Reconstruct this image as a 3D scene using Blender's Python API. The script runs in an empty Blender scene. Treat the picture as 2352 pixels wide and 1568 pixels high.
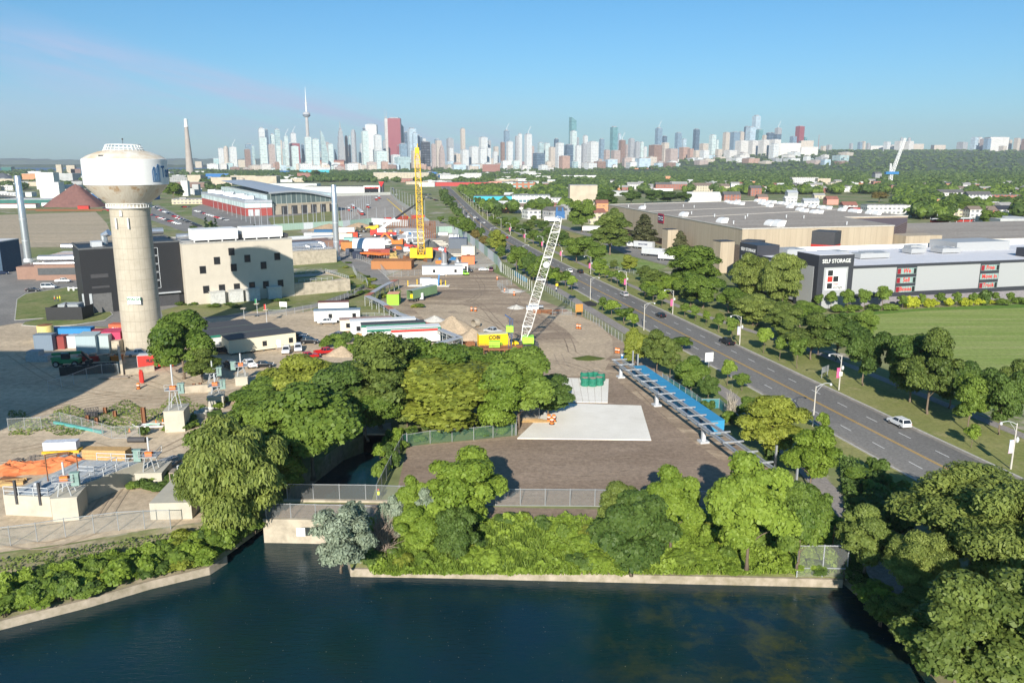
import bpy, bmesh, math, random
import numpy as np
from mathutils import Vector, Matrix
random.seed(7);rng=np.random.default_rng(7)
sc=bpy.context.scene;COL=sc.collection
# ---------------- camera, sky, sun, exposure ----------------
F=1829.0;PITCH=math.atan(413/F);CH=47.0
cd=bpy.data.cameras.new('camera');cam=bpy.data.objects.new('camera',cd);COL.objects.link(cam)
cd.sensor_width=36;cd.lens=F/2352*36;cd.clip_start=1;cd.clip_end=90000
cam.location=(0,0,CH);cam.rotation_euler=(math.pi/2-PITCH,0,0);sc.camera=cam
SUN_EL=math.radians(24);HEAD=math.radians(7)
sd=bpy.data.lights.new('sun','SUN');so=bpy.data.objects.new('sun',sd);COL.objects.link(so)
sd.energy=4.8;sd.angle=math.radians(0.5);sd.color=(1,0.93,0.82)
ldir=Vector((math.sin(HEAD)*math.cos(SUN_EL),math.cos(HEAD)*math.cos(SUN_EL),-math.sin(SUN_EL)))
so.rotation_euler=ldir.to_track_quat('-Z','Y').to_euler()
sc.view_settings.view_transform='Standard';sc.view_settings.look='None';sc.view_settings.exposure=0.7;sc.view_settings.gamma=1
world=bpy.data.worlds.new('World');sc.world=world;world.use_nodes=True
wt=world.node_tree;wt.nodes.clear()
def wn(t,**k):
 n=wt.nodes.new(t)
 for a,b in k.items(): setattr(n,a,b)
 return n
sky=wn('ShaderNodeTexSky',sky_type='NISHITA');sky.sun_disc=False;sky.sun_elevation=SUN_EL
sky.sun_rotation=math.pi+HEAD;sky.altitude=0;sky.air_density=1.0;sky.dust_density=0.35;sky.ozone_density=2.2
bg=wn('ShaderNodeBackground');bg.inputs[1].default_value=0.105
out=wn('ShaderNodeOutputWorld')
tc=wn('ShaderNodeTexCoord');sx=wn('ShaderNodeSeparateXYZ')
wt.links.new(tc.outputs['Generated'],sx.inputs[0])
def wm(op,a,b=None,c=None,clamp=False):
 n=wn('ShaderNodeMath',operation=op);n.use_clamp=clamp
 for i,v in enumerate((a,b,c)):
  if v is None: continue
  if hasattr(v,'is_output'): wt.links.new(v,n.inputs[i])
  else: n.inputs[i].default_value=v
 return n.outputs[0]
X,Y,Z=sx.outputs
az=wm('ARCTAN2',X,Y)              # 0 = straight ahead, negative = left
el=wm('ARCTAN2',Z,wm('SQRT',wm('ADD',wm('MULTIPLY',X,X),wm('MULTIPLY',Y,Y))))
cv=wn('ShaderNodeCombineXYZ');wt.links.new(wm('ADD',wm('MULTIPLY',az,3.2),wm('MULTIPLY',el,4)),cv.inputs[0]);wt.links.new(wm('MULTIPLY',wm('ADD',el,wm('MULTIPLY',az,0.22)),24),cv.inputs[1])
nz=wn('ShaderNodeTexNoise');nz.inputs['Scale'].default_value=1.6;nz.inputs['Detail'].default_value=8;nz.inputs['Roughness'].default_value=0.62
wt.links.new(cv.outputs[0],nz.inputs['Vector'])
top=wm('SUBTRACT',wm('MULTIPLY',az,-0.205),-0.048)    # upper rim elevation
d=wm('SUBTRACT',top,el)
m1=wm('MULTIPLY',d,26,clamp=True);m2=wm('SUBTRACT',1.0,wm('MULTIPLY',wm('SUBTRACT',d,0.03),8,clamp=True));
m3=wm('SUBTRACT',1.0,wm('MULTIPLY',wm('ADD',az,-0.02),4.0,clamp=True))
m4=wm('MULTIPLY',wm('ADD',az,0.66),6.0,clamp=True)
nn=wm('MULTIPLY',wm('SUBTRACT',nz.outputs[0],0.36),3.2,clamp=True)
mask=wm('MULTIPLY',wm('MULTIPLY',wm('MULTIPLY',m1,m2),wm('MULTIPLY',m3,m4)),nn)
mask=wm('MULTIPLY',mask,1.0)
lowb=wm('MULTIPLY',wm('MULTIPLY',wm('SUBTRACT',1.0,wm('MULTIPLY',wm('ABSOLUTE',wm('SUBTRACT',el,0.055)),22,clamp=True)),wm('SUBTRACT',0.9,wm('MULTIPLY',wm('ADD',az,0.5),1.1,clamp=True))),wm('MULTIPLY',nz.outputs[0],0.6),clamp=True)
mask=wm('MAXIMUM',mask,lowb)
mx=wn('ShaderNodeMix',data_type='RGBA');
tn=wn('ShaderNodeMix',data_type='RGBA');wt.links.new(wm('MULTIPLY',wm('ABSOLUTE',el),3.2,clamp=True),tn.inputs[0]);tn.inputs[6].default_value=(0.34,0.55,0.73,1);tn.inputs[7].default_value=(0.19,0.54,0.71,1)
ml=wn('ShaderNodeMix',data_type='RGBA',blend_type='MULTIPLY');ml.inputs[0].default_value=1;wt.links.new(sky.outputs[0],ml.inputs[6]);wt.links.new(tn.outputs[2],ml.inputs[7])
wt.links.new(mask,mx.inputs[0]);wt.links.new(ml.outputs[2],mx.inputs[6]);mx.inputs[7].default_value=(3.2,3.55,5.1,1)
wt.links.new(mx.outputs[2],bg.inputs[0]);wt.links.new(bg.outputs[0],out.inputs[0])
# ---------------- surveying helpers: photo position of a thing's foot -> place on the ground ----------------
CROP={'a':(400,0),'b':(1000,0),'c':(1600,0),'d':(2000,0)}
ZM={'e0':(1250,850),'f0':(1650,850),'h0':(750,600),'i0':(0,600),'j0':(2900,850)}
def K(s,x,y):
 if s=='D': return (x,y)
 if s in ZM: X0,Y0=ZM[s];return ((X0+x/4.704)/1.7007,(Y0+y/4.704)/1.7007)
 return (((int(s[1])-1)*1000+x/2.351)/1.7007,(CROP[s[0]][0]+y/2.351)/1.7007)
CP,SP=math.cos(PITCH),math.sin(PITCH)
def G(u,v,z=0.0):
 x=(u-1176)/F;y=(784-v)/F;dy=CP+y*SP;dz=-SP+y*CP
 t=(z-CH)/dz;return (x*t,dy*t,z)
def g(s,x,y,z=0.0): return G(*K(s,x,y),z)
def PX(p):
 Zc=p[2]-CH;dz=p[1]*CP-Zc*SP;up=p[1]*SP+Zc*CP
 return (1176+F*p[0]/dz,784-F*up/dz)
def HT(p,v2):
 lo,hi=-5,min(900,CH+p[1]*CP/SP*0.9)
 for _ in range(50):
  m=(lo+hi)/2
  if PX((p[0],p[1],m))[1]>v2: lo=m
  else: hi=m
 return lo
def ppm(p): return F/(p[1]*CP-(p[2]-CH)*SP)
# ---------------- materials ----------------
MC={}
class NT:
 def __init__(s,name):
  s.m=bpy.data.materials.new(name);s.m.use_nodes=True;s.t=s.m.node_tree;s.b=s.t.nodes['Principled BSDF'];s.o=s.t.nodes['Material Output']
 def n(s,t,**k):
  n=s.t.nodes.new(t)
  for a,b in k.items(): setattr(n,a,b)
  return n
 def l(s,a,b): s.t.links.new(a,b)
 def m_(s,op,a,b=None,clamp=False):
  n=s.n('ShaderNodeMath',operation=op);n.use_clamp=clamp
  for i,v in enumerate((a,b)):
   if v is None: continue
   if hasattr(v,'is_output'): s.l(v,n.inputs[i])
   else: n.inputs[i].default_value=v
  return n.outputs[0]
 def mix(s,f,a,b):
  n=s.n('ShaderNodeMix',data_type='RGBA')
  for i,v in ((0,f),(6,a),(7,b)):
   if hasattr(v,'is_output'): s.l(v,n.inputs[i])
   elif i==0: n.inputs[0].default_value=v
   else: n.inputs[i].default_value=(*v[:3],1)
  return n.outputs[2]
 def noise(s,vec,scale,detail=4,rough=0.6):
  n=s.n('ShaderNodeTexNoise');n.inputs['Scale'].default_value=scale;n.inputs['Detail'].default_value=detail;n.inputs['Roughness'].default_value=rough
  s.l(vec,n.inputs['Vector']);return n.outputs[0]
 def setc(s,c):
  if hasattr(c,'is_output'): s.l(c,s.b.inputs['Base Color'])
  else: s.b.inputs['Base Color'].default_value=(*c[:3],1)
 def ramp(s,x,lo,hi): return s.m_('MULTIPLY',s.m_('SUBTRACT',x,lo),1/(hi-lo),clamp=True)
def mat(name,col,rough=0.75,var=0.18,scale=1.5,metal=0.0,col2=None,bump=0.0,spec=0.4):
 if name in MC: return MC[name]
 k=NT(name);tc=k.n('ShaderNodeTexCoord').outputs['Object']
 f=k.noise(tc,scale,5,0.65)
 c2=col2 or tuple(max(0,c*(1-2.2*var)) for c in col)
 fac=k.ramp(f,0.35,0.68) if col2 else k.ramp(f,0.42,0.85)
 k.setc(k.mix(fac,col,c2));k.b.inputs['Roughness'].default_value=rough;k.b.inputs['Metallic'].default_value=metal
 k.b.inputs['Specular IOR Level'].default_value=spec
 if bump:
  b=k.n('ShaderNodeBump');b.inputs['Strength'].default_value=bump;k.l(k.noise(tc,scale*6,4),b.inputs['Height']);k.l(b.outputs[0],k.b.inputs['Normal'])
 MC[name]=k.m;return k.m
def gmat(name,c1,c2,c3=None,scale=0.05,stretch=(1,1),rot=0,fine=0.6,rough=0.92,t=(0.4,0.6),t3=(0.55,0.7)):
 """ground: two broad tones, a third in patches, fine speckle"""
 if name in MC: return MC[name]
 k=NT(name);tc=k.n('ShaderNodeTexCoord').outputs['Object']
 mp=k.n('ShaderNodeMapping');mp.inputs['Scale'].default_value=(stretch[0],stretch[1],1);mp.inputs['Rotation'].default_value=(0,0,rot);k.l(tc,mp.inputs[0])
 v=mp.outputs[0]
 c=k.mix(k.ramp(k.noise(v,scale,8,0.68),*t),c1,c2)
 if c3: c=k.mix(k.ramp(k.noise(v,scale*2.7,7,0.7),*t3),c,c3)
 sp=k.noise(tc,fine,3,0.8)
 dk=k.n('ShaderNodeMix',data_type='RGBA',blend_type='MULTIPLY');dk.inputs[0].default_value=1;k.l(c,dk.inputs[6])
 k.l(k.mix(k.ramp(sp,0.3,0.7),(0.72,0.72,0.72),(1.2,1.2,1.2)),dk.inputs[7])
 k.setc(dk.outputs[2]);k.b.inputs['Roughness'].default_value=rough;k.b.inputs['Specular IOR Level'].default_value=0.2
 MC[name]=k.m;return k.m
def facade(name,wall,glass,dx=3.0,dz=3.3,fx=0.6,fz=0.55,lit=0.3,rough=0.25,band=False,wall2=None,z0=0.0):
 """wall with a regular grid of windows, laid out in the building's own frame"""
 if name in MC: return MC[name]
 k=NT(name);t=k.n('ShaderNodeTexCoord');s=k.n('ShaderNodeSeparateXYZ');k.l(t.outputs['Object'],s.inputs[0])
 q=k.n('ShaderNodeSeparateXYZ');k.l(t.outputs['Normal'],q.inputs[0])
 ax=k.m_('ABSOLUTE',q.outputs[0]);ay=k.m_('ABSOLUTE',q.outputs[1]);azz=k.m_('ABSOLUTE',q.outputs[2])
 u=k.m_('ADD',k.m_('MULTIPLY',s.outputs[0],k.m_('GREATER_THAN',ay,0.5)),k.m_('MULTIPLY',s.outputs[1],k.m_('LESS_THAN',ay,0.5)))
 u=k.m_('DIVIDE',k.m_('ADD',u,1000*dx),dx);w=k.m_('DIVIDE',k.m_('ADD',s.outputs[2],1000*dz-z0),dz)
 a=k.m_('LESS_THAN',k.m_('FRACT',u),fx);b=k.m_('LESS_THAN',k.m_('ABSOLUTE',k.m_('SUBTRACT',k.m_('FRACT',w),0.5)),fz/2)
 m=b if band else k.m_('MULTIPLY',a,b)
 m=k.m_('MULTIPLY',m,k.m_('LESS_THAN',azz,0.5))
 cb=k.n('ShaderNodeCombineXYZ');k.l(k.m_('FLOOR',u),cb.inputs[0]);k.l(k.m_('FLOOR',w),cb.inputs[1])
 wn_=k.n('ShaderNodeTexWhiteNoise');k.l(cb.outputs[0],wn_.inputs[0])
 gl=k.mix(k.m_('MULTIPLY',wn_.outputs[0],lit*2),glass,tuple(min(1,c*1.8+0.12) for c in glass))
 big=k.noise(t.outputs['Object'],0.03,3)
 wl=k.mix(k.ramp(big,0.35,0.65),wall,wall2 or tuple(c*0.86 for c in wall))
 k.setc(k.mix(m,wl,gl));k.l(k.m_('SUBTRACT',0.8,k.m_('MULTIPLY',m,0.8-rough)),k.b.inputs['Roughness'])
 MC[name]=k.m;return k.m
def leafmat(name,a,b,trans=0.3):
 if name in MC: return MC[name]
 k=NT(name);at=k.n('ShaderNodeAttribute',attribute_name='tint');oi=k.n('ShaderNodeObjectInfo')
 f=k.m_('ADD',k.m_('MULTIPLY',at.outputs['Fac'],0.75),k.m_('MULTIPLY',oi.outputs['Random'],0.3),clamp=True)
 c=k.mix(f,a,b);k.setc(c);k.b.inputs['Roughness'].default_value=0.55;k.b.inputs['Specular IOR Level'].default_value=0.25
 tr=k.n('ShaderNodeBsdfTranslucent');k.l(k.mix(0.5,c,tuple(x*1.6 for x in b)),tr.inputs[0])
 ms=k.n('ShaderNodeMixShader');ms.inputs[0].default_value=trans;k.l(k.b.outputs[0],ms.inputs[1]);k.l(tr.outputs[0],ms.inputs[2]);k.l(ms.outputs[0],k.o.inputs[0])
 MC[name]=k.m;return k.m
# ---------------- mesh builder ----------------
class MB:
 def __init__(s): s.v=[];s.f=[];s.mi=[];s.cur=0
 def add(s,vs,fs):
  o=len(s.v);s.v+= [tuple(p) for p in vs];s.f+=[tuple(i+o for i in f) for f in fs];s.mi+=[s.cur]*len(fs);return s
 def box(s,x0,y0,z0,x1,y1,z1):
  return s.add([(x0,y0,z0),(x1,y0,z0),(x1,y1,z0),(x0,y1,z0),(x0,y0,z1),(x1,y0,z1),(x1,y1,z1),(x0,y1,z1)],
          [(0,3,2,1),(4,5,6,7),(0,1,5,4),(1,2,6,5),(2,3,7,6),(3,0,4,7)])
 def frust(s,b,t,z0,z1):  # two rectangles (x0,y0,x1,y1)
  return s.add([(b[0],b[1],z0),(b[2],b[1],z0),(b[2],b[3],z0),(b[0],b[3],z0),(t[0],t[1],z1),(t[2],t[1],z1),(t[2],t[3],z1),(t[0],t[3],z1)],
          [(0,3,2,1),(4,5,6,7),(0,1,5,4),(1,2,6,5),(2,3,7,6),(3,0,4,7)])
 def prism(s,poly,z0,z1):
  n=len(poly);
  if sum(poly[i][0]*poly[(i+1)%n][1]-poly[(i+1)%n][0]*poly[i][1] for i in range(n))<0: poly=poly[::-1]
  return s.add([(p[0],p[1],z0) for p in poly]+[(p[0],p[1],z1) for p in poly],[tuple(range(n))[::-1],tuple(range(n,2*n))]+[(i,(i+1)%n,n+(i+1)%n,n+i) for i in range(n)])
 def xprof(s,prof,y0,y1):  # side profile (x,z) extruded along y
  n=len(prof)
  return s.add([(p[0],y0,p[1]) for p in prof]+[(p[0],y1,p[1]) for p in prof],[tuple(range(n)),tuple(range(n,2*n))[::-1]]+[((i+1)%n,i,n+i,n+(i+1)%n) for i in range(n)])
 def tube(s,pts,rs,n=8,cap=True):
  pts=[Vector(p) for p in pts];
  if not hasattr(rs,'__len__'): rs=[rs]*len(pts)
  vs=[];fs=[]
  for i,p in enumerate(pts):
   d=(pts[min(i+1,len(pts)-1)]-pts[max(i-1,0)]).normalized()
   a=d.orthogonal().normalized() if abs(d.z)>0.99 else Vector((0,0,1)).cross(d).normalized()
   b=d.cross(a)
   for k in range(n):
    t=2*math.pi*k/n;vs.append(p+(a*math.cos(t)+b*math.sin(t))*rs[i])
  for i in range(len(pts)-1):
   for k in range(n): fs.append((i*n+k,i*n+(k+1)%n,(i+1)*n+(k+1)%n,(i+1)*n+k))
  if cap: fs.append(tuple(range(n))[::-1]);fs.append(tuple(range((len(pts)-1)*n,len(pts)*n)))
  return s.add(vs,fs)
 def bar(s,p,q,w,h=None):
  p=Vector(p);q=Vector(q);h=h or w;d=(q-p).normalized()
  a=Vector((1,0,0)) if abs(d.z)>0.99 else Vector((0,0,1)).cross(d).normalized()
  b=d.cross(a);vs=[]
  for o in (p,q):
   for sx_,sz_ in ((-1,-1),(1,-1),(1,1),(-1,1)): vs.append(o+a*(w/2*sx_)+b*(h/2*sz_))
  return s.add(vs,[(3,2,1,0),(4,5,6,7),(0,1,5,4),(1,2,6,5),(2,3,7,6),(3,0,4,7)])
 def lathe(s,prof,n=24,c=(0,0)):
  vs=[];fs=[]
  for r,z in prof:
   for k in range(n):
    t=2*math.pi*k/n;vs.append((c[0]+r*math.cos(t),c[1]+r*math.sin(t),z))
  for i in range(len(prof)-1):
   for k in range(n): fs.append((i*n+k,i*n+(k+1)%n,(i+1)*n+(k+1)%n,(i+1)*n+k))
  fs.append(tuple(range(n))[::-1]);fs.append(tuple(range((len(prof)-1)*n,len(prof)*n)))
  return s.add(vs,fs)
 def quad(s,a,b,c,d): return s.add([a,b,c,d],[(0,1,2,3)])
 def ball(s,c,r,n=8,sq=1):
  return s.lathe([(r*math.sin(math.pi*i/n)+1e-4,c[2]-r*sq*math.cos(math.pi*i/n)) for i in range(n+1)],n+4,(c[0],c[1]))
 def mesh(s,name,mats,smooth=False):
  me=bpy.data.meshes.new(name);me.from_pydata(s.v,[],s.f)
  for m in (mats if isinstance(mats,(list,tuple)) else [mats]): me.materials.append(m)
  if any(s.mi): me.polygons.foreach_set('material_index',s.mi)
  if smooth: me.polygons.foreach_set('use_smooth',[True]*len(me.polygons))
  me.update();return me
 def build(s,name,mats,parent=None,smooth=False,loc=None,rz=0.0,bevel=0):
  me=s.mesh(name,mats,smooth)
  if smooth:
   try: me.set_sharp_from_angle(angle=0.7)
   except Exception: pass
  o=bpy.data.objects.new(name,me);COL.objects.link(o);o.parent=parent
  if loc: o.location=loc
  o.rotation_euler[2]=rz
  if bevel:
   b=o.modifiers.new('bevel','BEVEL');b.width=bevel;b.segments=2;b.limit_method='ANGLE'
  return o
def tag(o,label=None,cat=None,group=None,kind=None):
 if label: o['label']=label
 if cat: o['category']=cat
 if group: o['group']=group
 if kind: o['kind']=kind
 return o
def thing(name,label,cat,loc=(0,0,0),rz=0.0,group=None):
 o=bpy.data.objects.new(name,None);COL.objects.link(o);o.location=loc;o.rotation_euler=(0,0,rz);o.empty_display_size=0.5
 return tag(o,label,cat,group)
def dup(root,loc,rz,label,group=None,scale=None,swap=None):
 r=root.copy();COL.objects.link(r);r.location=loc;r.rotation_euler=(0,0,rz)
 if label: r['label']=label
 if group: r['group']=group
 if scale: r.scale=scale
 for ch in list(root.children):
  c=ch.copy();COL.objects.link(c);c.parent=r
  if swap and ch.name.split('.')[0] in swap:
   c.material_slots[0].link='OBJECT';c.material_slots[0].material=swap[ch.name.split('.')[0]]
  for gch in ch.children:
   d=gch.copy();COL.objects.link(d);d.parent=c
 return r
def struct(o,label=None): o['kind']='structure';return o
LAY=[0]
def sheet(name,pts,m,z,label=None):
 """flat ground patch from outline points (world xy)"""
 s=MB();LAY[0]+=1
 pts=[(p[0],p[1],z) for p in pts];n=len(pts)
 if sum(pts[i][0]*pts[(i+1)%n][1]-pts[(i+1)%n][0]*pts[i][1] for i in range(n))<0: pts=pts[::-1]
 from mathutils.geometry import tessellate_polygon
 tri=tessellate_polygon([[Vector(p) for p in pts]])
 s.add(pts,[t if (pts[t[1]][0]-pts[t[0]][0])*(pts[t[2]][1]-pts[t[0]][1])-(pts[t[2]][0]-pts[t[0]][0])*(pts[t[1]][1]-pts[t[0]][1])>0 else t[::-1] for t in tri])
 return struct(s.build(name,m))
def gp(s,*xy): return [g(s,x,y) for x,y in xy]
def GP(*l): return [g(*a) for a in l]
FONT=None
def text_mesh(txt,size,ext=0.02,bold=0.0,align='CENTER'):
 c=bpy.data.curves.new('lettering','FONT');c.body=txt;c.size=size;c.extrude=ext;c.offset=bold;c.align_x=align;c.align_y='CENTER';c.resolution_u=2
 o=bpy.data.objects.new('lettering',c);COL.objects.link(o)
 dg=bpy.context.evaluated_depsgraph_get();me=bpy.data.meshes.new_from_object(o.evaluated_get(dg));bpy.data.objects.remove(o);bpy.data.curves.remove(c)
 return me
def lettering(txt,size,m,parent,loc,rot=(math.pi/2,0,0),ext=0.03,bold=0.0,name='lettering',sx_=1.0,align='CENTER'):
 me=text_mesh(txt,size,ext,bold,align);me.materials.clear();me.materials.append(m)
 o=bpy.data.objects.new(name,me);COL.objects.link(o);o.parent=parent;o.location=loc;o.rotation_euler=rot;o.scale=(sx_,1,1);return o
# ---------------- ground, water, roads ----------------
WZ=-3.2
M_grassbase=gmat('far_ground',(0.15,0.20,0.06),(0.25,0.24,0.12),(0.38,0.34,0.27),scale=0.012,fine=0.15,t3=(0.56,0.62))
M_dirt=gmat('pale_dirt',(0.60,0.485,0.345),(0.47,0.375,0.265),(0.33,0.28,0.17),scale=0.035,fine=0.7,t3=(0.60,0.74),stretch=(0.6,1.5))
M_brown=gmat('brown_gravel',(0.25,0.185,0.135),(0.31,0.235,0.175),(0.38,0.29,0.22),scale=0.05,stretch=(0.6,1.6),rot=0.1,fine=1.2,t3=(0.55,0.75))
M_brown2=gmat('rutted_gravel',(0.24,0.18,0.13),(0.36,0.275,0.195),(0.56,0.44,0.31),scale=0.028,stretch=(0.5,2.4),rot=-0.25,fine=1.0,t=(0.38,0.56),t3=(0.5,0.66))
M_sand=gmat('trodden_sand',(0.52,0.41,0.285),(0.42,0.33,0.235),(0.30,0.235,0.175),scale=0.045,fine=1.0,t3=(0.58,0.7))
M_site=gmat('site_gravel',(0.43,0.39,0.33),(0.33,0.29,0.235),(0.24,0.2,0.16),scale=0.03,fine=0.8,t3=(0.55,0.7))
M_asph=gmat('asphalt',(0.165,0.157,0.146),(0.215,0.203,0.188),None,scale=0.03,stretch=(1,0.12),rot=-0.2014,fine=2.0,rough=0.85)
M_asph2=gmat('worn_asphalt',(0.27,0.255,0.235),(0.21,0.2,0.187),(0.33,0.30,0.26),scale=0.04,fine=1.5,rough=0.9)
M_path=gmat('path_asphalt',(0.32,0.29,0.265),(0.27,0.245,0.23),None,scale=0.08,fine=2)
M_grass=gmat('grass',(0.19,0.215,0.06),(0.27,0.265,0.10),(0.37,0.32,0.16),scale=0.06,fine=1.4,t3=(0.55,0.75))
M_field=gmat('mown_field',(0.21,0.285,0.06),(0.28,0.33,0.10),(0.36,0.35,0.15),scale=0.022,stretch=(0.5,7),rot=-0.07,fine=1.0,t3=(0.5,0.7))
M_conc=gmat('concrete_slab',(0.86,0.82,0.74),(0.74,0.70,0.62),(0.60,0.55,0.46),scale=0.05,fine=9,t3=(0.58,0.85))
M_yard=gmat('tram_yard',(0.40,0.36,0.315),(0.34,0.305,0.265),(0.28,0.25,0.215),scale=0.02,stretch=(3,0.3),rot=-0.2,fine=0.5)
M_flat=gmat('settling_lot',(0.50,0.40,0.28),(0.40,0.33,0.235),(0.19,0.21,0.09),scale=0.02,stretch=(0.25,4),fine=0.4,t3=(0.56,0.66))
M_bank=gmat('bank_soil',(0.2,0.2,0.09),(0.32,0.27,0.19),(0.12,0.16,0.05),scale=0.12,fine=1.0)
M_weed=gmat('weedy_ground',(0.17,0.20,0.06),(0.26,0.25,0.11),(0.30,0.26,0.17),scale=0.09,fine=1.5)
M_bed=gmat('channel_bed',(0.05,0.05,0.03),(0.07,0.06,0.04),None)
M_qc=mat('quay_concrete',(0.40,0.34,0.27),col2=(0.22,0.19,0.13),scale=0.7)
M_cw=mat('stained_concrete',(0.46,0.40,0.31),var=0.28,scale=0.5)
k=NT('water');tcw=k.n('ShaderNodeTexCoord').outputs['Object']
f1=k.ramp(k.noise(tcw,0.035,6,0.7),0.42,0.62)
sx_=k.n('ShaderNodeSeparateXYZ');k.l(tcw,sx_.inputs[0])
algae=k.m_('MULTIPLY',k.ramp(sx_.outputs[0],2,26),k.ramp(k.noise(tcw,0.22,10,0.72),0.46,0.66),clamp=True)
cw=k.mix(f1,(0.004,0.023,0.035),(0.005,0.028,0.027));cw=k.mix(k.m_('MULTIPLY',algae,0.85),cw,(0.06,0.065,0.016));cw=k.mix(k.m_('MULTIPLY',k.m_('GREATER_THAN',k.noise(tcw,3.5,2,0.5),0.752),0.6),cw,(0.3,0.28,0.2))
k.setc(cw);k.b.inputs['Roughness'].default_value=0.06;k.b.inputs['IOR'].default_value=1.33;k.b.inputs['Specular IOR Level'].default_value=0.5
mpw=k.n('ShaderNodeMapping');mpw.inputs['Scale'].default_value=(0.7,2.6,1);mpw.inputs['Rotation'].default_value=(0,0,0.12);k.l(tcw,mpw.inputs[0])
bw=k.n('ShaderNodeBump');bw.inputs['Strength'].default_value=0.2;bw.inputs['Distance'].default_value=0.25;k.l(k.noise(mpw.outputs[0],1.1,6,0.6),bw.inputs['Height']);k.l(bw.outputs[0],k.b.inputs['Normal'])
M_water=k.m
k=NT('lake');k.setc((0.02,0.09,0.20));k.b.inputs['Roughness'].default_value=0.55;k.b.inputs['Specular IOR Level'].default_value=0.3;M_lake=k.m
def land():
 from mathutils.geometry import tessellate_polygon
 P=lambda u,v:G(u,v,0)
 out_=[(-6500,-300,0),(-300,-300,0),(-300,40,0)]+[P(*q) for q in ((-700,1330),(0,1272),(160,1250),(300,1225),(430,1205),(520,1200),(613,1192),(783,1196),(1000,1197),(1240,1197),(1800,1200),(1935,1215),(1985,1260),(2080,1345),(2200,1440),(2420,1600))]
 out_+=[(75,30,0),(120,-300,0),(9500,-300,0),(9500,12500,0),(-2600,12500,0),(-2150,6200,0),(-1830,4600,0),(-1900,4250,0),(-6500,4250,0)]
 hole=[P(*K('c2',*q)) for q in ((270,845),(1060,850),(1130,600),(1200,330),(1250,232),(985,232),(800,300),(500,520),(320,700))]
 loops=[[Vector(p) for p in out_],[Vector(p) for p in hole[::-1]]]
 tri=tessellate_polygon(loops);vs=out_+hole[::-1]
 m=MB();fs=[]
 for t in tri:
  a,b,c=[vs[i] for i in t]
  fs.append(t if (b[0]-a[0])*(c[1]-a[1])-(c[0]-a[0])*(b[1]-a[1])>0 else t[::-1])
 m.add(vs,fs);struct(m.build('ground',M_grassbase))
 return out_,hole
LAND,HOLE=land()
w=MB();w.quad((-300,-200,WZ),(300,-200,WZ),(300,170,WZ),(-300,170,WZ));struct(w.build('water',M_water))
w=MB();w.quad((-9500,3900,-4),(-1000,3900,-4),(-1000,12500,-4),(-9500,12500,-4));struct(w.build('lake',M_lake))
w=MB();w.quad((-300,-200,-6),(300,-200,-6),(300,170,-6),(-300,170,-6));struct(w.build('channel_bed',M_bed))
def strip(name,top,bot,zb,m):
 s=MB();n=len(top)
 s.add([(p[0],p[1],0) for p in top]+[(p[0],p[1],zb) for p in bot],[(n+i,n+i+1,i+1,i) for i in range(n-1)])
 return struct(s.build(name,m))
QZ=-2.2
Lt=[G(*q) for q in ((-700,1330),(0,1272),(160,1250),(300,1225),(430,1205),(520,1200),(613,1192))]
Lb=[G(*q,QZ) for q in ((-600,1585),(0,1426),(200,1376),(345,1334),(480,1302),(520,1276),(612,1208))]
strip('left_bank',Lt,Lb,QZ,M_bank)
Rt=[G(*q) for q in ((783,1196),(1000,1197),(1240,1197),(1800,1200),(1935,1215))]
Rb=[G(*q,QZ) for q in ((806,1306),(1000,1309),(1240,1315),(1820,1328),(1936,1331))]
strip('right_bank',Rt,Rb,QZ,M_weed)
Et=[G(*q) for q in ((1935,1215),(1985,1260),(2080,1345),(2200,1440),(2420,1600))]+[(75,30,0),(120,-200,0)]
Eb=[G(*q,-3.0) for q in ((1936,1340),(1975,1375),(2040,1440),(2110,1520),(2200,1640))]+[(48,30,-3),(70,-200,-3)]
strip('east_bank',Et,[(p[0],p[1],-3.4) for p in Eb],-3.4,M_bank)
def quay(pts,name,label):
 m=MB()
 for i in range(len(pts)-1):
  a=Vector(pts[i]);b=Vector(pts[i+1]);d=(b-a).normalized();nrm=Vector((-d.y,d.x,0))*1.0
  o=[a-nrm*0.1,b-nrm*0.1,b+nrm,a+nrm]
  m.add([(p.x,p.y,-5) for p in o]+[(p.x,p.y,QZ+0.06) for p in o],[(0,3,2,1),(4,5,6,7),(0,1,5,4),(1,2,6,5),(2,3,7,6),(3,0,4,7)])
 return tag(m.build(name,M_qc),label,'quay wall')
quay(Lb[0:6],'quay_wall','tan concrete quay wall along the weedy left bank, cornering under the willow')
quay([G(*q,QZ) for q in ((788,1236),(806,1306))]+[Rb[0]]+Rb[1:],'quay_wall','long straight concrete quay wall below the overgrown bank right of the bridge')
bt=thing('channel_bridge','low concrete bridge over the channel mouth with stained parapet wall','bridge',(0,0,0))
def wallpts(m,pts,z0,z1,th):
 for i in range(len(pts)-1):
  a=Vector((*pts[i][:2],0));b=Vector((*pts[i+1][:2],0));d=(b-a).normalized();n=Vector((-d.y,d.x,0))*th
  o=[a,b,b+n,a+n];m.add([(p.x,p.y,z0) for p in o]+[(p.x,p.y,z1) for p in o],[(0,3,2,1),(4,5,6,7),(0,1,5,4),(1,2,6,5),(2,3,7,6),(3,0,4,7)])
m=MB();wallpts(m,[G(606,1192),G(700,1193.5),G(786,1196)],-5.5,0.25,-0.45);m.build('front_wall',M_cw,bt)
m=MB();wallpts(m,[g('c2',250,845),g('c2',700,850),g('c2',1300,858)],-5.5,0.30,0.5);m.build('rear_kerb',M_cw,bt)
m=MB();a=g('c2',425,1045);m.box(a[0]-0.55,a[1]-1.05,-1.3,a[0]+0.6,a[1]-0.97,-0.1);m.build('sign_board',mat('sign_white',(0.75,0.75,0.72),var=0.03),bt)
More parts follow.
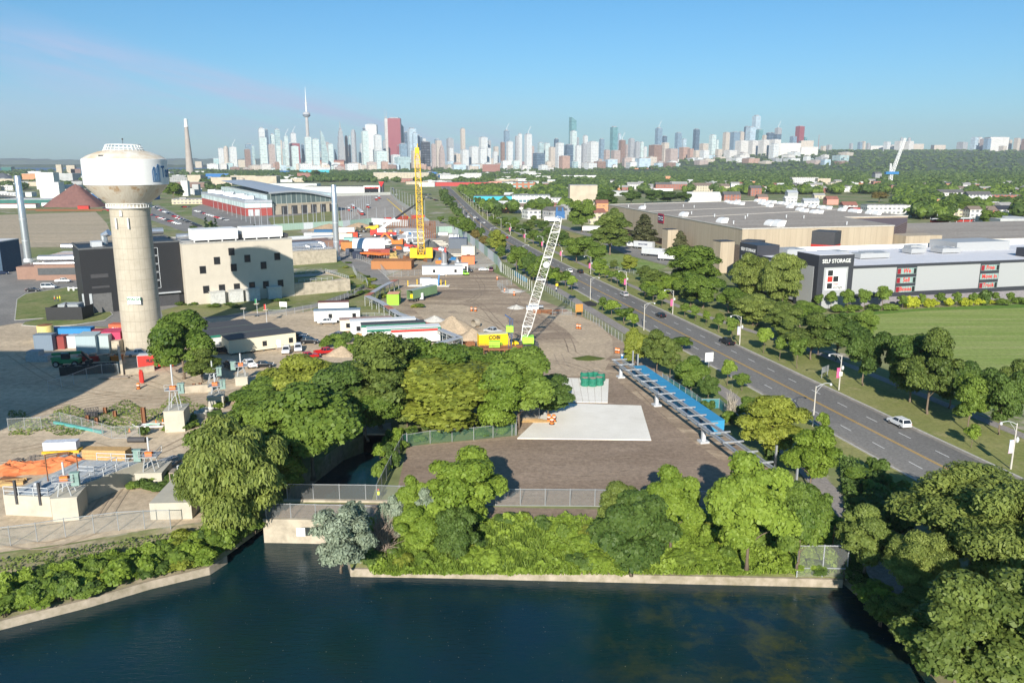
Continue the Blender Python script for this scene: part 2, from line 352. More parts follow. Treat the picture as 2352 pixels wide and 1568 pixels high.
sheet('bridge_deck',GP(('c2',60,965),('c2',150,865),('c2',500,862),('c2',1300,866),('c3',300,905),('c3',1700,925),('c3',1700,1040),('c3',240,1025),('c2',780,1000),('c2',100,995)),M_brown,0.02)
m=MB();a=g('c2',985,232);b=g('c2',1250,232);c=g('c2',1240,128);d=g('c2',980,128)
m.prism([a[:2],b[:2],c[:2],d[:2]],-5.5,0.25);tag(m.build('weir',M_cw),'concrete weir slab blocking the creek between the dark trees','weir')
m=MB()
hz=[(p[0],p[1]) for p in HOLE]
for i in range(len(hz)):
 a,b=hz[i],hz[(i+1)%len(hz)];m.quad((*a,WZ-2),(*b,WZ-2),(*b,-0.01),(*a,-0.01))
struct(m.build('creek_bank',M_bank))
sheet('dirt_yard',GP(('D',-520,1330),('D',-500,640),('D',20,640),('D',40,740),('D',260,755),('D',430,735),('D',560,715),('D',640,715),('D',715,700),('D',870,735),('D',1000,790),('D',900,830),('D',720,850),('D',650,900),('D',640,960),('D',600,1000),('D',560,1100),('D',545,1190),('D',430,1202),('D',300,1222),('D',160,1247),('D',0,1268)),M_dirt,0.02)
sheet('excavated_dirt',GP(('b1',1200,1420),('b1',1500,1350),('b1',1900,1330),('b1',2300,1270),('b2',60,1300),('b1',2250,1400),('b1',1950,1400),('b1',1750,1460),('b1',1500,1520),('b1',1250,1500)),M_sand,0.05)
sheet('weedy_slope',GP(('b2',350,520),('b2',560,470),('b2',820,380),('b2',1020,340),('b2',1300,270),('b2',1340,330),('b2',1150,420),('b2',1500,600),('b2',1320,600),('b2',900,560),('b2',700,480)),M_weed,0.05)
sheet('weed_patch',GP(('b1',1500,570),('b1',1480,500),('b1',1720,440),('b1',2351,440),('b2',300,380),('b2',840,330),('b2',1000,350),('b2',860,400),('b2',340,440),('b2',0,490),('b1',2000,560)),M_weed,0.05)
sheet('grass_slope',GP(('b2',750,110),('b2',870,110),('b2',1010,250),('b2',860,350),('b2',870,240),('b2',750,150)),M_grass,0.05)
sheet('gravel_yard',GP(('D',905,1158),('D',935,1025),('D',1190,1000),('D',1190,945),('D',1285,930),('D',1240,870),('D',1200,830),('D',1060,800),('D',980,745),('D',860,690),('D',830,660),('D',960,605),('D',1120,618),('D',1165,640),('D',1220,680),('D',1330,722),('D',1440,790),('D',1500,830),('D',1560,900),('D',1800,1100),('D',1810,1162),('D',1300,1162)),M_brown2,0.03)
sheet('forecourt_gravel',GP(('D',905,1158),('D',935,1026),('D',1190,1008),('D',1300,900),('D',1410,868),('D',1500,940),('D',1600,1020),('D',1700,1090),('D',1790,1130),('D',1795,1162),('D',1300,1162)),M_brown,0.06)
sheet('sand_strip',GP(('b3',100,420),('b3',560,540),('b3',800,620),('b3',920,760),('b3',930,900),('b3',850,960),('b3',820,1080),('b3',700,1080),('b3',500,1000),('b3',200,920),('b3',230,800),('b3',620,800),('b3',500,680),('b3',330,570)),M_sand,0.06)
sheet('sandy_ground',GP(('b2',2100,830),('b2',2351,700),('b3',100,880),('b3',900,960),('b3',830,1090),('b3',500,1110),('b3',330,1080),('b3',150,950)),M_sand,0.058)
sheet('sandy_apron',GP(('b2',1400,440),('b2',1900,450),('b2',2300,560),('b2',2351,700),('b2',2200,800),('b2',1900,760),('b2',1700,680),('b2',1560,600)),M_sand,0.06)
sheet('construction_ground',GP(('D',700,545),('D',690,525),('D',780,512),('D',980,505),('D',1010,508),('D',1090,540),('D',1150,600),('D',1110,618),('D',960,605),('D',870,640),('D',800,610),('D',760,570)),M_site,0.03)
sheet('slab_floor',GP(('e0',1200,330),('e0',1400,190),('e0',1880,150),('e0',2120,330),('e0',2100,390),('e0',1500,420)),mat('new_slab',(0.56,0.55,0.53),scale=0.1),0.06)
def tracks(s_,pts,mt,z=0.075,w=.32):
 P=[Vector((*g(s_,*q)[:2],z)) for q in pts];C=[]
 for i in range(len(P)-1):
  p0,p1,p2,p3=P[max(0,i-1)],P[i],P[i+1],P[min(len(P)-1,i+2)]
  for k_ in range(8): t=k_/8;C.append(.5*((2*p1)+(p2-p0)*t+(2*p0-5*p1+4*p2-p3)*t*t+(3*p1-p0-3*p2+p3)*t**3))
 b=MB()
 for o in (-.95,.95):
  vs=[]
  for i,c in enumerate(C): d=(C[min(i+1,len(C)-1)]-C[max(i-1,0)]).normalized();n=Vector((-d.y,d.x,0));vs+=[tuple(c+n*(o-w/2)),tuple(c+n*(o+w/2))]
  b.add(vs,[(2*i,2*i+1,2*i+3,2*i+2) for i in range(len(C)-1)])
 struct(b.build('tyre_tracks',mt))
TK1=gmat('track_dark',(0.25,0.19,0.14),(0.31,0.24,0.175),None,scale=.3);TK2=gmat('track_pale',(0.46,0.37,0.27),(0.33,0.26,0.19),None,scale=.3);TK3=gmat('track_dirt',(0.45,0.36,0.26),(0.38,0.30,0.215),None,scale=.3)
for pts,mt in ((((1450,470),(1800,400),(2150,330),(2300,220)),TK2),(((1500,500),(1900,470),(2250,380),(2340,300)),TK2),(((1650,330),(1900,300),(2150,240)),TK2),(((1620,380),(2000,420),(2200,600),(2340,760)),TK1),(((1480,530),(1800,520),(2050,560),(2300,680)),TK1),(((2000,170),(2080,300),(1950,420),(1700,460)),TK1)): tracks('b2',pts,mt)
for pts,mt in ((((40,420),(250,560),(480,720),(560,900)),TK1),(((150,900),(300,960),(500,990),(700,1060)),TK1),(((420,900),(470,1000),(560,1060)),TK2),(((300,760),(450,820),(700,980),(860,1100)),TK2),(((1050,1180),(1250,1380),(1450,1560)),TK1)): tracks('b3',pts,mt)
for pts in (((500,1480),(900,1370),(1400,1330),(1900,1300),(2300,1200)),((450,1400),(1000,1310),(1500,1290),(2100,1240)),((1200,1100),(1600,1230),(2100,1200)),((100,900),(500,1150),(900,1250),(1400,1310)),((1450,950),(1800,1180),(2250,1130)),((200,1500),(600,1330),(1100,1250))): tracks('b1',pts,TK3)
for pts in (((100,380),(700,300),(1300,420),(1750,250)),((1250,520),(1000,800),(850,1000)),((1330,480),(1100,760),(950,1000)),((-50,1180),(400,1250),(900,1100))): tracks('c1',pts,TK3)
for pts in (((-60,470),(600,490),(1150,450)),((0,560),(600,640),(1200,560)),((-100,380),(500,360),(1100,330))): tracks('c3',pts,TK1)
m=MB();A=[g('b3',390,1355),g('b3',1185,1380),g('c3',1278,285),g('c3',48,270)];m.prism([p[:2] for p in A],0,0.22);tag(m.build('concrete_pad',M_conc),'broad pale concrete pad in the brown gravel forecourt','slab')
q0=[g('b3',400,1122),g('b3',480,1345)];q1=[g('b3',890,1135),g('b3',880,1350)]
for i in range(7):
 t0,t1=(i+0.02)/7,(i+0.98)/7
 L=lambda a,b,t:(a[0]+(b[0]-a[0])*t,a[1]+(b[1]-a[1])*t)
 m=MB();m.prism([L(q0[0],q1[0],t0),L(q0[0],q1[0],t1),L(q0[1],q1[1],t1),L(q0[1],q1[1],t0)],0.0,0.2)
 tag(m.build('precast_panel',M_conc),['leftmost','second','third','fourth','fifth','sixth','rightmost'][i]+' of the seven long precast panels laid side by side behind the concrete pad','panel','precast panels behind the concrete pad')
sheet('tram_yard',GP(('a2',730,845),('a2',1235,838),('a2',1400,960),('a2',1560,1090),('a2',1500,1120),('a2',790,1120)),M_yard,0.03)
sheet('pond_shrubs_ground',GP(('a2',120,1060),('a2',660,1010),('a2',800,1100),('a2',780,1130),('a2',160,1150)),M_weed,0.05)
sheet('depot_forecourt',GP(('h0',0,1000),('h0',190,930),('h0',900,1130),('h0',1500,1050),('h0',2352,1080),('h0',2352,1130),('h0',1400,1200),('h0',1480,1340),('h0',900,1400),('h0',500,1330),('h0',0,1140)),M_asph2,0.03)
sheet('settling_lot',GP(('a1',-200,1040),('a1',880,1005),('a1',980,1110),('a1',1040,1240),('a1',1040,1320),('a1',-200,1340)),M_flat,0.03)
sheet('car_park',GP(('a1',1390,950),('a1',1450,940),('a1',1880,1150),('a1',1700,1190),('a1',1380,1080)),M_asph2,0.03)
sheet('plant_road',GP(('D',-300,600),('D',60,590),('D',100,640),('D',225,640),('D',415,700),('D',430,730),('D',270,752),('D',40,742),('D',-300,800)),M_asph2,0.04)
sheet('plant_lane',GP(('D',-60,480+60),('D',0,560),('D',60,560),('D',70,640),('D',20,660),('D',-60,640)),M_asph2,0.045)
isl=GP(('b1',140,590),('b1',160,400),('b1',240,350),('b1',620,290),('b1',920,320),('b1',1000,500),('b1',1030,540),('b1',960,590),('b1',700,630),('b1',420,650),('b1',205,635),('b1',230,610),('b1',420,570))
m=MB();c0=Vector(isl[5]);cen=sum((Vector(p) for p in isl),Vector())/len(isl)
m.prism([tuple((cen+(Vector(p)-cen)*1.02)[:2]) for p in isl],0,0.14);tag(m.build('kerb',mat('kerb_concrete',(0.5,0.48,0.44)))
 ,'pale concrete kerb ring around the grass island','kerb')
sheet('grass_island',isl,gmat('island_grass',(0.13,0.18,0.05),(0.22,0.225,0.085),(0.29,0.27,0.13),scale=0.12,fine=1.5,t3=(0.5,0.7)),0.165)
sheet('access_road',GP(('a2',500,1250),('a2',640,1370),('a2',900,1530),('b2',1050,200),('b2',1040,270),('b2',840,380),('b2',560,470),('b2',100,540),('b1',1500,600),('b1',1500,590),('b2',80,520),('b2',540,440),('b2',860,330),('b2',1240,240),('b2',1210,200),('a2',1110,1500),('a2',960,1440),('a2',760,1380)),M_asph2,0.06)
m=MB();pts=[g('a2',*q) for q in ((690,1360),(800,1410),(960,1450),(1080,1500),(1150,1560))]+[g('b2',1215,212)]
wallpts(m,pts,0,0.16,0.35);tag(m.build('kerb',MC['kerb_concrete']),'pale concrete kerb along the curving access road','kerb')
# ---- the boulevard
R0=Vector((67.2,122.3));RDIR=Vector((-0.1996,0.9799));RN=Vector((0.9799,0.1996))
def cen_(s): return 0 if s<220 else (1.15e-4*(s-220)**2 if s<620 else 18.4+0.092*(s-620))
def RD(s,o): p=R0+RDIR*s+RN*(o+cen_(s));return (p.x,p.y)
def ribbon(name,s0,s1,o0,o1,z,m,step=25,parent=None):
 b=MB();ss=[s0+(s1-s0)*i/max(1,round((s1-s0)/step)) for i in range(max(1,round((s1-s0)/step))+1)]
 vs=[];n=len(ss)
 for s in ss:
  a=o0(s) if callable(o0) else o0;c=o1(s) if callable(o1) else o1
  vs+= [(*RD(s,a),z),(*RD(s,c),z)]
 b.add(vs,[(2*i,2*i+1,2*i+3,2*i+2) for i in range(n-1)]);return struct(b.build(name,m,parent))
ribbon('grass_verge',-60,1400,8,26,0.03,M_grass);ribbon('grass_verge',-25,1400,-15,-7,0.03,M_grass)
road=ribbon('road',-90,1500,-7.9,8.1,0.10,M_asph)
M_kerb=MC['kerb_concrete']
for o,lab in ((-8.2,'pale concrete kerb along the left edge of the boulevard'),(8.1,'pale concrete kerb along the right edge of the boulevard')):
 b=MB();vs=[];S=list(range(-90,1500,30))
 for s in S: vs+=[(*RD(s,o),0),(*RD(s,o+0.3),0),(*RD(s,o+0.3),0.22),(*RD(s,o),0.22)]
 b.add(vs,[f for i in range(len(S)-1) for f in ((4*i,4*i+4,4*i+7,4*i+3),(4*i+3,4*i+7,4*i+6,4*i+2),(4*i+2,4*i+6,4*i+5,4*i+1))]);tag(b.build('kerb',M_kerb),lab,'kerb')
M_gutter=gmat('gutter',(0.30,0.27,0.235),(0.24,0.22,0.19),None,scale=0.1)
ribbon('gutter',-90,1400,7.2,8.1,0.115,M_gutter,parent=road);ribbon('gutter',-90,1400,-7.9,-7.0,0.115,M_gutter,parent=road)
ribbon('repaved_strip',-30,18,-7.0,0.5,0.113,gmat('newer_asphalt',(0.25,0.235,0.215),(0.21,0.2,0.185),None,scale=0.06,fine=2,rot=-0.2,stretch=(1,0.2)),parent=road)
M_yel=mat('yellow_paint',(0.62,0.36,0.05),var=0.1,scale=3);M_wht=mat('white_paint',(0.72,0.71,0.68),var=0.08,scale=3)
ribbon('centre_line',-90,1400,-0.05,0.12,0.125,M_yel,parent=road);ribbon('centre_line',-90,1400,-0.38,-0.21,0.125,M_yel,parent=road)
b=MB()
for o,ph in ((-3.9,2),(3.8,5.5)):
 s=-80+ph
 while s<900:
  p,q=RD(s,o-0.09),RD(s,o+0.09);r,t=RD(s+3.2,o+0.09),RD(s+3.2,o-0.09)
  b.quad((*p,.127),(*q,.127),(*r,.127),(*t,.127));s+=9.2
struct(b.build('lane_dashes',M_wht,road))
b=MB()
ribbon('sidewalk',-60,1000,lambda s:15.0+(8 if s<70 else max(0,8*(130-s)/60) if s<130 else 0),lambda s:17.4+(8 if s<70 else max(0,8*(130-s)/60) if s<130 else 0),0.06,M_path,step=12)
bpo=lambda s:float(np.interp(s,[-45,-20,-7,37,60],[-36,-26.5,-22.8,-15,-14.4]))
ribbon('bike_path',-45,330,lambda s:bpo(s)-1.7,lambda s:bpo(s)+1.7,0.06,M_path,step=6)
sheet('asphalt_patch',GP(('b3',640,425),('b3',720,412),('b3',785,440),('b3',770,462),('b3',700,462)),gmat('fresh_asphalt',(0.035,0.033,0.032),(0.05,0.047,0.045),None),0.08)
sheet('mown_field',GP(('b4',560,560),('b4',700,525),('b4',1500,480),('b4',2500,430),('b4',3200,420),('b4',3200,1500),('b4',2000,1300),('b4',1500,1000),('b4',800,760)),M_field,0.05)
sheet('lawn_strip',GP(('b4',480,540),('b4',1500,475),('b4',3000,415),('b4',3000,460),('b4',1500,500),('b4',700,555)),gmat('green_lawn',(0.10,0.20,0.03),(0.14,0.23,0.04),None),0.07)
sheet('truck_lane',GP(('a3',280,1110),('a3',430,1120),('a3',700,1200),('a3',1040,1310),('a3',1450,1440),('a3',1420,1495),('a3',1050,1400),('a3',700,1230),('a3',420,1150)),M_asph2,0.05)
sheet('dry_meadow',GP(('a3',300,1160),('a3',440,1165),('a3',720,1250),('a3',700,1300),('a3',500,1260),('a3',330,1210)),gmat('dry_grass',(0.33,0.27,0.11),(0.26,0.25,0.09),None),0.04)
sheet('meadow',GP(('a3',820,1400),('a3',1000,1390),('a3',1430,1510),('b3',1400,110),('b3',1200,160),('b3',880,90)),gmat('meadow_grass',(0.16,0.25,0.05),(0.24,0.29,0.10),None,fine=0.8),0.05)
hm=MB();NX,NY=60,44
def hill(x,y):
 a=max(0,min(1,(x/y-0.03)/0.30));a=a*a*(3-2*a);t=max(0,min(1,(y-2600)/3300));t=t*t*(3-2*t)
 return t*(6+112*a)
vs=[];
for j in range(NY+1):
 for i in range(NX+1):
  y=2400+9800*(j/NY)**1.3;x=-600+9900*i/NX;vs.append((x,y,hill(x,y)+0.02-(2 if j==0 else 0)))
hm.add(vs,[(j*(NX+1)+i,j*(NX+1)+i+1,(j+1)*(NX+1)+i+1,(j+1)*(NX+1)+i) for j in range(NY) for i in range(NX)])
struct(hm.build('hills',gmat('hill_woods',(0.055,0.085,0.03),(0.09,0.12,0.045),(0.2,0.19,0.15),scale=0.01,fine=0.06,t3=(0.62,0.66)),smooth=True))
def gz(x,y): return hill(x,y) if y>2400 and x>-600 else 0
for nm,x0,x1,y0,y1,h,z in (('island',-7000,-2600,6700,7100,24,-4),('far_shore',-9300,-2700,11600,12300,88,-4)):
 vs=[];n=90
 m=MB();
 for i in range(n+1):
  x=x0+(x1-x0)*i/n;hh=h*(0.8+0.35*random.random())*(1 if 0<i<n else 0.1);vs+=[(x,y0,z),(x,y0+40,z+hh*0.9),(x,y1-60,z+hh),(x,y1,z)]
 m.add(vs,[(4*i+j,4*i+4+j,4*i+5+j,4*i+1+j) for i in range(n) for j in range(3)])
 struct(m.build(nm,gmat('island_woods',(0.035,0.055,0.03),(0.05,0.075,0.035),None,scale=0.01,fine=0.05)))
# ---------------- trees ----------------
M_bark=mat('bark',(0.16,0.12,0.085),scale=3,bump=0.3);M_barkp=mat('pale_bark',(0.38,0.34,0.28),scale=3)
LM=dict(
 mid=leafmat('leaf_mid',(0.045,0.095,0.014),(0.205,0.285,0.048)),
 dark=leafmat('leaf_dark',(0.034,0.074,0.016),(0.145,0.215,0.045)),
 deep=leafmat('leaf_deep',(0.018,0.045,0.022),(0.05,0.10,0.042)),
 lime=leafmat('leaf_lime',(0.075,0.135,0.014),(0.28,0.375,0.055)),
 yel=leafmat('leaf_yellowgreen',(0.09,0.13,0.016),(0.34,0.37,0.06)),
 gold=leafmat('leaf_gold',(0.22,0.27,0.02),(0.50,0.52,0.05)),
 olive=leafmat('leaf_olive',(0.045,0.082,0.018),(0.215,0.27,0.06)),
 silver=leafmat('leaf_silver',(0.13,0.17,0.11),(0.36,0.42,0.31),0.15),
 willow=leafmat('leaf_willow',(0.06,0.10,0.02),(0.29,0.34,0.08)),
 rust=leafmat('leaf_rust',(0.10,0.09,0.02),(0.27,0.20,0.06)),
 pine=leafmat('leaf_pine',(0.035,0.045,0.018),(0.13,0.13,0.055),0.1),
 far=leafmat('leaf_far',(0.03,0.062,0.015),(0.14,0.20,0.045),0.15),
 bark=mat('dead_twigs',(0.27,0.21,0.17),scale=4))
ICO=None
def ico():
 global ICO
 if ICO is None:
  b=bmesh.new();bmesh.ops.create_icosphere(b,subdivisions=1,radius=1);b.verts.ensure_lookup_table()
  ICO=(np.array([v.co[:] for v in b.verts]),np.array([[v.index for v in f.verts] for f in b.faces]));b.free()
 return ICO
def unit(n):
 d=rng.normal(size=(n,3));return d/np.linalg.norm(d,axis=1)[:,None]
def leafquads(P,N,size,asp=1.0,droop=0.0):
 """small bent leaf clumps: quads at P facing N"""
 n=len(P);N=N/np.linalg.norm(N,axis=1)[:,None]
 t=np.cross(N,unit(n));t/=np.linalg.norm(t,axis=1)[:,None]+1e-9
 if droop:
  t=t*(1-droop)+np.array([0,0,-1.0])*droop;t-=N*(t*N).sum(1)[:,None];t/=np.linalg.norm(t,axis=1)[:,None]+1e-9
 b=np.cross(N,t);s=size[:,None]
 V=np.stack([P-b*s*0.5/asp-t*s*0.45,P+b*s*0.42/asp-t*s*0.5,P+b*s*0.25/asp+t*s*0.55*asp,P-b*s*0.3/asp+t*s*0.5*asp],1)
 return V.reshape(-1,3)
def arrmesh(name,verts,quads,tris,tint,m):
 me=bpy.data.meshes.new(name);nq,nt=len(quads),len(tris)
 me.vertices.add(len(verts));me.vertices.foreach_set('co',verts.astype(np.float32).ravel())
 me.loops.add(nq*4+nt*3);me.loops.foreach_set('vertex_index',np.concatenate([quads.ravel(),tris.ravel()]).astype(np.int32))
 me.polygons.add(nq+nt);me.polygons.foreach_set('loop_start',np.concatenate([np.arange(nq)*4,nq*4+np.arange(nt)*3]).astype(np.int32))
 me.update(calc_edges=True);a=me.attributes.new('tint','FLOAT','FACE');a.data.foreach_set('value',tint.astype(np.float32));me.materials.append(m);return me
def crown(name,m,R,z0,z1,lobes,n,leaf,seed=0,shape='round',asp=1.0,droop=0.0,lr=(0.30,0.46),core=0.66):
 global rng;rng=np.random.default_rng(seed)
 C=[];Rr=[];H=z1-z0
 tries=0
 while len(C)<lobes and tries<4000:
  tries+=1
  d=unit(1)[0]*rng.random()**0.4;
  if shape=='cone':
   t=rng.random()**0.8;w=(1-t)*0.85+0.06;a=rng.random()*6.28;r_=math.sqrt(rng.random())*w
   c=np.array([R*r_*math.cos(a),R*r_*math.sin(a),z0+H*(0.08+0.88*t)]);rr=R*(0.13+0.22*(1-t))
  else:
   f=0.66
   c=np.array([d[0]*R*f,d[1]*R*f,z0+H*0.5+d[2]*H*0.5*0.68]);rr=R*rng.uniform(*lr)
   if shape=='vase': k_=max(0,(c[2]-z0)/H);c[0]*=0.5+0.65*k_;c[1]*=0.5+0.65*k_
   if c[2]-rr<z0-0.15*H: c[2]=z0+rr-0.15*H
  C.append(c);Rr.append(rr)
 C=np.array(C);Rr=np.array(Rr);L=len(C)
 ltint=rng.random(L)
 w_=Rr**2;idx=rng.choice(L,size=int(n*1.7),p=w_/w_.sum());d=unit(len(idx));d[:,2]=np.where(d[:,2]<-0.35,-d[:,2],d[:,2])
 sq=np.array([1,1,0.82])
 P=C[idx]+d*sq*Rr[idx][:,None]*(0.62+0.58*rng.random(len(idx))**1.2)[:,None]
 keep=np.ones(len(idx),bool)
 for j in range(L):
  dd=((P-C[j])/sq);keep&=~((np.linalg.norm(dd,axis=1)<Rr[j]*0.62)&(idx!=j))
 P=P[keep][:n];d=d[keep][:n];idx=idx[keep][:n]
 sz=leaf*rng.uniform(0.55,1.35,len(P));Nn=d+unit(len(P))*0.75+np.array([0,-0.15,0.35])
 V=leafquads(P,Nn,sz,asp,droop);nq=len(P);Q=np.arange(nq*4).reshape(-1,4)
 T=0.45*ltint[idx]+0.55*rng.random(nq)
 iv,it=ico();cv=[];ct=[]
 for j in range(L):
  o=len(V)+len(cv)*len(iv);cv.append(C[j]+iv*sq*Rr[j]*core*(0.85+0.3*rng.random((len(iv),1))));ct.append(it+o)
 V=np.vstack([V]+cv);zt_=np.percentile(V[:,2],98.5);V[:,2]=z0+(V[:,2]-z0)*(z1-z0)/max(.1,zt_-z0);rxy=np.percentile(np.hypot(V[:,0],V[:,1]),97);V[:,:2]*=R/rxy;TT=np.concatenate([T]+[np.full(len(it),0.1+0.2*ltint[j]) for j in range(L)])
 return arrmesh(name,V,Q,np.vstack(ct),TT,m),C,Rr
def trunkmesh(name,m,R,z0,z1,r,C=None,seed=0,multi=1,bare=False):
 rd=random.Random(seed);mb=MB()
 for q in range(multi):
  a=rd.random()*6.28;off=(0 if multi==1 else R*0.12);ox,oy=math.cos(a)*off,math.sin(a)*off;lean=(0 if multi==1 else R*0.35)
  top=(ox+math.cos(a)*lean,oy+math.sin(a)*lean,z0+(z1-z0)*0.65)
  mid=(ox+rd.uniform(-.06,.06)*R,oy+rd.uniform(-.06,.06)*R,z0*0.75+0.3)
  mb.tube([(ox,oy,-0.3),(ox,oy,0.2),mid,top],[r*1.35,r*1.05,r*0.85,r*0.3],7)
  k=5 if C is None else min(len(C),7)
  for i in range(k):
   t=rd.uniform(0.15,0.8);b=Vector(mid).lerp(Vector(top),t)
   e=Vector(C[i]) if C is not None else Vector((rd.uniform(-.7,.7)*R,rd.uniform(-.7,.7)*R,z0+(z1-z0)*rd.uniform(0.5,.95)))
   mb.tube([b,b.lerp(e,0.5)+Vector((0,0,0.05*R)),e],[r*0.45,r*0.3,r*0.08],5,cap=False)
 return mb.mesh(name,m,True)
TP={}
def tmpl(key,lm,R,H,z0,lobes,n,leaf,seeds=(1,2),shape='round',r=None,asp=1.0,droop=0,multi=1,bark=None,lr=(0.30,0.46),core=0.66):
 TP[key]=[]
 for s in seeds:
  cm,C,Rr=crown('crown_'+key,LM[lm],R,z0,H,lobes,n,leaf,s*17+len(TP),shape,asp,droop,lr,core)
  tm=trunkmesh('trunk_'+key,bark or M_bark,R,z0,H,r or H*0.02,C,s,multi)
  TP[key].append((cm,tm,R,H))
tmpl('street','mid',1.9,5.6,1.5,14,3200,0.27,(1,2,3),'vase',r=0.09)
tmpl('streetlime','lime',2.0,5.8,1.5,14,3200,0.27,(4,5),r=0.09)
tmpl('med','mid',4.0,9.5,0.5,40,24000,0.25,(1,2,3),lr=(0.15,0.33))
tmpl('meddark','dark',4.0,9.5,0.5,40,24000,0.25,(4,5,6),lr=(0.15,0.33))
tmpl('medlime','lime',4.0,9.5,0.2,44,30000,0.23,(7,8),lr=(0.13,0.31))
tmpl('medyel','yel',4.0,9.5,0.2,44,28000,0.24,(9,10),lr=(0.13,0.30))
tmpl('medolive','olive',4.0,9.5,0.4,44,32000,0.21,(11,12),lr=(0.13,0.30))
tmpl('medrust','rust',3.5,8.5,1.4,20,5000,0.46,(13,),lr=(0.24,0.4))
tmpl('willow','willow',5.0,10.5,0.1,70,40000,0.25,(14,15),asp=1.6,droop=0.8,lr=(0.15,0.26),multi=2)
tmpl('locust','willow',5.5,10.5,1.5,90,50000,0.19,(16,17),asp=1.4,droop=0.35,lr=(0.13,0.24),multi=2,core=0.7)
tmpl('dense','dark',4.0,8,-0.3,50,26000,0.24,(18,),lr=(0.14,0.30))
tmpl('pine','pine',3.0,9.5,1.0,60,13000,0.27,(19,20),'cone')
tmpl('cypress','deep',1.6,7.5,0.2,22,2500,0.45,(21,),'cone')
tmpl('silver','silver',3.2,6.5,0.1,44,20000,0.19,(22,),lr=(0.18,0.30),multi=2,asp=1.3)
tmpl('shrub','mid',1.5,2.2,0.05,14,2200,0.30,(23,24),lr=(0.28,0.45),multi=3,r=0.05)
tmpl('shrublime','lime',1.5,2.2,0.05,14,2400,0.28,(25,26),lr=(0.28,0.45),multi=3,r=0.05)
tmpl('shrubyel','yel',1.5,2.2,0.05,14,2400,0.28,(27,),lr=(0.28,0.45),multi=3,r=0.05)
tmpl('shrubdark','dark',1.5,2.2,0.05,14,2200,0.30,(28,29),lr=(0.28,0.45),multi=3,r=0.05)
tmpl('shrubgold','gold',1.5,2.0,0.05,12,1800,0.35,(30,),lr=(0.28,0.45),multi=3,r=0.05)
tmpl('farm','far',5,11,1.5,14,700,1.15,(31,32,33),r=0.2)
tmpl('fard','dark',5,11,1.5,14,700,1.15,(34,35),r=0.2)
NTREE=[0,0]
def plant(key,p,R,H,label,name='tree',cat='tree',group=None,z=None,rz=None):
 T=TP[key];cm,tm,R0_,H0=T[NTREE[0]%len(T)];NTREE[0]+=1;NTREE[1]+=cat=='tree'
 o=thing(name,label,cat,(p[0],p[1],p[2] if z is None else z),random.uniform(0,6.28) if rz is None else rz,group)
 o.scale=(R/R0_,R/R0_,H/H0)
 for nm,me in (('trunk',tm),('crown',cm)):
  c=bpy.data.objects.new(nm,me);COL.objects.link(c);c.parent=o
 return o
def tree(key,s,x,y,yt,w,label,name='tree',cat='tree',group=None,z=0.0,s2=None,zz=0):
 """foot at (x,y), top at yt, crown width w, all measured on the photograph crop s"""
 p=g(s,x,y,z);H=max(1.0,HT(p,K(s2 or s,x,yt)[1])-z);
 sc_=4.704 if s in ZM else (1 if s=='D' else 2.351)
 wD=w if s=='D' else w/sc_/1.7007
 q=(p[0],p[1],H*0.55);R=wD/2/ppm(q)
 return plant(key,p,R,H,label,name,cat,group)
tree('willow','D',548,1240,978,225,'big drooping willow leaning over the water at the left bank','willow_tree',z=-1.6)
tree('willow','D',480,1190,1030,130,'smaller feathery willow left of the big drooping one','willow_tree')
tree('med','D',720,1095,885,235,'broad dark maple overhanging the creek on its left side','maple_tree')
tree('med','D',625,1055,925,170,'bushy maple between the big willow and the creek maple','maple_tree')
tree('medyel','D',695,960,828,165,'sumac-like tree covered in pale yellow flower tufts','tree')
tree('meddark','D',790,1000,850,150,'dark green tree behind the creek maple','tree')
tree('med','D',560,1080,950,130,'round green tree directly behind the big willow','tree')
tree('medolive','D',875,985,775,225,'tall olive-green tree in front of the site trailers','tree')
tree('meddark','D',790,890,835,120,'low dark tree beside the reed clump','tree')
tree('med','D',985,950,790,170,'green tree left of the yellow rental truck','tree')
tree('med','D',1100,930,800,165,'bright round tree in front of the orange excavation shoring','tree')
tree('medyel','D',1045,985,842,290,'widest yellow-green tree, with bare limbs at its foot, beside the concrete pad','tree')
tree('medolive','D',935,990,900,120,'thin yellowish tree at the creek weir','tree')
tree('med','D',1190,985,815,175,'rounded tree directly behind the widest yellow-green tree','tree')
tree('meddark','D',1258,955,868,110,'dark tree casting shadow on the corner of the concrete pad','tree')
tree('medyel','D',660,1130,1038,95,'slender yellow tree hanging over the creek bridge fence','tree')
tree('medlime','D',1055,1215,1050,185,'lone lime-green maple rising over the gravel forecourt fence','maple_tree')
tree('medlime','D',950,1215,1102,75,'narrow lime sapling left of the lone lime-green maple','tree')
tree('med','D',610,985,880,150,'round tree at the upper left of the creek thicket')
tree('med','D',845,1010,905,140,'tree between the creek maple and the tall olive tree')
tree('medlime','D',925,905,790,120,'bright tree behind the tall olive tree')
tree('med','D',520,1150,985,150,'tree filling the gap left of the big willow')
tree('medlime','D',1140,1000,860,130,'bright tree at the right shoulder of the widest yellow-green tree')
tree('silver','D',790,1310,1168,140,'silvery grey-green olive tree spilling over the quay','olive_tree')
tree('dense','D',1450,1316,1145,185,'dense dark green tree reaching down to the quay','tree')
tree('medlime','D',1540,1250,1085,130,'light feathery tree behind the dense dark one','tree')
tree('medolive','D',1420,1240,1115,100,'short olive tree at the left shoulder of the dense dark one','tree')
tree('medlime','D',1715,1300,1062,190,'tall leafy lime tree shading the right end of the forecourt','tree')
tree('med','D',1830,1300,1130,120,'green tree between the tall lime tree and the corner fence','tree')
tree('medlime','D',1862,1125,985,120,'feathery light tree over the end of the steel gantry','tree')
tree('medyel','D',1770,1050,912,140,'yellow-green tree behind the gantry, beside the blue sheds','tree')
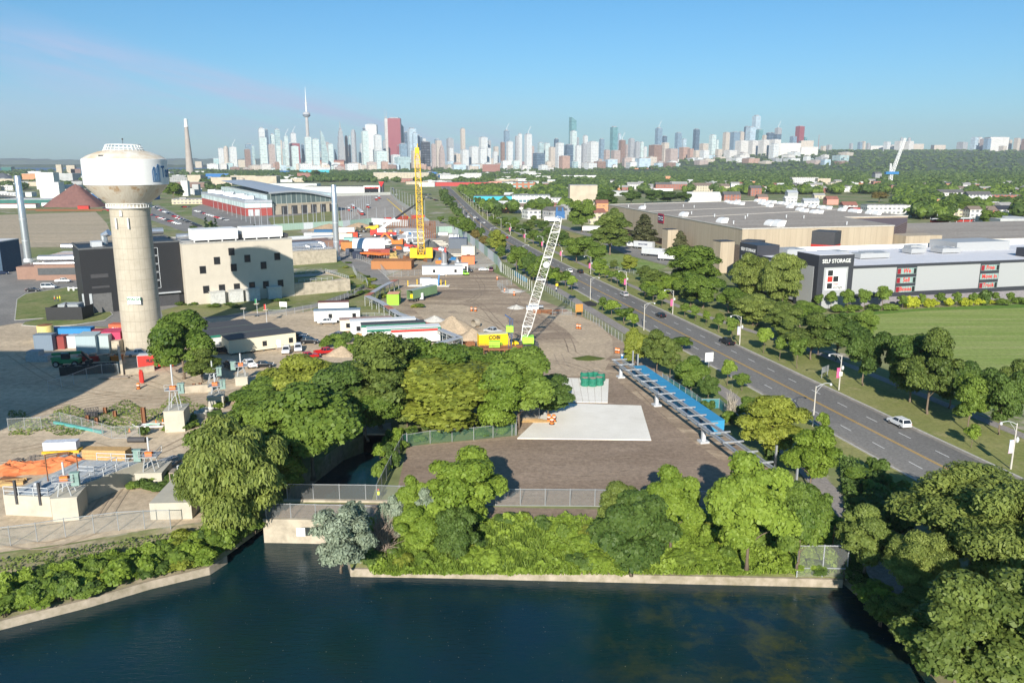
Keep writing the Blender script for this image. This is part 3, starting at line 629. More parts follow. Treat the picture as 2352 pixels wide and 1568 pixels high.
tree('medolive','D',1985,1310,1170,130,'loose tree at the water corner, right of the corner fence','tree')
tree('med','D',1860,1250,1120,100,'tree shading the bike path behind the corner fence','tree')
tree('locust','D',2230,1330,1095,330,'huge yellow-green locust tree in the lower right, in front of the road','locust_tree')
tree('locust','D',2340,1440,1160,300,'second locust tree at the right border, below the huge one','locust_tree')
tree('medolive','D',2190,1600,1330,270,'large leafy tree at the bottom right over dark water','tree')
tree('medolive','D',2390,1640,1330,330,'broad tree filling the bottom right corner','tree')
tree('locust','D',2110,1390,1230,150,'lower locust at the shore, left of the huge one','locust_tree')
tree('medolive','D',2100,1440,1360,120,'small tree low on the dark east shore','tree')
tree('meddark','D',2330,1620,1450,260,'dark tree beneath the broad corner tree','tree')
tree('med','b1',1690,1130,560,600,'large spreading honey locust beside the concrete base of the water tower','locust_tree')
tree('medolive','b1',1860,1160,850,340,'scrubby grey-olive tree at the foot of the spreading honey locust','tree')
vr=[('c4',1865,345,145,140),('b4',265,1030,765,165),('b4',105,960,745,115),('b3',2310,890,665,140),('b3',2015,765,570,115),('b3',1895,705,530,115),('b3',1780,635,505,75),('b3',1680,600,460,90),('b3',1585,565,435,95),('b3',1375,470,320,110),('b3',1295,430,280,130),('b3',1220,390,250,120),('b3',1025,300,180,90),('b3',965,275,135,110),('b3',910,245,140,85),('b3',855,215,125,90),('b3',800,190,20,120)]
ORD=['first','second','third','fourth','fifth','sixth','seventh','eighth','ninth','tenth','eleventh','twelfth','thirteenth','fourteenth','fifteenth','sixteenth','seventeenth','eighteenth','nineteenth','twentieth']
for i,(s,x,y,yt,w) in enumerate(vr):
 tree('street' if i%3 else 'streetlime',s,x,y,yt,w,f'young staked tree on the right verge of the boulevard, {ORD[i]} from the near end','street_tree',group='young trees on the right verge')
vl=[('c4',505,235,35,120,'sapling'),('b3',2110,1240,1080,150,''),('b3',1975,1190,960,140,''),('b3',1560,870,745,190,''),('b3',1115,680,530,115,''),('b3',1030,625,480,180,''),('b3',910,560,410,160,''),('b3',830,520,380,95,''),('b3',545,330,185,100,''),('b3',490,295,140,130,''),('b3',420,290,150,130,''),('b3',380,250,110,120,'')]
for i,(s,x,y,yt,w,_) in enumerate(vl):
 tree('street' if i%2 else 'streetlime',s,x,y,yt,w,f'young tree on the left verge of the boulevard, {ORD[i]} from the near end','street_tree',group='young trees on the left verge')
for key,s,x,y,yt,w,lab in (
 ('medyel','b3',1120,1030,690,230,'yellow-green tree at the head of the blue shed roof'),
 ('medolive','b3',1330,1090,695,270,'olive tree between the blue sheds and the boulevard'),
 ('medolive','b3',1450,1130,780,200,'second olive tree beside the blue sheds'),
 ('med','b3',1640,1260,925,270,'rounded green tree right of the blue shed roof'),
 ('meddark','b3',1800,1350,1110,200,'dark little tree near the bare grey tree'),
 ('med','b3',2230,1568,1310,260,'leafy tree beside the bare grey tree on the verge')): tree(key,s,x,y,yt,w,lab)
for i,(key,x,y,yt,w) in enumerate((('med',830,400,30,300),('medrust',975,475,235,190),('medrust',1120,575,350,200),('medyel',1395,700,240,300),('med',1450,790,520,160),('med',1740,1010,545,370),('med',1900,1080,590,300),('meddark',1990,1120,690,330),('med',2170,1190,700,280),('med',650,300,110,150),('med',560,195,-10,190),('meddark',1060,420,190,170),('medolive',1260,600,260,170),('medlime',1480,640,420,120),('med',340,110,-20,110),('med',740,240,-60,150),('med',2040,1180,850,200),('meddark',1680,700,520,140),('med',2290,1260,860,200))):
 tree(key,'f0',x,y,yt,w,f'{["green","green","rust-tinged","pale yellow-green","green"][min(i,4)]} tree between the hoarding and the boulevard, {ORD[i]} in its row',group='trees between the hoarding and the boulevard')
for i,(key,x,y,yt,w) in enumerate((('med',1365,160,20,190),('med',1480,200,0,180),('med',1600,270,60,230),('meddark',1840,370,130,280),('med',2040,500,230,260),('meddark',2190,560,290,220),('medolive',1960,300,60,220),('meddark',2200,250,60,260),('med',1700,180,0,180),('med',1290,110,-20,150),('med',2300,400,180,200),('medolive',2060,180,-30,220))):
 tree(key,'f0',x,y,yt,w,f'leafy tree on the right side of the distant boulevard, {ORD[i]} in its row',group='trees right of the distant boulevard')
L_=[('med','a3',640,1190,905,230,'tree with a pale top behind the crane jib head'),('medolive','a3',900,1400,1040,380,'big open poplar beside the parked trailers'),('medolive','a3',930,1260,985,190,'brown-topped poplar behind the big open poplar'),
('pine','a3',1210,1330,1040,270,'broad brown-green pine beside the parked trailers'),('pine','a3',1540,1400,1190,210,'pine in front of the warehouse wall, left of the concrete buttress'),('pine','a3',1710,1330,1210,100,'slim pine nearest the buttress of the warehouse'),
('meddark','a3',430,1330,1185,200,'dark tree by the crane jib on the verge'),('med','a3',600,1470,1240,280,'tree on the verge beside the meadow'),('med','a3',780,1500,1290,200,'second tree on the verge beside the meadow'),('medlime','a3',800,1600,1430,140,'small lime tree at the meadow edge'),
('medyel','a3',1075,1560,1405,150,'yellowish young tree standing alone in the meadow'),('medolive','a3',940,1530,1450,90,'little bush-like tree in the meadow'),
('med','b3',1640,330,-80,500,'large full tree in front of the warehouse buttress'),('medolive','b3',1300,330,130,260,'tree at the meadow fence'),('medlime','b3',1290,370,240,170,'light tree under the meadow-fence tree'),
('medlime','b3',1450,350,190,280,'bright tree beside the sidewalk'),('med','b3',1750,480,180,330,'round tree in the middle of the park'),('medolive','b3',1640,450,250,200,'olive tree in the middle of the park'),
('willow','b3',2180,420,0,340,'tall weeping willow near the storage building'),('med','b3',1990,520,290,230,'dark round tree left of the weeping willow foot'),('willow','b3',2230,640,370,380,'low wide willow over the sidewalk'),
('willow','b4',110,480,0,400,'willow screening the left face of the storage building'),('medolive','b4',120,760,440,330,'olive tree beside the playing field corner'),('medolive','b4',390,950,540,400,'thick olive tree at the playing field corner'),('meddark','b4',620,960,540,360,'dark tree at the edge of the mown field'),
('meddark','b4',870,1190,700,360,'tree with a stout pale trunk beside the pink banner lamp'),('meddark','b4',1300,1340,740,420,'widest tree of the row along the mown field'),('medolive','b4',1460,1450,700,480,'tall dusty tree of the row along the mown field'),('meddark','b4',1660,1400,960,420,'tree at the right end of the row along the mown field'),
('meddark','b4',1180,1220,760,260,'dark tree squeezed inside the row along the mown field'),
('med','c4',1830,200,-300,330,'tree left of the nearest street lamp'),('meddark','c4',2120,230,-330,420,'dark tree behind the nearest street lamp'),('medolive','b4',2230,1480,980,320,'tree at the right border above the nearest street lamp'),('meddark','b4',2420,1520,1000,300,'dark tree cut off by the right border')]
for key,s,x,y,yt,w,lab in L_: tree(key,s,x,y,yt,w,lab)
for i,(x,y,yt,w) in enumerate(((460,500,355,80),(575,500,325,100),(725,515,312,120),(875,510,312,120),(1045,500,282,140),(1232,490,365,95),(1405,485,350,60),(1575,475,340,100),(1730,470,335,80),(1885,460,345,90),(2080,445,335,75),(2220,440,335,70))):
 tree('street',"b4",x,y,yt,w,f'small tree against the grey storage building wall, {ORD[i]} from the left','tree',group='small trees along the storage building')
tree('shrubdark','b4',1990,450,320,140,'dark round bush amid the small trees along the storage wall',cat='bush',name='bush')
for i,(x,y,yt,w) in enumerate(((1280,480,375,80),(1340,478,380,80),(1470,472,395,70),(1520,470,398,60),(1655,462,390,70),(1790,458,385,80),(1840,455,388,60),(1935,450,385,80),(2050,440,405,60))):
 tree('shrubgold','b4',x,y,yt,w+30,f'bright yellow hedge shrub by the storage wall, {ORD[i]} from the left','shrub',cat='shrub',group='yellow hedge shrubs')
for i,(x,y,yt,w) in enumerate(((650,520,450,120),(780,515,450,130),(950,505,440,130),(1120,498,440,120),(2160,450,395,110),(2330,440,385,120))):
 tree('shrub','b4',x,y,yt,w+30,f'green hedge shrub by the storage wall, {ORD[i]} from the left','shrub',cat='shrub',group='green hedge shrubs')
PK=random.Random(8)
for i in range(46):
 u,v=PK.uniform(1430,2020),PK.uniform(590,820)
 s=(G(u,v)[0]-67.2)*-.1996+(G(u,v)[1]-122.3)*.9799;o=(G(u,v)[0]-67.2)*.9799+(G(u,v)[1]-122.3)*.1996
 if not 20<o<50: continue
 plant(PK.choice(['med','medolive','meddark','med']),G(u,v),PK.uniform(3,4.6),PK.uniform(6,9),'one of the close-grown trees between the boulevard sidewalk and the storage building',group='park trees beside the sidewalk')
for key,s,x,y,yt,w,lab in (('meddark','a3',880,990,820,190,'leftmost of the round dark trees behind the brown warehouse'),('meddark','a3',1095,940,815,190,'second of the round dark trees behind the brown warehouse'),('meddark','a3',1290,930,808,180,'third of the round dark trees behind the brown warehouse'),('meddark','a3',1430,925,820,190,'fourth of the round dark trees behind the brown warehouse'),('meddark','a3',1570,925,830,150,'rightmost of the round dark trees behind the brown warehouse'),
 ('med','a3',220,1050,920,170,'green tree beside the red truck'),('meddark','a3',130,1040,940,60,'narrow dark tree beside the cream gabled house'),('med','a3',320,1060,930,110,'tree right of the cream gabled house'),
 ('med','a1',1600,900,740,190,'big leafy tree behind the concrete silo'),('med','a1',1650,860,780,90,'lesser tree right of the big silo-side one'),
 ('cypress','h0',265,1410,1180,110,'left of two dark columnar trees by the car park'),('cypress','h0',440,1400,1200,105,'right of two dark columnar trees by the car park'),('med','h0',350,1390,1240,100,'bushy tree between the two dark columnar trees'),('cypress','h0',1150,1390,1300,90,'small pointed tree by the green hoarding'),('meddark','h0',30,1430,1330,140,'dark bush behind the black building'),
 ('meddark','a2',545,700,625,90,'dark tree in front of the teal-roofed shed'),('med','a4',2040,1170,1000,220,'tree in front of the tram shed at the right'),('medyel','a4',1710,950,860,130,'yellowing tree in front of the terrace houses'),('med','a4',1780,1040,910,260,'green tree by the right-hand tram stop'),('medrust','a4',1020,920,825,160,'rust-coloured tree beyond the warehouse roof'),('med','a4',1350,1000,890,130,'tree right of the white modern townhouses'),('meddark','a4',2210,960,890,70,'purple-dark little tree before the brick terrace'),('med','a4',1640,1120,1030,200,'hedge-like tree before the parked trams')): tree(key,s,x,y,yt,w,lab)
ROW=[(s,o) for s in range(560,1100,34) for o in (-14,15)]
for i,(s,o) in enumerate(ROW):
 p=RD(s+random.uniform(-8,8),o+random.uniform(-3,6)*(1 if o>0 else -1));plant('farm' if i%3 else 'fard',(*p,0),random.uniform(3.2,5),random.uniform(7,10),'leafy tree lining the far stretch of the boulevard',group='trees lining the far boulevard')
print('trees near',NTREE)
FB=[]   # keep-clear boxes in photo space (u0,v0,u1,v1) where buildings show
def clear(u,v):
 for a in FB:
  if a[0]<u<a[2] and a[1]<v<a[3]: return False
 return True
# ---------------- water tower ----------------
M_white=mat('white_paint_coat',(0.74,0.74,0.73),var=0.04,rough=0.5)
M_glass=mat('dark_glass',(0.02,0.022,0.025),rough=0.12,var=0.02,spec=0.6)
M_black=mat('black_cladding',(0.022,0.023,0.026),rough=0.5,var=0.1)
M_steel=mat('galvanised',(0.45,0.47,0.49),rough=0.45,metal=0.5,var=0.1)
M_duct=mat('silver_duct',(0.62,0.64,0.67),rough=0.3,metal=0.75,var=0.08)
M_alu=mat('aluminium',(0.58,0.60,0.62),rough=0.5,metal=0.2,var=0.06)
M_dark=mat('dark_metal',(0.06,0.06,0.065),rough=0.6)
M_rust=mat('rusted_steel',(0.22,0.095,0.045),scale=2,rough=0.85)
M_rubber=mat('rubber',(0.02,0.02,0.02),rough=0.9,var=0.02)
M_red=mat('red_paint',(0.50,0.035,0.025),rough=0.5,var=0.1);M_blue=mat('blue_paint',(0.03,0.18,0.42),rough=0.5,var=0.12)
M_orange=mat('orange_paint',(0.75,0.19,0.03),rough=0.6,var=0.08);M_yellow=mat('yellow_paint_coat',(0.85,0.55,0.01),rough=0.5,var=0.06)
M_green=mat('green_paint',(0.03,0.22,0.09),rough=0.5);M_limep=mat('lime_paint',(0.36,0.78,0.06),rough=0.5,var=0.05)
M_wood=mat('pale_timber',(0.52,0.33,0.14),scale=2);M_ply=mat('weathered_timber',(0.33,0.27,0.21),scale=2)
tw=thing('water_tower','tall concrete water tower with a white steel tank and rust-stained cone','water tower',(-94.9,200,0));tw.scale=(.9,.9,1)
k=NT('shaft_concrete');t=k.n('ShaderNodeTexCoord').outputs['Object'];s_=k.n('ShaderNodeSeparateXYZ');k.l(t,s_.inputs[0])
ang=k.m_('MULTIPLY',k.m_('ARCTAN2',s_.outputs[1],s_.outputs[0]),24/(2*math.pi))
l1=k.m_('LESS_THAN',k.m_('ABSOLUTE',k.m_('SUBTRACT',k.m_('FRACT',k.m_('ADD',ang,100)),0.5)),0.04)
l2=k.m_('LESS_THAN',k.m_('FRACT',k.m_('DIVIDE',s_.outputs[2],2.6)),0.06)
base=k.mix(k.ramp(k.noise(t,0.5,6,0.7),0.3,0.7),(0.50,0.45,0.365),(0.40,0.355,0.28))
wnn=k.n('ShaderNodeTexWhiteNoise',noise_dimensions='1D');k.l(k.m_('FLOOR',k.m_('DIVIDE',s_.outputs[2],2.6)),wnn.inputs['W'])
base=k.mix(k.m_('MULTIPLY',wnn.outputs[0],0.22),base,(0.34,0.30,0.24))
k.setc(k.mix(k.m_('MULTIPLY',k.m_('MAXIMUM',l1,l2),0.5),base,(0.27,0.24,0.19)));k.b.inputs['Roughness'].default_value=0.9
M_shaft=k.m
m=MB();m.lathe([(5.35,-0.5),(5.3,3),(5.1,36.0)],64);m.build('shaft',M_shaft,tw,smooth=True)
k=NT('rust_streaked');t=k.n('ShaderNodeTexCoord').outputs['Object'];s_=k.n('ShaderNodeSeparateXYZ');k.l(t,s_.inputs[0])
cb=k.n('ShaderNodeCombineXYZ');k.l(k.m_('MULTIPLY',k.m_('ARCTAN2',s_.outputs[1],s_.outputs[0]),9.0),cb.inputs[0]);k.l(k.m_('MULTIPLY',s_.outputs[2],0.15),cb.inputs[1])
st=k.noise(cb.outputs[0],3.0,7,0.7);c=k.mix(k.ramp(st,0.35,0.7),(0.74,0.69,0.60),(0.58,0.49,0.38))
c=k.mix(k.m_('MULTIPLY',k.ramp(k.noise(t,0.35,6,0.75),0.54,0.66),0.8),c,(0.42,0.24,0.10));k.setc(c);k.b.inputs['Roughness'].default_value=0.6;M_cone=k.m
m=MB();m.lathe([(5.0,35.6),(5.3,35.8),(5.35,36.9),(8.0,38.8),(10.5,41.4)],64);m.build('cone',M_cone,tw,smooth=True)
m=MB();m.lathe([(10.5,41.4),(10.68,41.5),(10.68,47.5),(10.55,47.6)],72);tank=m.build('tank',M_white,tw,smooth=True)
m=MB();m.lathe([(10.55,47.6),(9.0,48.45),(6.5,49.3),(4.2,49.75),(0.1,50.0)],64);m.build('tank_roof',mat('stained_white',(0.70,0.67,0.60),col2=(0.52,0.40,0.26),scale=0.28),tw,smooth=True)
m=MB();a=-1.75;m.box(10.2*math.cos(a)*0.93-0.6,-9.35,48.02,10.2*math.cos(a)*0.93+0.6,-8.9,48.5);m.build('vent_hatch',M_dark,tw)
m=MB()
for i in range(28):
 a=2*math.pi*i/28;m.bar((5.2*math.cos(a),5.2*math.sin(a),49.4),(4.3*math.cos(a),4.3*math.sin(a),51.0),0.12)
for r,z in ((5.0,49.8),(4.75,50.3),(4.3,51.0)):
 m.tube([(r*math.cos(a),r*math.sin(a),z) for a in [2*math.pi*j/40 for j in range(41)]],0.09,5)
m.build('roof_railing',M_white,tw)
m=MB()
m.tube([(5.75*math.cos(a),5.75*math.sin(a),36.9) for a in [2*math.pi*j/40 for j in range(41)]],0.10,5);m.tube([(5.75*math.cos(a),5.75*math.sin(a),35.95) for a in [2*math.pi*j/40 for j in range(41)]],0.12,5)
for i in range(40):
 a=2*math.pi*i/40;m.bar((5.75*math.cos(a),5.75*math.sin(a),35.9),(5.75*math.cos(a),5.75*math.sin(a),36.9),0.1)
m.build('walkway',M_white,tw)
m=MB();m.tube([(0,0,50),(0,0,52.2)],0.06,6);m.ball((0,0,52.3),0.22);m.build('beacon',M_dark,tw)
for a in (-1.85,-1.25):
 m=MB();x,y=5.45*math.cos(a),5.45*math.sin(a);m.box(x-0.18,y-0.25,31.0,x+0.18,y+0.1,33.6);m.build('antenna_panel',M_alu,tw)
m=MB();m.box(-0.35,-5.5,34.0,0.35,-5.2,35.4);m.build('equipment_box',mat('box_white',(0.66,0.66,0.64)),tw)
M_logo=mat('logo_blue',(0.06,0.16,0.33),var=0.25,scale=2)
def wrap(me,r,a0,z):
 for v in me.vertices:
  a=a0+v.co.x/r;rr=r+v.co.z;z_=z+v.co.y
  v.co=(rr*math.sin(a),-rr*math.cos(a),z_)
 return me
def wrapped(me,name,r,a0,z,m_):
 wrap(me,r,a0,z);me.materials.clear();me.materials.append(m_);o=bpy.data.objects.new(name,me);COL.objects.link(o);o.parent=tank
lt=text_mesh('Toronto',3.1,0.03,0.05,'LEFT');lt.transform(Matrix.Diagonal((0.95,1.25,1,1)));wrapped(lt,'lettering',10.72,1.38,44.4,M_logo)
lt=text_mesh('Toronto',3.1,0.03,0.05,'LEFT');lt.transform(Matrix.Diagonal((0.95,1.25,1,1)));wrapped(lt,'lettering',10.72,-1.94,44.4,M_logo)
for A in (1.09,-2.24):
 m=MB()
 def seg(p,q):
  n=4;
  for i in range(n):
   a=(p[0]+(q[0]-p[0])*i/n,p[1]+(q[1]-p[1])*i/n);b_=(p[0]+(q[0]-p[0])*(i+1)/n,p[1]+(q[1]-p[1])*(i+1)/n)
   m.bar((a[0],a[1],0),(b_[0],b_[1],0),0.22,0.06)
 for x0,x1,zt in ((0,0.85,1.3),(1.45,2.3,1.9)):
  seg((x0,-1.9),(x0,zt-0.9));seg((x0,zt-0.9),(x0+0.45,zt));seg((x0+0.45,zt),(x1,zt-0.2));seg((x1,zt-0.2),(x1+0.1,-1.9))
 seg((-0.1,-2.1),(2.5,-2.1));seg((0.85,-0.6),(1.45,-0.2));seg((0.5,-1.9),(0.5,1.1));seg((1.95,-1.9),(1.95,1.6))
 wrapped(m.mesh('tower_emblem',M_logo),'tower_emblem',10.72,A,44.4,M_logo)
a=math.radians(-9)
sg=thing('wall_sign','white square sign with green lettering fixed to the water tower shaft','sign',(-94.9+1.0,200-4.78,13.3),math.radians(6))
m=MB();m.box(-1.6,-0.12,-0.95,1.6,0.05,0.95);m.build('board',mat('sign_white2',(0.72,0.73,0.72),var=0.03),sg)
lettering('WALSH',1.0,M_green,sg,(0,-0.14,0.35),bold=0.02)
m=MB();m.box(-1.2,-0.15,-0.75,1.2,-0.12,-0.6);m.build('strap_line',M_green,sg)
m=MB();m.box(-102.6,194.5,0,-98.5,197.5,3.2);tag(m.build('plinth_block',M_cw),'small pale concrete block against the water tower base','block')
# ---------------- generic building frame ----------------
def frame(p,q):
 a=Vector(p[:2]);b=Vector(q[:2]);d=b-a;return math.atan2(d.y,d.x),d.length
def bldg(name,label,p,q,cat='building',group=None):
 rz,L=frame(p,q);return thing(name,label,cat,(p[0],p[1],p[2] if len(p)>2 else 0),rz,group),L
def parapet(m,x0,y0,x1,y1,z,h=0.6,t=0.3):
 m.box(x0,y0,z,x1,y0+t,z+h);m.box(x0,y1-t,z,x1,y1,z+h);m.box(x0,y0+t,z,x0+t,y1-t,z+h);m.box(x1-t,y0+t,z,x1,y1-t,z+h)
def window(parent,x,z,w,h,y=0,fr=None,gl=None,t=0.18,depth=0.12,arg='y'):
 """dark framed window on the front wall (y=0) of a local frame, pane as its part"""
 m=MB();m.box(x-w/2,y-depth,z-h/2,x-w/2+t,y+0.02,z+h/2);m.box(x+w/2-t,y-depth,z-h/2,x+w/2,y+0.02,z+h/2)
 m.box(x-w/2+t,y-depth,z-h/2,x+w/2-t,y+0.02,z-h/2+t);m.box(x-w/2+t,y-depth,z+h/2-t,x+w/2-t,y+0.02,z+h/2)
 f=m.build('window',fr or M_black,parent)
 m=MB();m.box(x-w/2+t,y-depth*0.4,z-h/2+t,x+w/2-t,y+0.02,z+h/2-t);m.build('pane',gl or M_glass,f);return f
def hvac(parent,x,y,z,w,d,h,name='rooftop_unit',mt=None):
 m=MB();m.box(x,y,z+0.3,x+w,y+d,z+0.3+h);m.box(x+0.1,y+0.1,z,x+0.3,y+0.3,z+0.3);m.box(x+w-0.3,y+0.1,z,x+w-0.1,y+0.3,z+0.3);m.box(x+w-0.3,y+d-0.3,z,x+w-0.1,y+d-0.1,z+0.3)
 m.box(x+w*0.2,y+d*0.2,z+0.3+h,x+w*0.5,y+d*0.8,z+0.42+h);return m.build(name,mt or M_white,parent)
bp,bq=g('b1',1720,455),g('b2',360,365)
B,L=bldg('plant_building','beige plant building with scattered dark square windows and white roof boxes',bp,bq)
M_beige=mat('beige_render',(0.53,0.48,0.40),var=0.06,scale=0.3)
D_=26;H_=20.3
m=MB();m.box(0,0,-0.3,L,D_,H_);m.build('wall',M_beige,B)
m=MB();parapet(m,-0.1,-0.1,L+0.1,D_,H_,0.5);m.build('parapet',mat('coping_metal',(0.40,0.39,0.36)),B)
m=MB();m.box(0.4,0.4,H_,L-0.4,D_-0.4,H_+0.06);m.build('roof',mat('grey_roof',(0.42,0.41,0.39),scale=0.4),B)
def wz(x,y,sx='b1'):
 u,v=K(sx,x,y);best=None
 for i in range(200):
  t=i/199;P=Vector(bp[:2]).lerp(Vector(bq[:2]),t);z=0
  uu=PX((P.x,P.y,8))[0]
  if best is None or abs(uu-u)<best[0]: best=(abs(uu-u),t,P)
 return best[1]*L,HT((best[2].x,best[2].y),v)
for s,x,y in (('a1',2145,1370),('a1',2008,1453),('a1',2286,1433),('a1',2155,1516),('a1',1870,1537),('a2',205,1414),('a2',76,1496),('b1',1887,307),('b1',2030,295),('b1',2168,285),('b1',2307,272),('b2',88,262),('b2',222,250)):
 lx,lz=wz(x,y,s);window(B,lx,lz,2.0,2.5,fr=M_black,t=0.3)
for s,x,y in (('b1',1975,405),('b1',2145,398),('b1',2300,388),('b2',148,365)):
 lx,lz=wz(x,y,s);m=MB();m.box(lx-2.3,-2.4,0,lx+2.3,-0.05,4.0);m.box(lx-2.5,-2.6,4.0,lx+2.5,-0.05,4.2);m.build('louvre_box',mat('louvre_white',(0.55,0.55,0.52)),B)
for x0,w in ((4.5,14.5),(21,13.5)):
 m=MB();m.box(x0,3,H_+0.8,x0+w,11,H_+4.4)
 for q in (0,1,2,3): m.box(x0+q*w/3.2,3.2,H_+0.06,x0+q*w/3.2+0.3,3.5,H_+0.8)
 m.build('rooftop_unit',M_white,B)
m=MB();m.box(19.3,5,H_+0.06,20.7,9,H_+2);m.box(35,4,H_+0.06,36.8,9,H_+1.6);m.build('duct_box',M_dark,B)
m=MB();m.tube([(1,14,H_+1.6),(L-1,14,H_+1.6)],0.9,12);m.build('roof_duct',M_duct,B)
B2=thing('black_plant_building','tall black metal-clad plant building half hidden by the water tower','building',(bp[0],bp[1],0),frame(bp,bq)[0])
m=MB();m.box(-12.2,3.4,-0.3,-0.15,30,21.0);m.build('wall',M_black,B2)
m=MB();m.box(-30,1.2,-0.3,-12.4,24,20.2);m.build('west_wing',M_black,B2)
m=MB();parapet(m,-30.1,1.1,-12.3,24,20.2,0.5);parapet(m,-12.3,3.3,-0.1,30,21,0.4);m.build('parapet',mat('dark_coping',(0.12,0.125,0.13)),B2)
m=MB();m.box(-27.5,1.1,11.2,-22.5,1.2,12.4);m.box(-27.5,1.1,7.9,-22.5,1.2,8.6);m.build('louvre',M_dark,B2)
m=MB();m.box(-28.2,1.05,0,-22.2,1.2,6.2);m.build('loading_door',mat('door_grey',(0.13,0.13,0.13)),B2)
for i in range(5):
 m=MB();z0=6.2+i*2.7;m.box(-9.6,3.3,z0,-7.0,3.4,z0+0.12);m.box(-9.6,3.3,z0,-9.45,3.4,z0+2.5);m.box(-7.1,3.3,z0,-6.95,3.4,z0+2.5);m.box(-9.6,3.3,z0+2.4,-7.0,3.4,z0+2.52);f=m.build('window',M_alu,B2)
 m=MB();m.box(-9.45,3.34,z0+.12,-7.1,3.4,z0+2.4);m.build('pane',M_glass,f)
m=MB();m.box(-9.5,1.8,4.4,-1.2,3.4,4.7);m.build('canopy',M_alu,B2)
m=MB();m.box(-9,3.25,0,-1.6,3.4,4.0);m.build('entrance',M_dark,B2)
m=MB();m.tube([(-21,16,20.2),(-21,16,23.2),(-19.5,14.5,24.2)],1.1,12);m.build('roof_duct',M_duct,B2)
m=MB();m.box(-25.5,9,20.2,-22.5,14,21.8);m.build('duct_box',M_alu,B2)
m=MB();m.tube([(-10,14,21.0),(-10,14,23.6),(-7,14,24.0),(-3,14,24.0)],1.1,12);m.build('roof_duct',M_duct,B2)
wp,wq=g('b1',330,225),g('b1',905,215)
W,L=bldg('brick_plant_wing','low brown brick plant wing carrying fat silver ducts along its roof',wp,wq)
M_bbrick=mat('brown_brick',(0.27,0.165,0.125),scale=1,var=0.1)
m=MB();m.box(0,0,-0.2,L*0.67,34,6.2);m.box(-8.5,3.5,-0.2,-0.05,20,5.2);m.build('wall',M_bbrick,W)
m=MB();m.box(L*0.67+0.02,1.0,-0.2,L,34,6.0);m.build('east_wall',M_beige,W)
m=MB();m.box(1.2,-0.12,2.2,16,0.02,5.0);m.build('window_band',mat('grey_glass',(0.10,0.105,0.11),rough=0.2),W)
m=MB();m.box(L-4.4,0.85,0.8,L-0.6,1.0,4.2);m.build('blue_window',mat('blue_frame',(0.05,0.22,0.38)),W)
m=MB();m.box(-0.2,8,6.25,L,30,8.6);m.build('white_roof',mat('white_roof_sheet',(0.60,0.60,0.60)),W)
m=MB()
for q in range(4): m.box(0,9.5+q*4.5,8.62,L-2,9.8+q*4.5,8.75)
m.build('roof_rib',M_bbrick,W)
for a_,b_,r_ in (((-2,33,10.4),(L,33,10.4),1.2),((0,5,8.4),(L,5,8.4),1.3),((-1,2.6,6.6),(L,2.6,6.6),0.5)):
 m=MB();m.tube([a_,b_],r_,12);m.build('roof_duct',M_duct,W)
m=MB()
for q in range(8): m.bar((-2+q*0.01,2+q*1.0,6.2),(-2+q*0.01,2+q*1.0,8.6),0.12)
m.bar((-2,2,8.6),(-2,9,8.6),0.12);m.bar((-2,2,7.4),(-2,9,7.4),0.12);m.build('railing',M_steel,W)
def stack(s,x,y,xt,yt,r0,r1,label,n='steel_chimney',mt=None,extra=None):
 p=g(s,x,y);st='a'+s[1];h=HT(p,K(st,xt,yt)[1]);o=thing(n,label,'chimney',(p[0],p[1],0))
 m=MB();m.lathe([(r0,-.3),(r0*0.97,h*0.5),(r1,h-0.4),(r1*0.85,h)],24);m.build('flue',mt or M_duct,o,smooth=True)
 m=MB();m.lathe([(r0*1.25,0),(r0*1.25,1.2),(r0,1.8)],24);m.build('base_collar',M_alu,o)
 for z in (h*0.25,h*0.5,h*0.75): m=MB();m.lathe([(r0*1.04,z),(r0*1.04,z+0.25)],24);m.build('band',M_alu,o)
 return o,h
stack('b1',262,55,175,672,1.65,1.35,'leaning-looking silver steel chimney at the left border')
stack('b2',745,40,695,757,1.45,1.2,'slim silver steel chimney beside the curving access road')
tp,tq=g('b2',362,365),g('b2',868,318)
T_,L=bldg('settling_tank','low pale concrete tank with railed roof and a strip of grass',tp,tq,'tank')
m=MB();m.box(0.05,0,-0.2,L,0.4,4.4);m.box(L-0.4,0.4,-0.2,L,26,4.4);m.box(0.05,0.4,-0.2,L-0.4,26,3.9);m.build('wall',M_cw,T_)
m=MB();m.prism([(1,5),(15,5),(22,8),(20,16),(2,20)],3.9,4.0);m.build('grass_roof',M_grass,T_)
def rail(m,pts,h=1.1,n=2,sp=2.0,w=0.09):
 for a,b in zip(pts[:-1],pts[1:]):
  a=Vector(a);b=Vector(b);L_=(b-a).length;c=max(1,round(L_/sp))
  for i in range(c+1):
   p=a.lerp(b,i/c);m.bar(p,p+Vector((0,0,h)),w)
  for j in range(n): m.bar(a+Vector((0,0,h*(j+1)/n)),b+Vector((0,0,h*(j+1)/n)),w)
m=MB();rail(m,[(3,4.5,4.0),(16,4.5,4.0)]);rail(m,[(L-0.3,0.4,4.4),(L-0.3,24,4.4),(L-14,25,4.4)]);m.build('railing',M_alu,T_)
hp,hq=g('a2',340,1510),g('a2',620,1470)
Hh=thing('pipework_deck','low concrete deck crowded with silver pipes behind the railed tank','building',(*G(*K('a2',335,1540))[:2],0),frame(tp,tq)[0])
m=MB();m.box(2,16,-0.1,27,44,6.3);m.build('wall',M_cw,Hh)
m=MB();m.box(2,20,6.3,27,44,6.4);m.build('roof',mat('pale_membrane',(0.6,0.61,0.63)),Hh)
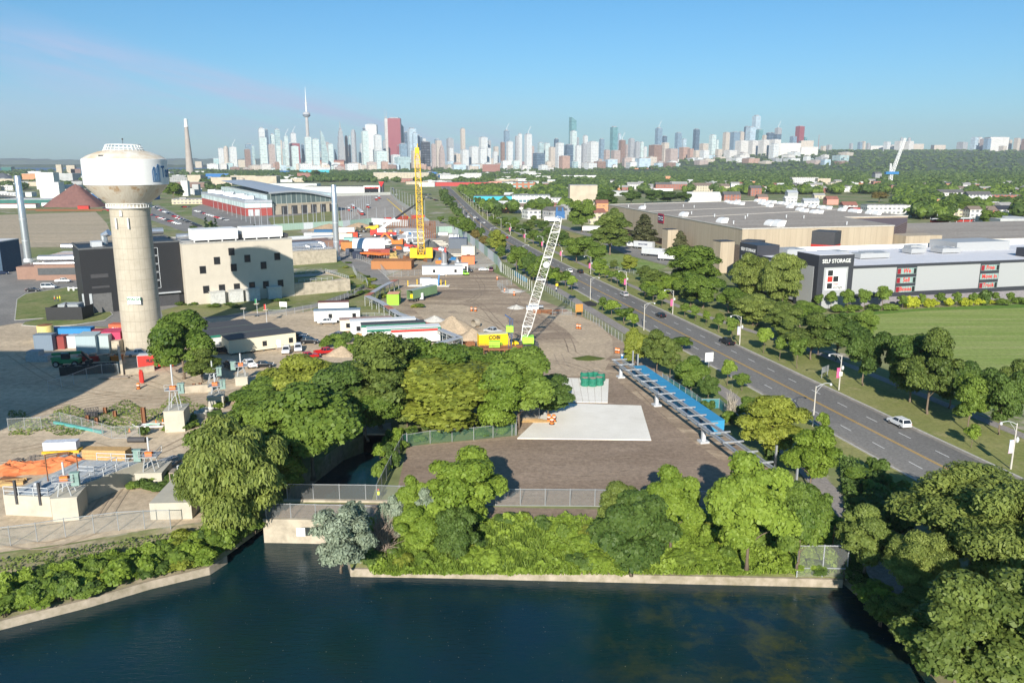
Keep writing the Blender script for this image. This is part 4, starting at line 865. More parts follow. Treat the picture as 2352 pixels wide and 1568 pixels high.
m=MB();m.tube([(0,26,8.8),(22,26,8.8),(24,25,8.3),(24.5,24,6.4)],1.0,12);m.tube([(0,22,8),(14,22,8),(16,21,7.5),(16,20,6.4)],0.8,12);m.tube([(2,31,8.3),(20,31,8.3)],0.6,10);m.build('pipe_run',M_duct,Hh)
m=MB();rail(m,[(4,17,6.3),(26,17,6.3),(26,43,6.3)]);
for i in range(9): m.bar((8+i*2,18,6.3),(8+i*2,18,9.5),0.15)
m.build('railing',M_steel,Hh)
m=MB();m.box(0,46,-0.1,38,70,7.5);m.build('brick_block',M_bbrick,Hh)
m=MB();m.tube([(2,47.5,9.4),(26,47.5,9.4)],1.1,12);m.box(-10,62,7.5,46,70,8.2);m.box(-14,72,-.1,44,84,6.5);m.build('roof_duct',M_alu,Hh)
fr_,fL=frame(tp,tq)
# ---------------- brown warehouse ----------------
HW=17.6
c0=G(*K('a3',2117,1165),HW);cl=G(*K('a3',888,940),HW);cr=G(*K('a4',1160,1135),HW)
Wh,LW=bldg('warehouse','huge brown ribbed warehouse with white hooded roof vents',(c0[0],c0[1],0),(cr[0],cr[1],0),'warehouse')
rzW=Wh.rotation_euler[2];dv=Vector((cl[0]-c0[0],cl[1]-c0[1]));DW=dv.length
ld=Vector((dv.x*math.cos(-rzW)-dv.y*math.sin(-rzW),dv.x*math.sin(-rzW)+dv.y*math.cos(-rzW)))
def ribmat(name,c1,c2,p,axis='u'):
 k=NT(name);t=k.n('ShaderNodeTexCoord');s=k.n('ShaderNodeSeparateXYZ');k.l(t.outputs['Object'],s.inputs[0])
 u=k.m_('ADD',s.outputs[0],s.outputs[1]);b_=k.m_('LESS_THAN',k.m_('FRACT',k.m_('DIVIDE',k.m_('ADD',u,1000*p),p)),0.14)
 st=k.n('ShaderNodeMapping');st.inputs['Scale'].default_value=(1,1,0.08);k.l(t.outputs['Object'],st.inputs[0])
 cc=k.mix(k.ramp(k.noise(st.outputs[0],0.25,6,0.7),0.35,0.8),c1,c2)
 k.setc(k.mix(k.m_('MULTIPLY',b_,0.22),cc,tuple(x*0.5 for x in c1)));k.b.inputs['Roughness'].default_value=0.8;MC[name]=k.m;return k.m
M_wh=ribmat('brown_ribbed_wall',(0.45,0.375,0.275),(0.33,0.265,0.19),3.0)
def wl(s,x,y,z=HW):
 p=G(*K(s,x,y),z);dx,dy=p[0]-c0[0],p[1]-c0[1];return (dx*math.cos(-rzW)-dy*math.sin(-rzW),dx*math.sin(-rzW)+dy*math.cos(-rzW))
P4=[(0,0),(LW,0),wl('a4',690,1058),wl('a4',1285,1045),wl('a3',2300,903),(ld.x,ld.y)]
m=MB();m.prism(P4,4.2,HW);m.build('wall',M_wh,Wh)
m=MB();cxx=sum(p[0] for p in P4)/6;cyy=sum(p[1] for p in P4)/6;m.prism([(cxx+(x-cxx)*0.965,cyy+(y-cyy)*0.975) for x,y in P4],-0.3,4.2);m.build('brick_base',mat('red_brown_brick',(0.26,0.13,0.085)),Wh)
M_roof=gmat('gravel_roof',(0.39,0.345,0.295),(0.32,0.28,0.24),(0.22,0.19,0.165),scale=0.03,stretch=(0.35,3),fine=0.7,t3=(0.58,0.72))
m=MB();m.prism([(cxx+(x-cxx)*0.997,cyy+(y-cyy)*0.997) for x,y in P4],HW,HW+0.05);m.build('roof',M_roof,Wh)
m=MB()
for a,b in zip(P4,P4[1:]+P4[:1]): m.bar((*a,HW+0.15),(*b,HW+0.15),0.5,0.45)
for t in (0.36,0.62):
 m.bar((ld.x*t,ld.y*t,HW+0.12),(P4[4][0]*t+(1-t)*P4[3][0],P4[4][1]*t+(1-t)*P4[3][1],HW+0.12),0.35,0.2)
m.build('coping',mat('pale_coping',(0.55,0.52,0.47)),Wh)
def vent(x,y,s=1.0):
 m=MB();n=8;R=2.0*s;W2=2.2*s
 pr=[(-R*math.cos(math.pi*0.62*i/n)*1.25,R*math.sin(math.pi*0.62*i/n)) for i in range(n+1)]+[(0.3,0)]
 m.add([(x+p[0],y-W2,HW+.05+p[1]) for p in pr]+[(x+p[0],y+W2,HW+.05+p[1]) for p in pr],[tuple(range(len(pr))),tuple(range(len(pr),2*len(pr)))[::-1]]+[((i+1)%len(pr),i,len(pr)+i,len(pr)+(i+1)%len(pr)) for i in range(len(pr))])
 return m.build('roof_vent',M_white,Wh)
vs_=[('a3',1207,980,1),('a3',1590,1045,1.15),('a3',1947,1105,1.25),('a3',2020,930,1),('a3',2055,935,1),('a3',2075,922,1),('a3',2115,942,1),('a3',1978,918,.8),('a3',2260,912,1),('a3',2305,915,1),('a3',2300,935,1),('a3',2335,945,1)]
vs_+=[('a4',x,y,1) for x,y in ((15,925),(55,928),(120,935),(165,940),(25,962),(210,970),(235,948),(290,952),(335,957),(415,967),(495,975),(560,982),(300,995),(345,1008),(430,1018),(480,1020),(690,998),(785,1008),(830,1013),(945,1025),(1010,1032))]+[('a4',45,1130,1.3),('a4',110,1137,1.45)]
for s,x,y,sc_ in vs_: vent(*wl(s,x,y),sc_)
for i in range(12):
 m=MB();x,y=random.uniform(8,LW-8),random.uniform(10,DW*0.9);m.lathe([(0.25,HW),(0.25,HW+1.3),(0.4,HW+1.3),(0.4,HW+1.6)],8,(x,y));m.build('flue',M_alu,Wh)
for s,x0,x1,yb,yt,lab in (('b3',1895,2035,155,1280,0),('a3',1420,1520,1385,1170,1)):
 p=g(s,(x0+x1)/2,yb);h=HT(p,K('a3',0,yt)[1]);dx,dy=p[0]-c0[0],p[1]-c0[1];lx,ly=dx*math.cos(-rzW)-dy*math.sin(-rzW),dx*math.sin(-rzW)+dy*math.cos(-rzW)
 w_=(x1-x0)/2.351/1.7007/ppm(p)
 m=MB();m.box(lx-w_/2,ly,-0.3,lx+w_/2,ly+7,h);m.build('stair_tower',M_wh,Wh)
 m=MB();m.box(lx-w_/2-.1,ly-.1,h,lx+w_/2+.1,ly+7.1,h+0.2);m.build('stair_tower_cap',M_dark,Wh)
 m=MB();m.box(lx+w_/2,ly+1.5,4.2,lx+w_/2+4.2,ly+7,h-1.8);m.build('stair_glazing',mat('bronze_glass',(0.08,0.065,0.055),rough=0.25),Wh)
t=0.72;sgx,sgy=wl('a3',1372,1062,15);
q=Vector((ld.x,ld.y)).normalized();
sign=thing('wall_sign','small dark red and navy sign board on the long side wall of the brown warehouse','sign',(0,0,0))
pS=Vector((c0[0],c0[1]));dS=dv.normalized();best=min(range(1,200),key=lambda i:abs(PX((*(pS+dS*DW*i/200),15.5))[0]-K('a3',1372,0)[0]));pc=pS+dS*DW*best/200;nS=Vector((dS.y,-dS.x));
if nS.x>0: nS=-nS
sign.location=(pc.x+nS.x*0.2,pc.y+nS.y*0.2,15.4);sign.rotation_euler=(0,0,math.atan2(-dS.y,-dS.x))
m=MB();m.box(-4.6,-0.15,-2.6,4.6,0.1,2.6);m.build('board',mat('sign_red',(0.35,0.02,0.05)),sign)
m=MB();m.box(-4.0,-0.2,-1.6,4.0,-0.15,1.6);m.build('panel',mat('sign_navy',(0.02,0.03,0.10)),sign)
for i,(tx,x) in enumerate((('CANADA',-2.4),('POSTES',2.4),('POST',-2.4),('CANADA',2.4))): lettering(tx,0.85,M_white,sign,(x,-0.22,0.6 if i<2 else -0.7))
m=MB();m.add([(-0.7,-0.24,0.9),(0.8,-0.24,0.0),(-0.7,-0.24,-0.9),(-0.3,-0.24,0)],[(0,3,2,1)]);m.build('wing_emblem',M_white,sign)
p=G(*K('a4',1285,1175),14);L2,D2=170,80
Lo=thing('low_warehouse','long low warehouse with a flat grey roof at the right border behind the storage building','warehouse',(c0[0],c0[1],0),rzW)
x0_,y0_=wl('a4',1290,1280,11)
m=MB();m.box(LW+12,-6,-0.3,LW+230,DW*0.42,11);m.build('wall',mat('white_wall',(0.6,0.6,0.58)),Lo)
m=MB();m.box(LW+12.2,-5.8,11,LW+229.8,DW*0.42-.2,11.06);m.build('roof',M_roof,Lo)
lv=ribmat('mauve_louvre',(0.17,0.12,0.12),(0.14,0.10,0.10),1.0)
m=MB();
for i in range(14): m.prism([P4[1],P4[2],P4[3],wl('a4',1270,1180,12)],3+i*1.02,3.7+i*1.02)
m.build('louvre_block',lv,Lo)
m=MB();m.box(LW+0.4,-8,-0.3,LW+20,4,13.6);m.build('plant_room',M_wh,Lo)
# ---------------- storage building ----------------
HS=13.4;sa=g('b4',640,452);sb=g('b4',2300,392)
S,LS=bldg('storage_building','grey and black storage building with big red window lettering',(98.6,255.2,0),(sb[0],sb[1],0),'building')
rzS=S.rotation_euler[2]
M_panel=mat('grey_metal_panel',(0.36,0.37,0.38),var=0.03,rough=0.5);M_char=mat('charcoal_panel',(0.04,0.042,0.052),var=0.08,rough=0.5);M_red2=mat('sign_lettering_red',(0.62,0.03,0.02),var=0.05);M_tealg=mat('teal_glass',(0.25,0.35,0.33),rough=0.2,var=0.12,scale=0.8)
DS=46.0
lx0=13.2
m=MB();m.box(lx0,0.6,4.4,lx0+140,DS,HS);m.box(lx0,0.62,-0.3,lx0+140,DS,2.9);m.build('wall',M_panel,S)
m=MB();m.box(lx0,0.5,2.9,lx0+140,DS-.1,4.4);m.box(lx0-0.01,0.42,HS-0.55,lx0+140,0.6,HS+0.35);m.build('black_band',M_char,S)
m=MB();m.box(lx0,0.44,-0.3,lx0+140,0.62,2.9);m.build('plinth',mat('taupe_base',(0.24,0.22,0.235)),S)
m=MB();m.box(0.5,0.9,HS,lx0+140,DS,HS+0.1);m.build('roof',mat('white_membrane',(0.66,0.66,0.69),var=0.05,scale=0.3),S)
m=MB();m.box(lx0+0.1,DS-0.5,HS+0.1,lx0+140,DS,HS+1.6);m.build('rear_parapet',M_white,S)
m=MB();m.box(0,0,-0.2,lx0,lx0*0.9,17.6);m.build('corner_tower',M_char,S)
m=MB();m.box(2.2,-0.1,0.2,lx0-2.0,0,13.6);m.build('tower_panel',M_panel,S)
m=MB();m.box(-0.1,2.2,1.2,0,lx0*0.9-1.6,13.8);m.build('tower_panel',M_panel,S)
m=MB();m.box(0.3,0.3,17.6,lx0-.3,lx0*.9-.3,17.7);m.build('tower_roof',MC['white_membrane'],S)
lettering('SELF STORAGE',1.75,M_white,S,(lx0/2,-0.05,15.6),bold=0.03,sx_=0.92)
m=MB();m.box(3.0,-0.2,6.2,lx0-2.8,-0.1,13.0);bd=m.build('logo_board',MC['sign_white'],S)
for nm,x,z,mt in (('logo_square',3.6,10.9,M_black),('logo_square',3.6,8.9,M_red),('logo_square',5.75,8.9,M_black),('logo_square',3.6,6.7,M_black)):
 m=MB();m.box(x,-0.24,z,x+1.9,-0.2,z+1.8);m.build(nm,mt,bd)
lettering('real',1.35,M_red,bd,(5.75,-0.24,8.25),align='LEFT');lettering('storage',1.35,M_black,bd,(5.75,-0.24,7.1),align='LEFT',sx_=0.92)
def wstack(x,words):
 m=MB();m.box(x,0.36,4.4,x+7.9,0.5,HS-0.55);m.build('window_surround',M_char,S)
 for i,wd in enumerate(words):
  z=HS-1.0-i*3.05;full=(wd=='Move in')
  m=MB();m.box(x+0.15,0.30,z-2.0,x+7.75,0.36,z);f=m.build('window',M_tealg,S)
  m=MB()
  for q in range(1,7): m.box(x+0.15+q*1.08,0.26,z-2.0,x+0.22+q*1.08,0.30,z)
  m.build('mullion',M_alu,f)
  if not full:
   m=MB();m.box(x+0.2,0.25,z-1.9,x+1.5,0.30,z-0.15);m.build('red_blind',mat('blind_red',(0.25,0.01,0.02)),f);m=MB();m.box(x+6.6,0.25,z-1.9,x+7.6,0.30,z-.15);m.build('dark_pane',M_glass,f)
  lettering(wd,2.05,M_red2,f,(x+3.95,0.22,z-0.95),bold=0.03,sx_=0.95)
wstack(30.5,('We','Sell','Boxes'));wstack(64.5,('Free','Move in','Truck'))
m=MB();m.box(91,-0.6,-0.2,104,12,16.6);m.build('end_tower',M_char,S)
m=MB();m.box(93,-0.75,1,102,-0.6,13);m.build('end_panel',M_panel,S)
y1=lx0*0.9
m=MB();m.box(0.6,y1,1,0.9,DS,HS);m.build('west_wall',M_panel,S)
for i,(z,wd) in enumerate(((HS-1.4,'NOW OPEN!'),(HS-5.2,'416-755-2657'),(HS-9.0,'Self Storage'))):
 m=MB();m.box(0.52,y1,z-2.3,0.6,DS-10,z);f=m.build('window_band',M_tealg,S)
 m=MB()
 for q in range(14): m.box(0.47,y1+0.5+q*1.6,z-2.3,0.52,y1+0.6+q*1.6,z)
 m.build('mullion',M_dark,f)
 lettering(wd,2.2 if i==0 else 1.7,M_red2,f,(0.42,y1+3.0+(7 if i==0 else 4),z-1.15),rot=(math.pi/2,0,-math.pi/2),bold=0.04,sx_=1.0)
m=MB();m.box(0.35,y1,HS-.3,0.95,DS-10,HS+0.3);m.build('coping',M_char,S)
m=MB();m.box(-0.2,DS-10,-.2,9,DS+2,17.2);m.build('far_tower',M_char,S)
m=MB();m.box(-0.35,DS-8.4,1,-0.2,DS+0.4,12.6);m.build('tower_panel',M_panel,S)
lettering('SELF STORAGE',1.6,M_white,S,(-0.25,DS-4,15),rot=(math.pi/2,0,-math.pi/2),bold=0.03,sx_=0.95)
for x,y,w_,d_,h_ in ((22,26,9,6,1.6),(9,31,8,8,2.2),(29,17,12,5,1.7),(35,22,9,4,1.5),(58,26,6,5,1.6),(70,24,8,6,1.6),(62,31,7,4,2.2),(75,30,6,4,1.5)): hvac(S,x,y,HS+0.1,w_,d_,h_,mt=M_panel)
m=MB();m.box(14.5,12,HS+.1,21,16,HS+2.2);m.build('roof_hut',M_white,S)
m=MB();m.box(82,30,HS+.1,107,44,HS+3.4);m.build('roof_hut',M_panel,S)
def redcube(x,y,w_,h0,h1):
 o=thing('stair_block','dark cube-shaped stair block with a red band, behind the '+('right' if w_>8 else 'left')+' part of the storage roof','building',S.matrix_basis@Vector((x,y,0)),rzS+math.radians(38))
 m=MB();m.box(0,0,0,w_,w_,h1);m.build('wall',M_dark,o);m=MB();m.box(-.06,-.06,h0,w_+.06,w_+.06,h0+0.9);m.build('red_band',M_red,o)
bpy.context.view_layer.update()
redcube(44,DS+6,9,13.6,19.8);redcube(9,DS+4,7,14.2,17.2)
# ---------------- vehicles ----------------
PAINT={n:mat('paint_'+n,c,rough=0.28,var=0.02,spec=0.6) for n,c in dict(white=(0.72,0.73,0.74),black=(0.012,0.013,0.016),grey=(0.16,0.165,0.17),silver=(0.42,0.43,0.44),navy=(0.02,0.035,0.08),red=(0.42,0.012,0.012),maroon=(0.13,0.012,0.02),lime=(0.36,0.78,0.06),blue=(0.03,0.12,0.4)).items()}
M_cglass=mat('car_glass',(0.018,0.022,0.028),rough=0.06,var=0.01,spec=0.8)
M_tl=mat('tail_red',(0.45,0.01,0.01),rough=0.3,var=0.02);M_hl=mat('head_clear',(0.75,0.76,0.78),rough=0.2,var=0.02);M_rim=mat('rim',(0.4,0.41,0.42),rough=0.3,metal=0.7,var=0.05)
def wheels(root,xs,w,r=0.34,n=2):
 for x in xs:
  for s in (-1,1):
   m=MB();m.tube([(x,s*(w/2-0.22),r),(x,s*(w/2+0.01),r)],r,16);wl_=m.build('wheel',M_rubber,root)
   m=MB();m.tube([(x,s*(w/2),r),(x,s*(w/2+0.03),r)],r*0.62,12);m.build('rim',M_rim,wl_)
def make_car(name,label,kind,paint,loc,rz,group=None,cat='car'):
 o=thing(name,label,cat,loc,rz,group);W_=1.86
 if kind=='sedan': L_,zb,zr=4.6,0.88,1.42;body=[(-2.3,0.35),(-2.3,0.82),(-2.15,0.95),(-1.55,1.0),(1.0,0.98),(2.0,0.82),(2.28,0.62),(2.3,0.35)];cb=(-1.75,1.05);ct=(-1.05,0.3)
 elif kind=='suv': L_,zb,zr=4.7,1.0,1.68;body=[(-2.3,0.4),(-2.33,0.9),(-2.2,1.08),(1.1,1.08),(2.05,0.98),(2.3,0.72),(2.32,0.4)];cb=(-2.2,1.15);ct=(-1.85,0.35)
 elif kind=='pickup': L_,zb,zr=5.6,1.05,1.78;W_=1.95;body=[(-2.8,0.5),(-2.8,1.15),(-0.85,1.15),(-0.85,1.15),(1.5,1.15),(2.6,1.05),(2.8,0.8),(2.8,0.5)];cb=(-0.85,1.6);ct=(-0.65,0.8)
 else: L_,zb,zr=5.0,1.15,2.05;body=[(-2.5,0.4),(-2.5,1.1),(1.7,1.1),(2.35,1.0),(2.5,0.7),(2.5,0.4)];cb=(-2.48,1.75);ct=(-2.4,0.85)
 h=W_/2
 m=MB();m.xprof(body,-h,h)
 if kind=='pickup': # bed well shown as raised rails
  m.v=[];m.f=[];m.mi=[];m.xprof([(-0.85,0.5),(-0.85,1.15),(1.5,1.15),(2.6,1.05),(2.8,0.8),(2.8,0.5)],-h,h);m.box(-2.8,-h,0.5,-0.85,h,0.72);m.box(-2.8,-h,0.72,-0.85,-h+0.12,1.15);m.box(-2.8,h-0.12,0.72,-0.85,h,1.15);m.box(-2.8,-h+0.12,0.72,-2.68,h-0.12,1.15)
 m.build('body',paint,o,bevel=0.07)
 m=MB();z0=body[2][1]-0.02;m.frust((cb[0],-h+0.06,cb[1],h-0.06),(ct[0],-h+0.25,ct[1],h-0.25),z0,zr-0.04);m.build('windows',M_cglass,o)
 m=MB();m.frust((ct[0]-0.05,-h+0.2,ct[1]+0.05,h-0.2),(ct[0]+0.03,-h+0.27,ct[1]-0.03,h-0.27),zr-0.06,zr+0.02)
 for s in (-1,1):
  m.bar((cb[0]+0.03,s*(h-0.08),z0),(ct[0],s*(h-0.25),zr-0.04),0.10);m.bar((cb[1]-0.03,s*(h-0.08),z0),(ct[1],s*(h-0.25),zr-0.04),0.09);xm=(ct[0]+ct[1])/2-0.1;m.bar((xm,s*(h-0.08),z0),(xm,s*(h-0.25),zr-0.04),0.07)
 m.build('roof',paint,o)
 wheels(o,(-L_*0.30,L_*0.31),W_)
 for s in (-1,1):
  m=MB();m.box(-L_/2-0.02,s*h*0.9-0.12*(s>0)-0.0,0.78,-L_/2+0.12,s*h*0.9+0.12*(s<0)+0.0,1.0);m.build('tail_light',M_tl,o)
  m=MB();m.box(L_/2-0.14,s*h*0.88-0.2*(s>0),0.64,L_/2+0.01,s*h*0.88+0.2*(s<0),0.8);m.build('headlight',M_hl,o)
 return o
PROTO={}
def car(name,label,kind,paint,s,x,y,head,group=None,cat=None):
 """head: compass heading of the nose in degrees, 0 = away from the camera, + = right"""
 p=g(s,x,y);rz=math.radians(90-head);cat=cat or {'pickup':'pickup truck','van':'van'}.get(kind,'car')
 if kind not in PROTO: PROTO[kind]=make_car(name,label,kind,PAINT['white'],(p[0],p[1],0.12),rz,group,cat);o=PROTO[kind];sw=None
 else: o=dup(PROTO[kind],(p[0],p[1],0.12),rz,label,group)
 o.name=name;o['category']=cat
 if group is None and 'group' in o: del o['group']
 for c in o.children:
  if c.name.split('.')[0] in ('body','roof'): c.material_slots[0].link='OBJECT';c.material_slots[0].material=PAINT[paint]
 return o
RH=math.degrees(math.atan2(RDIR.x,RDIR.y))
for nm,lab,kd,pt,s,x,y,h in (
 ('car','white SUV with black roof driving away on the boulevard, nearest vehicle','suv','white','c4',1200,150,RH),
 ('pickup_truck','black pickup truck with red tailgate patch on the boulevard','pickup','black','b3',1975,812,RH),
 ('car','black sedan on the boulevard between two lamp posts','sedan','black','b3',1365,562,RH),
 ('car','silver grey SUV on the boulevard near the dark asphalt patch','suv','silver','b3',1030,370,RH),
 ('car','black hatchback following the white car on the boulevard','suv','black','b3',625,158,RH),
 ('car','white hatchback in the kerb lane next to the black one','suv','white','b3',525,152,RH),
 ('car','bright red car on the distant boulevard','sedan','red','f0',1537,385,RH),
 ('car','silver car on the distant boulevard beyond the red one','sedan','silver','f0',1128,112,RH),
 ('car','dark blue car beyond the silver one on the distant boulevard','sedan','navy','f0',1025,55,RH),
 ('car','white car ahead of the dark blue one on the distant boulevard','suv','white','f0',955,15,RH),
 ('car','white car approaching on the distant boulevard, one of a pair','sedan','white','a2',1948,1060,RH+180),
 ('car','dark car approaching on the distant boulevard, one of a pair','sedan','black','a2',1932,1030,RH+180),
 ('car','white hatchback parked by the beige office trailer steps','suv','white','b2',280,890,170),
 ('car','white car parked right of the white hatchback by the trailer steps','suv','white','b2',388,870,165),
 ('car','black SUV parked beside the dark-roofed site offices','suv','black','b2',495,805,90),
 ('car','dark sedan behind the parked black SUV','sedan','navy','b2',430,780,90),
 ('car','black car tucked against the end of the site offices','sedan','black','b2',395,748,90),
 ('pickup_truck','grey pickup truck parked by the reels near the white trailers','pickup','grey','b2',765,755,-65),
 ('pickup_truck','white pickup truck parked in front of the cream office trailer','pickup','white','b2',655,625,-100),
 ('car','black sedan parked on the dirt beside orange posts','sedan','black','b2',70,1022,80),
 ('pickup_truck','white pickup truck next to the black one on the dirt','pickup','white','b1',2290,1020,-40),
 ('pickup_truck','black pickup truck beside the big spreading locust','pickup','black','b1',2125,1030,-40),
 ('pickup_truck','white pickup truck parked at the foot of the water tower','pickup','white','b1',1270,920,70),
 ('pickup_truck','white pickup truck outside the brown brick plant wing','pickup','white','b1',580,245,82),
 ('van','white van on the plant road beside the grass island','van','white','b1',450,300,85),
 ('car','black sedan on the plant road behind the white van','sedan','black','b1',303,328,82),
 ('car','dark sedan in the shade at the left border','sedan','navy','b1',25,170,60),
 ('pickup_truck','lime green pickup truck parked by the white site trailer','pickup','lime','b2',1912,175,150),
 ('car','black car behind the lime green pickup','suv','black','b2',1943,148,110),
 ('car','white car parked alone at the back fence of the gravel yard','sedan','white','b2',2090,138,80),
 ('car','maroon car parked at the back fence of the gravel yard','suv','maroon','b2',2160,140,180),
 ('pickup_truck','silver pickup truck beside the sand pile','pickup','silver','b2',2175,715,-50),
 ('pickup_truck','red pickup truck half hidden by the creek trees','pickup','red','b2',640,905,60),
 ('pickup_truck','red truck poking out behind the yellow-flowered tree','pickup','red','b2',470,950,60),
 ('car','white jeep-like car with its back open by the red crane','van','white','a2',935,1235,120),
 ('car','black car parked under the awning of the white site offices','suv','black','b1',2050,895,80)):
 car(nm,lab,kd,pt,s,x,y,h)
def mini():
 m=MB();m.cur=0;m.frust((-2.25,-0.9,2.25,0.9),(-2.15,-0.85,2.1,0.85),0.3,0.95);m.cur=1;m.frust((-1.7,-0.82,1.1,0.82),(-1.1,-0.65,0.4,0.65),0.95,1.42);m.cur=0;m.frust((-1.15,-0.66,0.45,0.66),(-1.1,-0.62,0.4,0.62),1.42,1.47);m.cur=2
 for x in (-1.4,1.4):
  for s in (-1,1): m.tube([(x,s*0.72,0.32),(x,s*0.92,0.32)],0.33,8)
 return m.mesh('small_car',[PAINT['white'],M_cglass,M_rubber])
MINI=mini();RW={}
def row(s,x0,y0,x1,y1,n,h,where,yaw=0,skip=0.08):
 a,b=Vector(g(s,x0,y0)),Vector(g(s,x1,y1));gname='cars parked '+where
 for i in range(n):
  if random.random()<skip: continue
  p=a.lerp(b,i/max(1,n-1));o=bpy.data.objects.new('parked_car',MINI);COL.objects.link(o);o.location=(p.x+random.uniform(-.3,.3),p.y+random.uniform(-.3,.3),0.05);o.rotation_euler[2]=math.radians(90-h)+random.uniform(-.04,.04)
  c=random.choice(['white','white','silver','grey','black','black','navy','red','maroon']);o.material_slots[0].link='OBJECT';o.material_slots[0].material=PAINT[c]
  tag(o,f'{c} car parked {where}','car',f'{c} cars parked {where}')
row('a1',1410,962,1610,1050,15,70,'in the far row of the long plant car park');row('a1',1600,1052,1830,1140,17,70,'in the second row of the long plant car park');row('a1',1395,1040,1640,1120,16,-110,'in the near row of the long plant car park')
row('h0',80,1065,640,1235,14,70,'beside the brick depot');row('a1',1680,965,1740,965,4,20,'before the depot gate')
row('a2',1560,870,1660,905,9,60,'at the far boulevard junction');row('a2',1520,850,1600,850,7,60,'behind the far boulevard junction');row('a2',1255,790,1290,850,8,40,'left of the shop with the black pylon')
row('a1',960,975,1010,1000,5,70,'behind the water tower');row('a1',640,800,760,800,7,90,'by the red-brown pile')
# ---------------- street lamps ----------------
M_pole=mat('pole_concrete',(0.50,0.47,0.42),var=0.1,scale=2);M_lamp=mat('lamp_grey',(0.5,0.51,0.52),rough=0.4,var=0.04)
M_pink=mat('banner_pink',(0.72,0.12,0.28),var=0.35,scale=1.2);M_ban=mat('banner_blue',(0.42,0.58,0.72),col2=(0.75,0.45,0.55),scale=0.9)
def lamp(label,loc,side,banner,H=8.6,group=None,ban=None):
 o=thing('street_lamp',label,'street lamp',loc,math.atan2(RN.y,RN.x)+(math.pi if side>0 else 0),group)  # local +x points over the road
 m=MB();m.tube([(0,0,-.2),(0,0,H*0.88)],[0.15,0.09],8);m.build('pole',M_pole,o)
 m=MB();pts=[(0,0,H*0.85)]+[(t*2.9,0,H*0.85+0.55*math.sin(t*math.pi*0.5)*1.0+0.25*math.sin(t*math.pi)) for t in (0.15,0.35,0.6,0.8,1.0)];m.tube(pts,0.055,6);m.tube([(0,0,H*0.70),(0.5,0,H*0.80),(1.3,0,H*0.9)],0.035,5);m.build('arm',M_lamp,o)
 e=pts[-1];m=MB();m.lathe([(0.06,e[2]+0.12),(0.16,e[2]+0.02),(0.24,e[2]-0.22),(0.2,e[2]-0.34),(0.05,e[2]-0.38)],12,(e[0]+0.05,0));m.build('lamp_head',M_lamp,o,smooth=True)
 if banner:
  m=MB();m.box(0.14,-0.02,H*0.32,0.85,0.02,H*0.56);m.bar((0,0,H*0.565),(0.95,0,H*0.565),0.04);m.bar((0,0,H*0.315),(0.95,0,H*0.315),0.04);m.build('banner',ban or M_pink,o)
  m=MB();m.lathe([(0.02,H*0.5),(0.2,H*0.52),(0.28,H*0.56),(0.2,H*0.6),(0.02,H*0.62)],10,(-0.45,0));m.bar((0,0,H*0.56),(-0.5,0,H*0.56),0.04);m.build('globe_lamp',mat('globe_glass',(0.6,0.62,0.62),rough=0.2),o)
 return o
for i,(s,x,y) in enumerate((('c4',2228,545),('b4',650,1230),('b3',2090,815),('b3',1475,535),('b3',1047,330),('b3',722,170),('D',0,0),('f0',2213,610),('f0',1888,455),('f0',1620,320))):
 p=g(s,x,y) if s!='D' else (*RD(265,9.6),0)
 lamp(f'lamp post with {"blue-pink" if i in(0,2) else "pink"} banner, right verge, {ORD[i]} from the near end',(p[0],p[1],0),1,True,ban=M_ban if i in(0,2) else M_pink,group='lamp posts on the right verge')
for i in range(12): lamp(f'distant lamp post on the right side of the boulevard, {ORD[i]} beyond the bannered ones',(*RD(455+i*45,9.8),0),1,False,group='distant lamp posts, right side')
for i,s in enumerate((18,104,156,222,268,320,372,420,466,512,560,610,660)):
 lamp(f'concrete lamp post without banner on the left verge, {ORD[i]} from the near end',(*RD(s,-9.0),0),-1,False,group='lamp posts on the left verge')
m=MB();m.box(-0.35,-0.04,3.2,0.35,0.0,4.1);
sl=thing('speed_sign','small white speed limit sign on the lamp post with the pink banner','sign',(*g('b4',650,1232)[:2],0),0.0);o=m.build('plate',MC['sign_white'],sl);o.location=(0,-0.2,0);lettering('60',0.5,M_black,o,(0,-0.06,3.5),ext=0.01);lettering('MAX',0.2,M_black,o,(0,-0.06,3.95),ext=0.01)
def board(s,x,y,yt,w,label,two=True,mt=None,rz=0.2,name='sign_board',legs=None,face=None,zb=0.45):
 p=g(s,x,y);h=HT(p,K(s,x,yt)[1]);o=thing(name,label,'sign',(p[0],p[1],0),rz)
 m=MB();
 for q in ((-w*0.42,w*0.42) if two else (0,)): m.bar((q,0,0),(q,0,h),0.14)
 m.build('post',legs or M_steel,o);m=MB();m.box(-w/2,-0.1,h*zb,w/2,-0.02,h);m.build('panel',mt or M_steel,o);return o
board('b3',1803,1050,885,2.1,'blank white-backed road sign on a single post at the left verge',two=False,mt=MC['sign_white'],rz=0.3,zb=0.5)
board('b4',518,1110,1010,3.2,'twin grey road sign seen from behind near the pink banner lamp',rz=0.75)
board('b3',615,560,440,2.3,'orange-brown timber notice board beside the fenced pit',mt=mat('ochre_board',(0.50,0.23,0.05)),legs=mat('post_timber',(0.33,0.19,0.07)),rz=0.15,zb=0.4)
board('b2',253,485,420,2.6,'white notice board standing in the weeds before the beige plant',mt=MC['sign_white'],rz=-0.2,zb=0.3)
o=board('b3',412,305,252,0.9,'round yellow-orange sign on a post beside the bike path',two=False,mt=M_yellow,rz=0,zb=0.55)
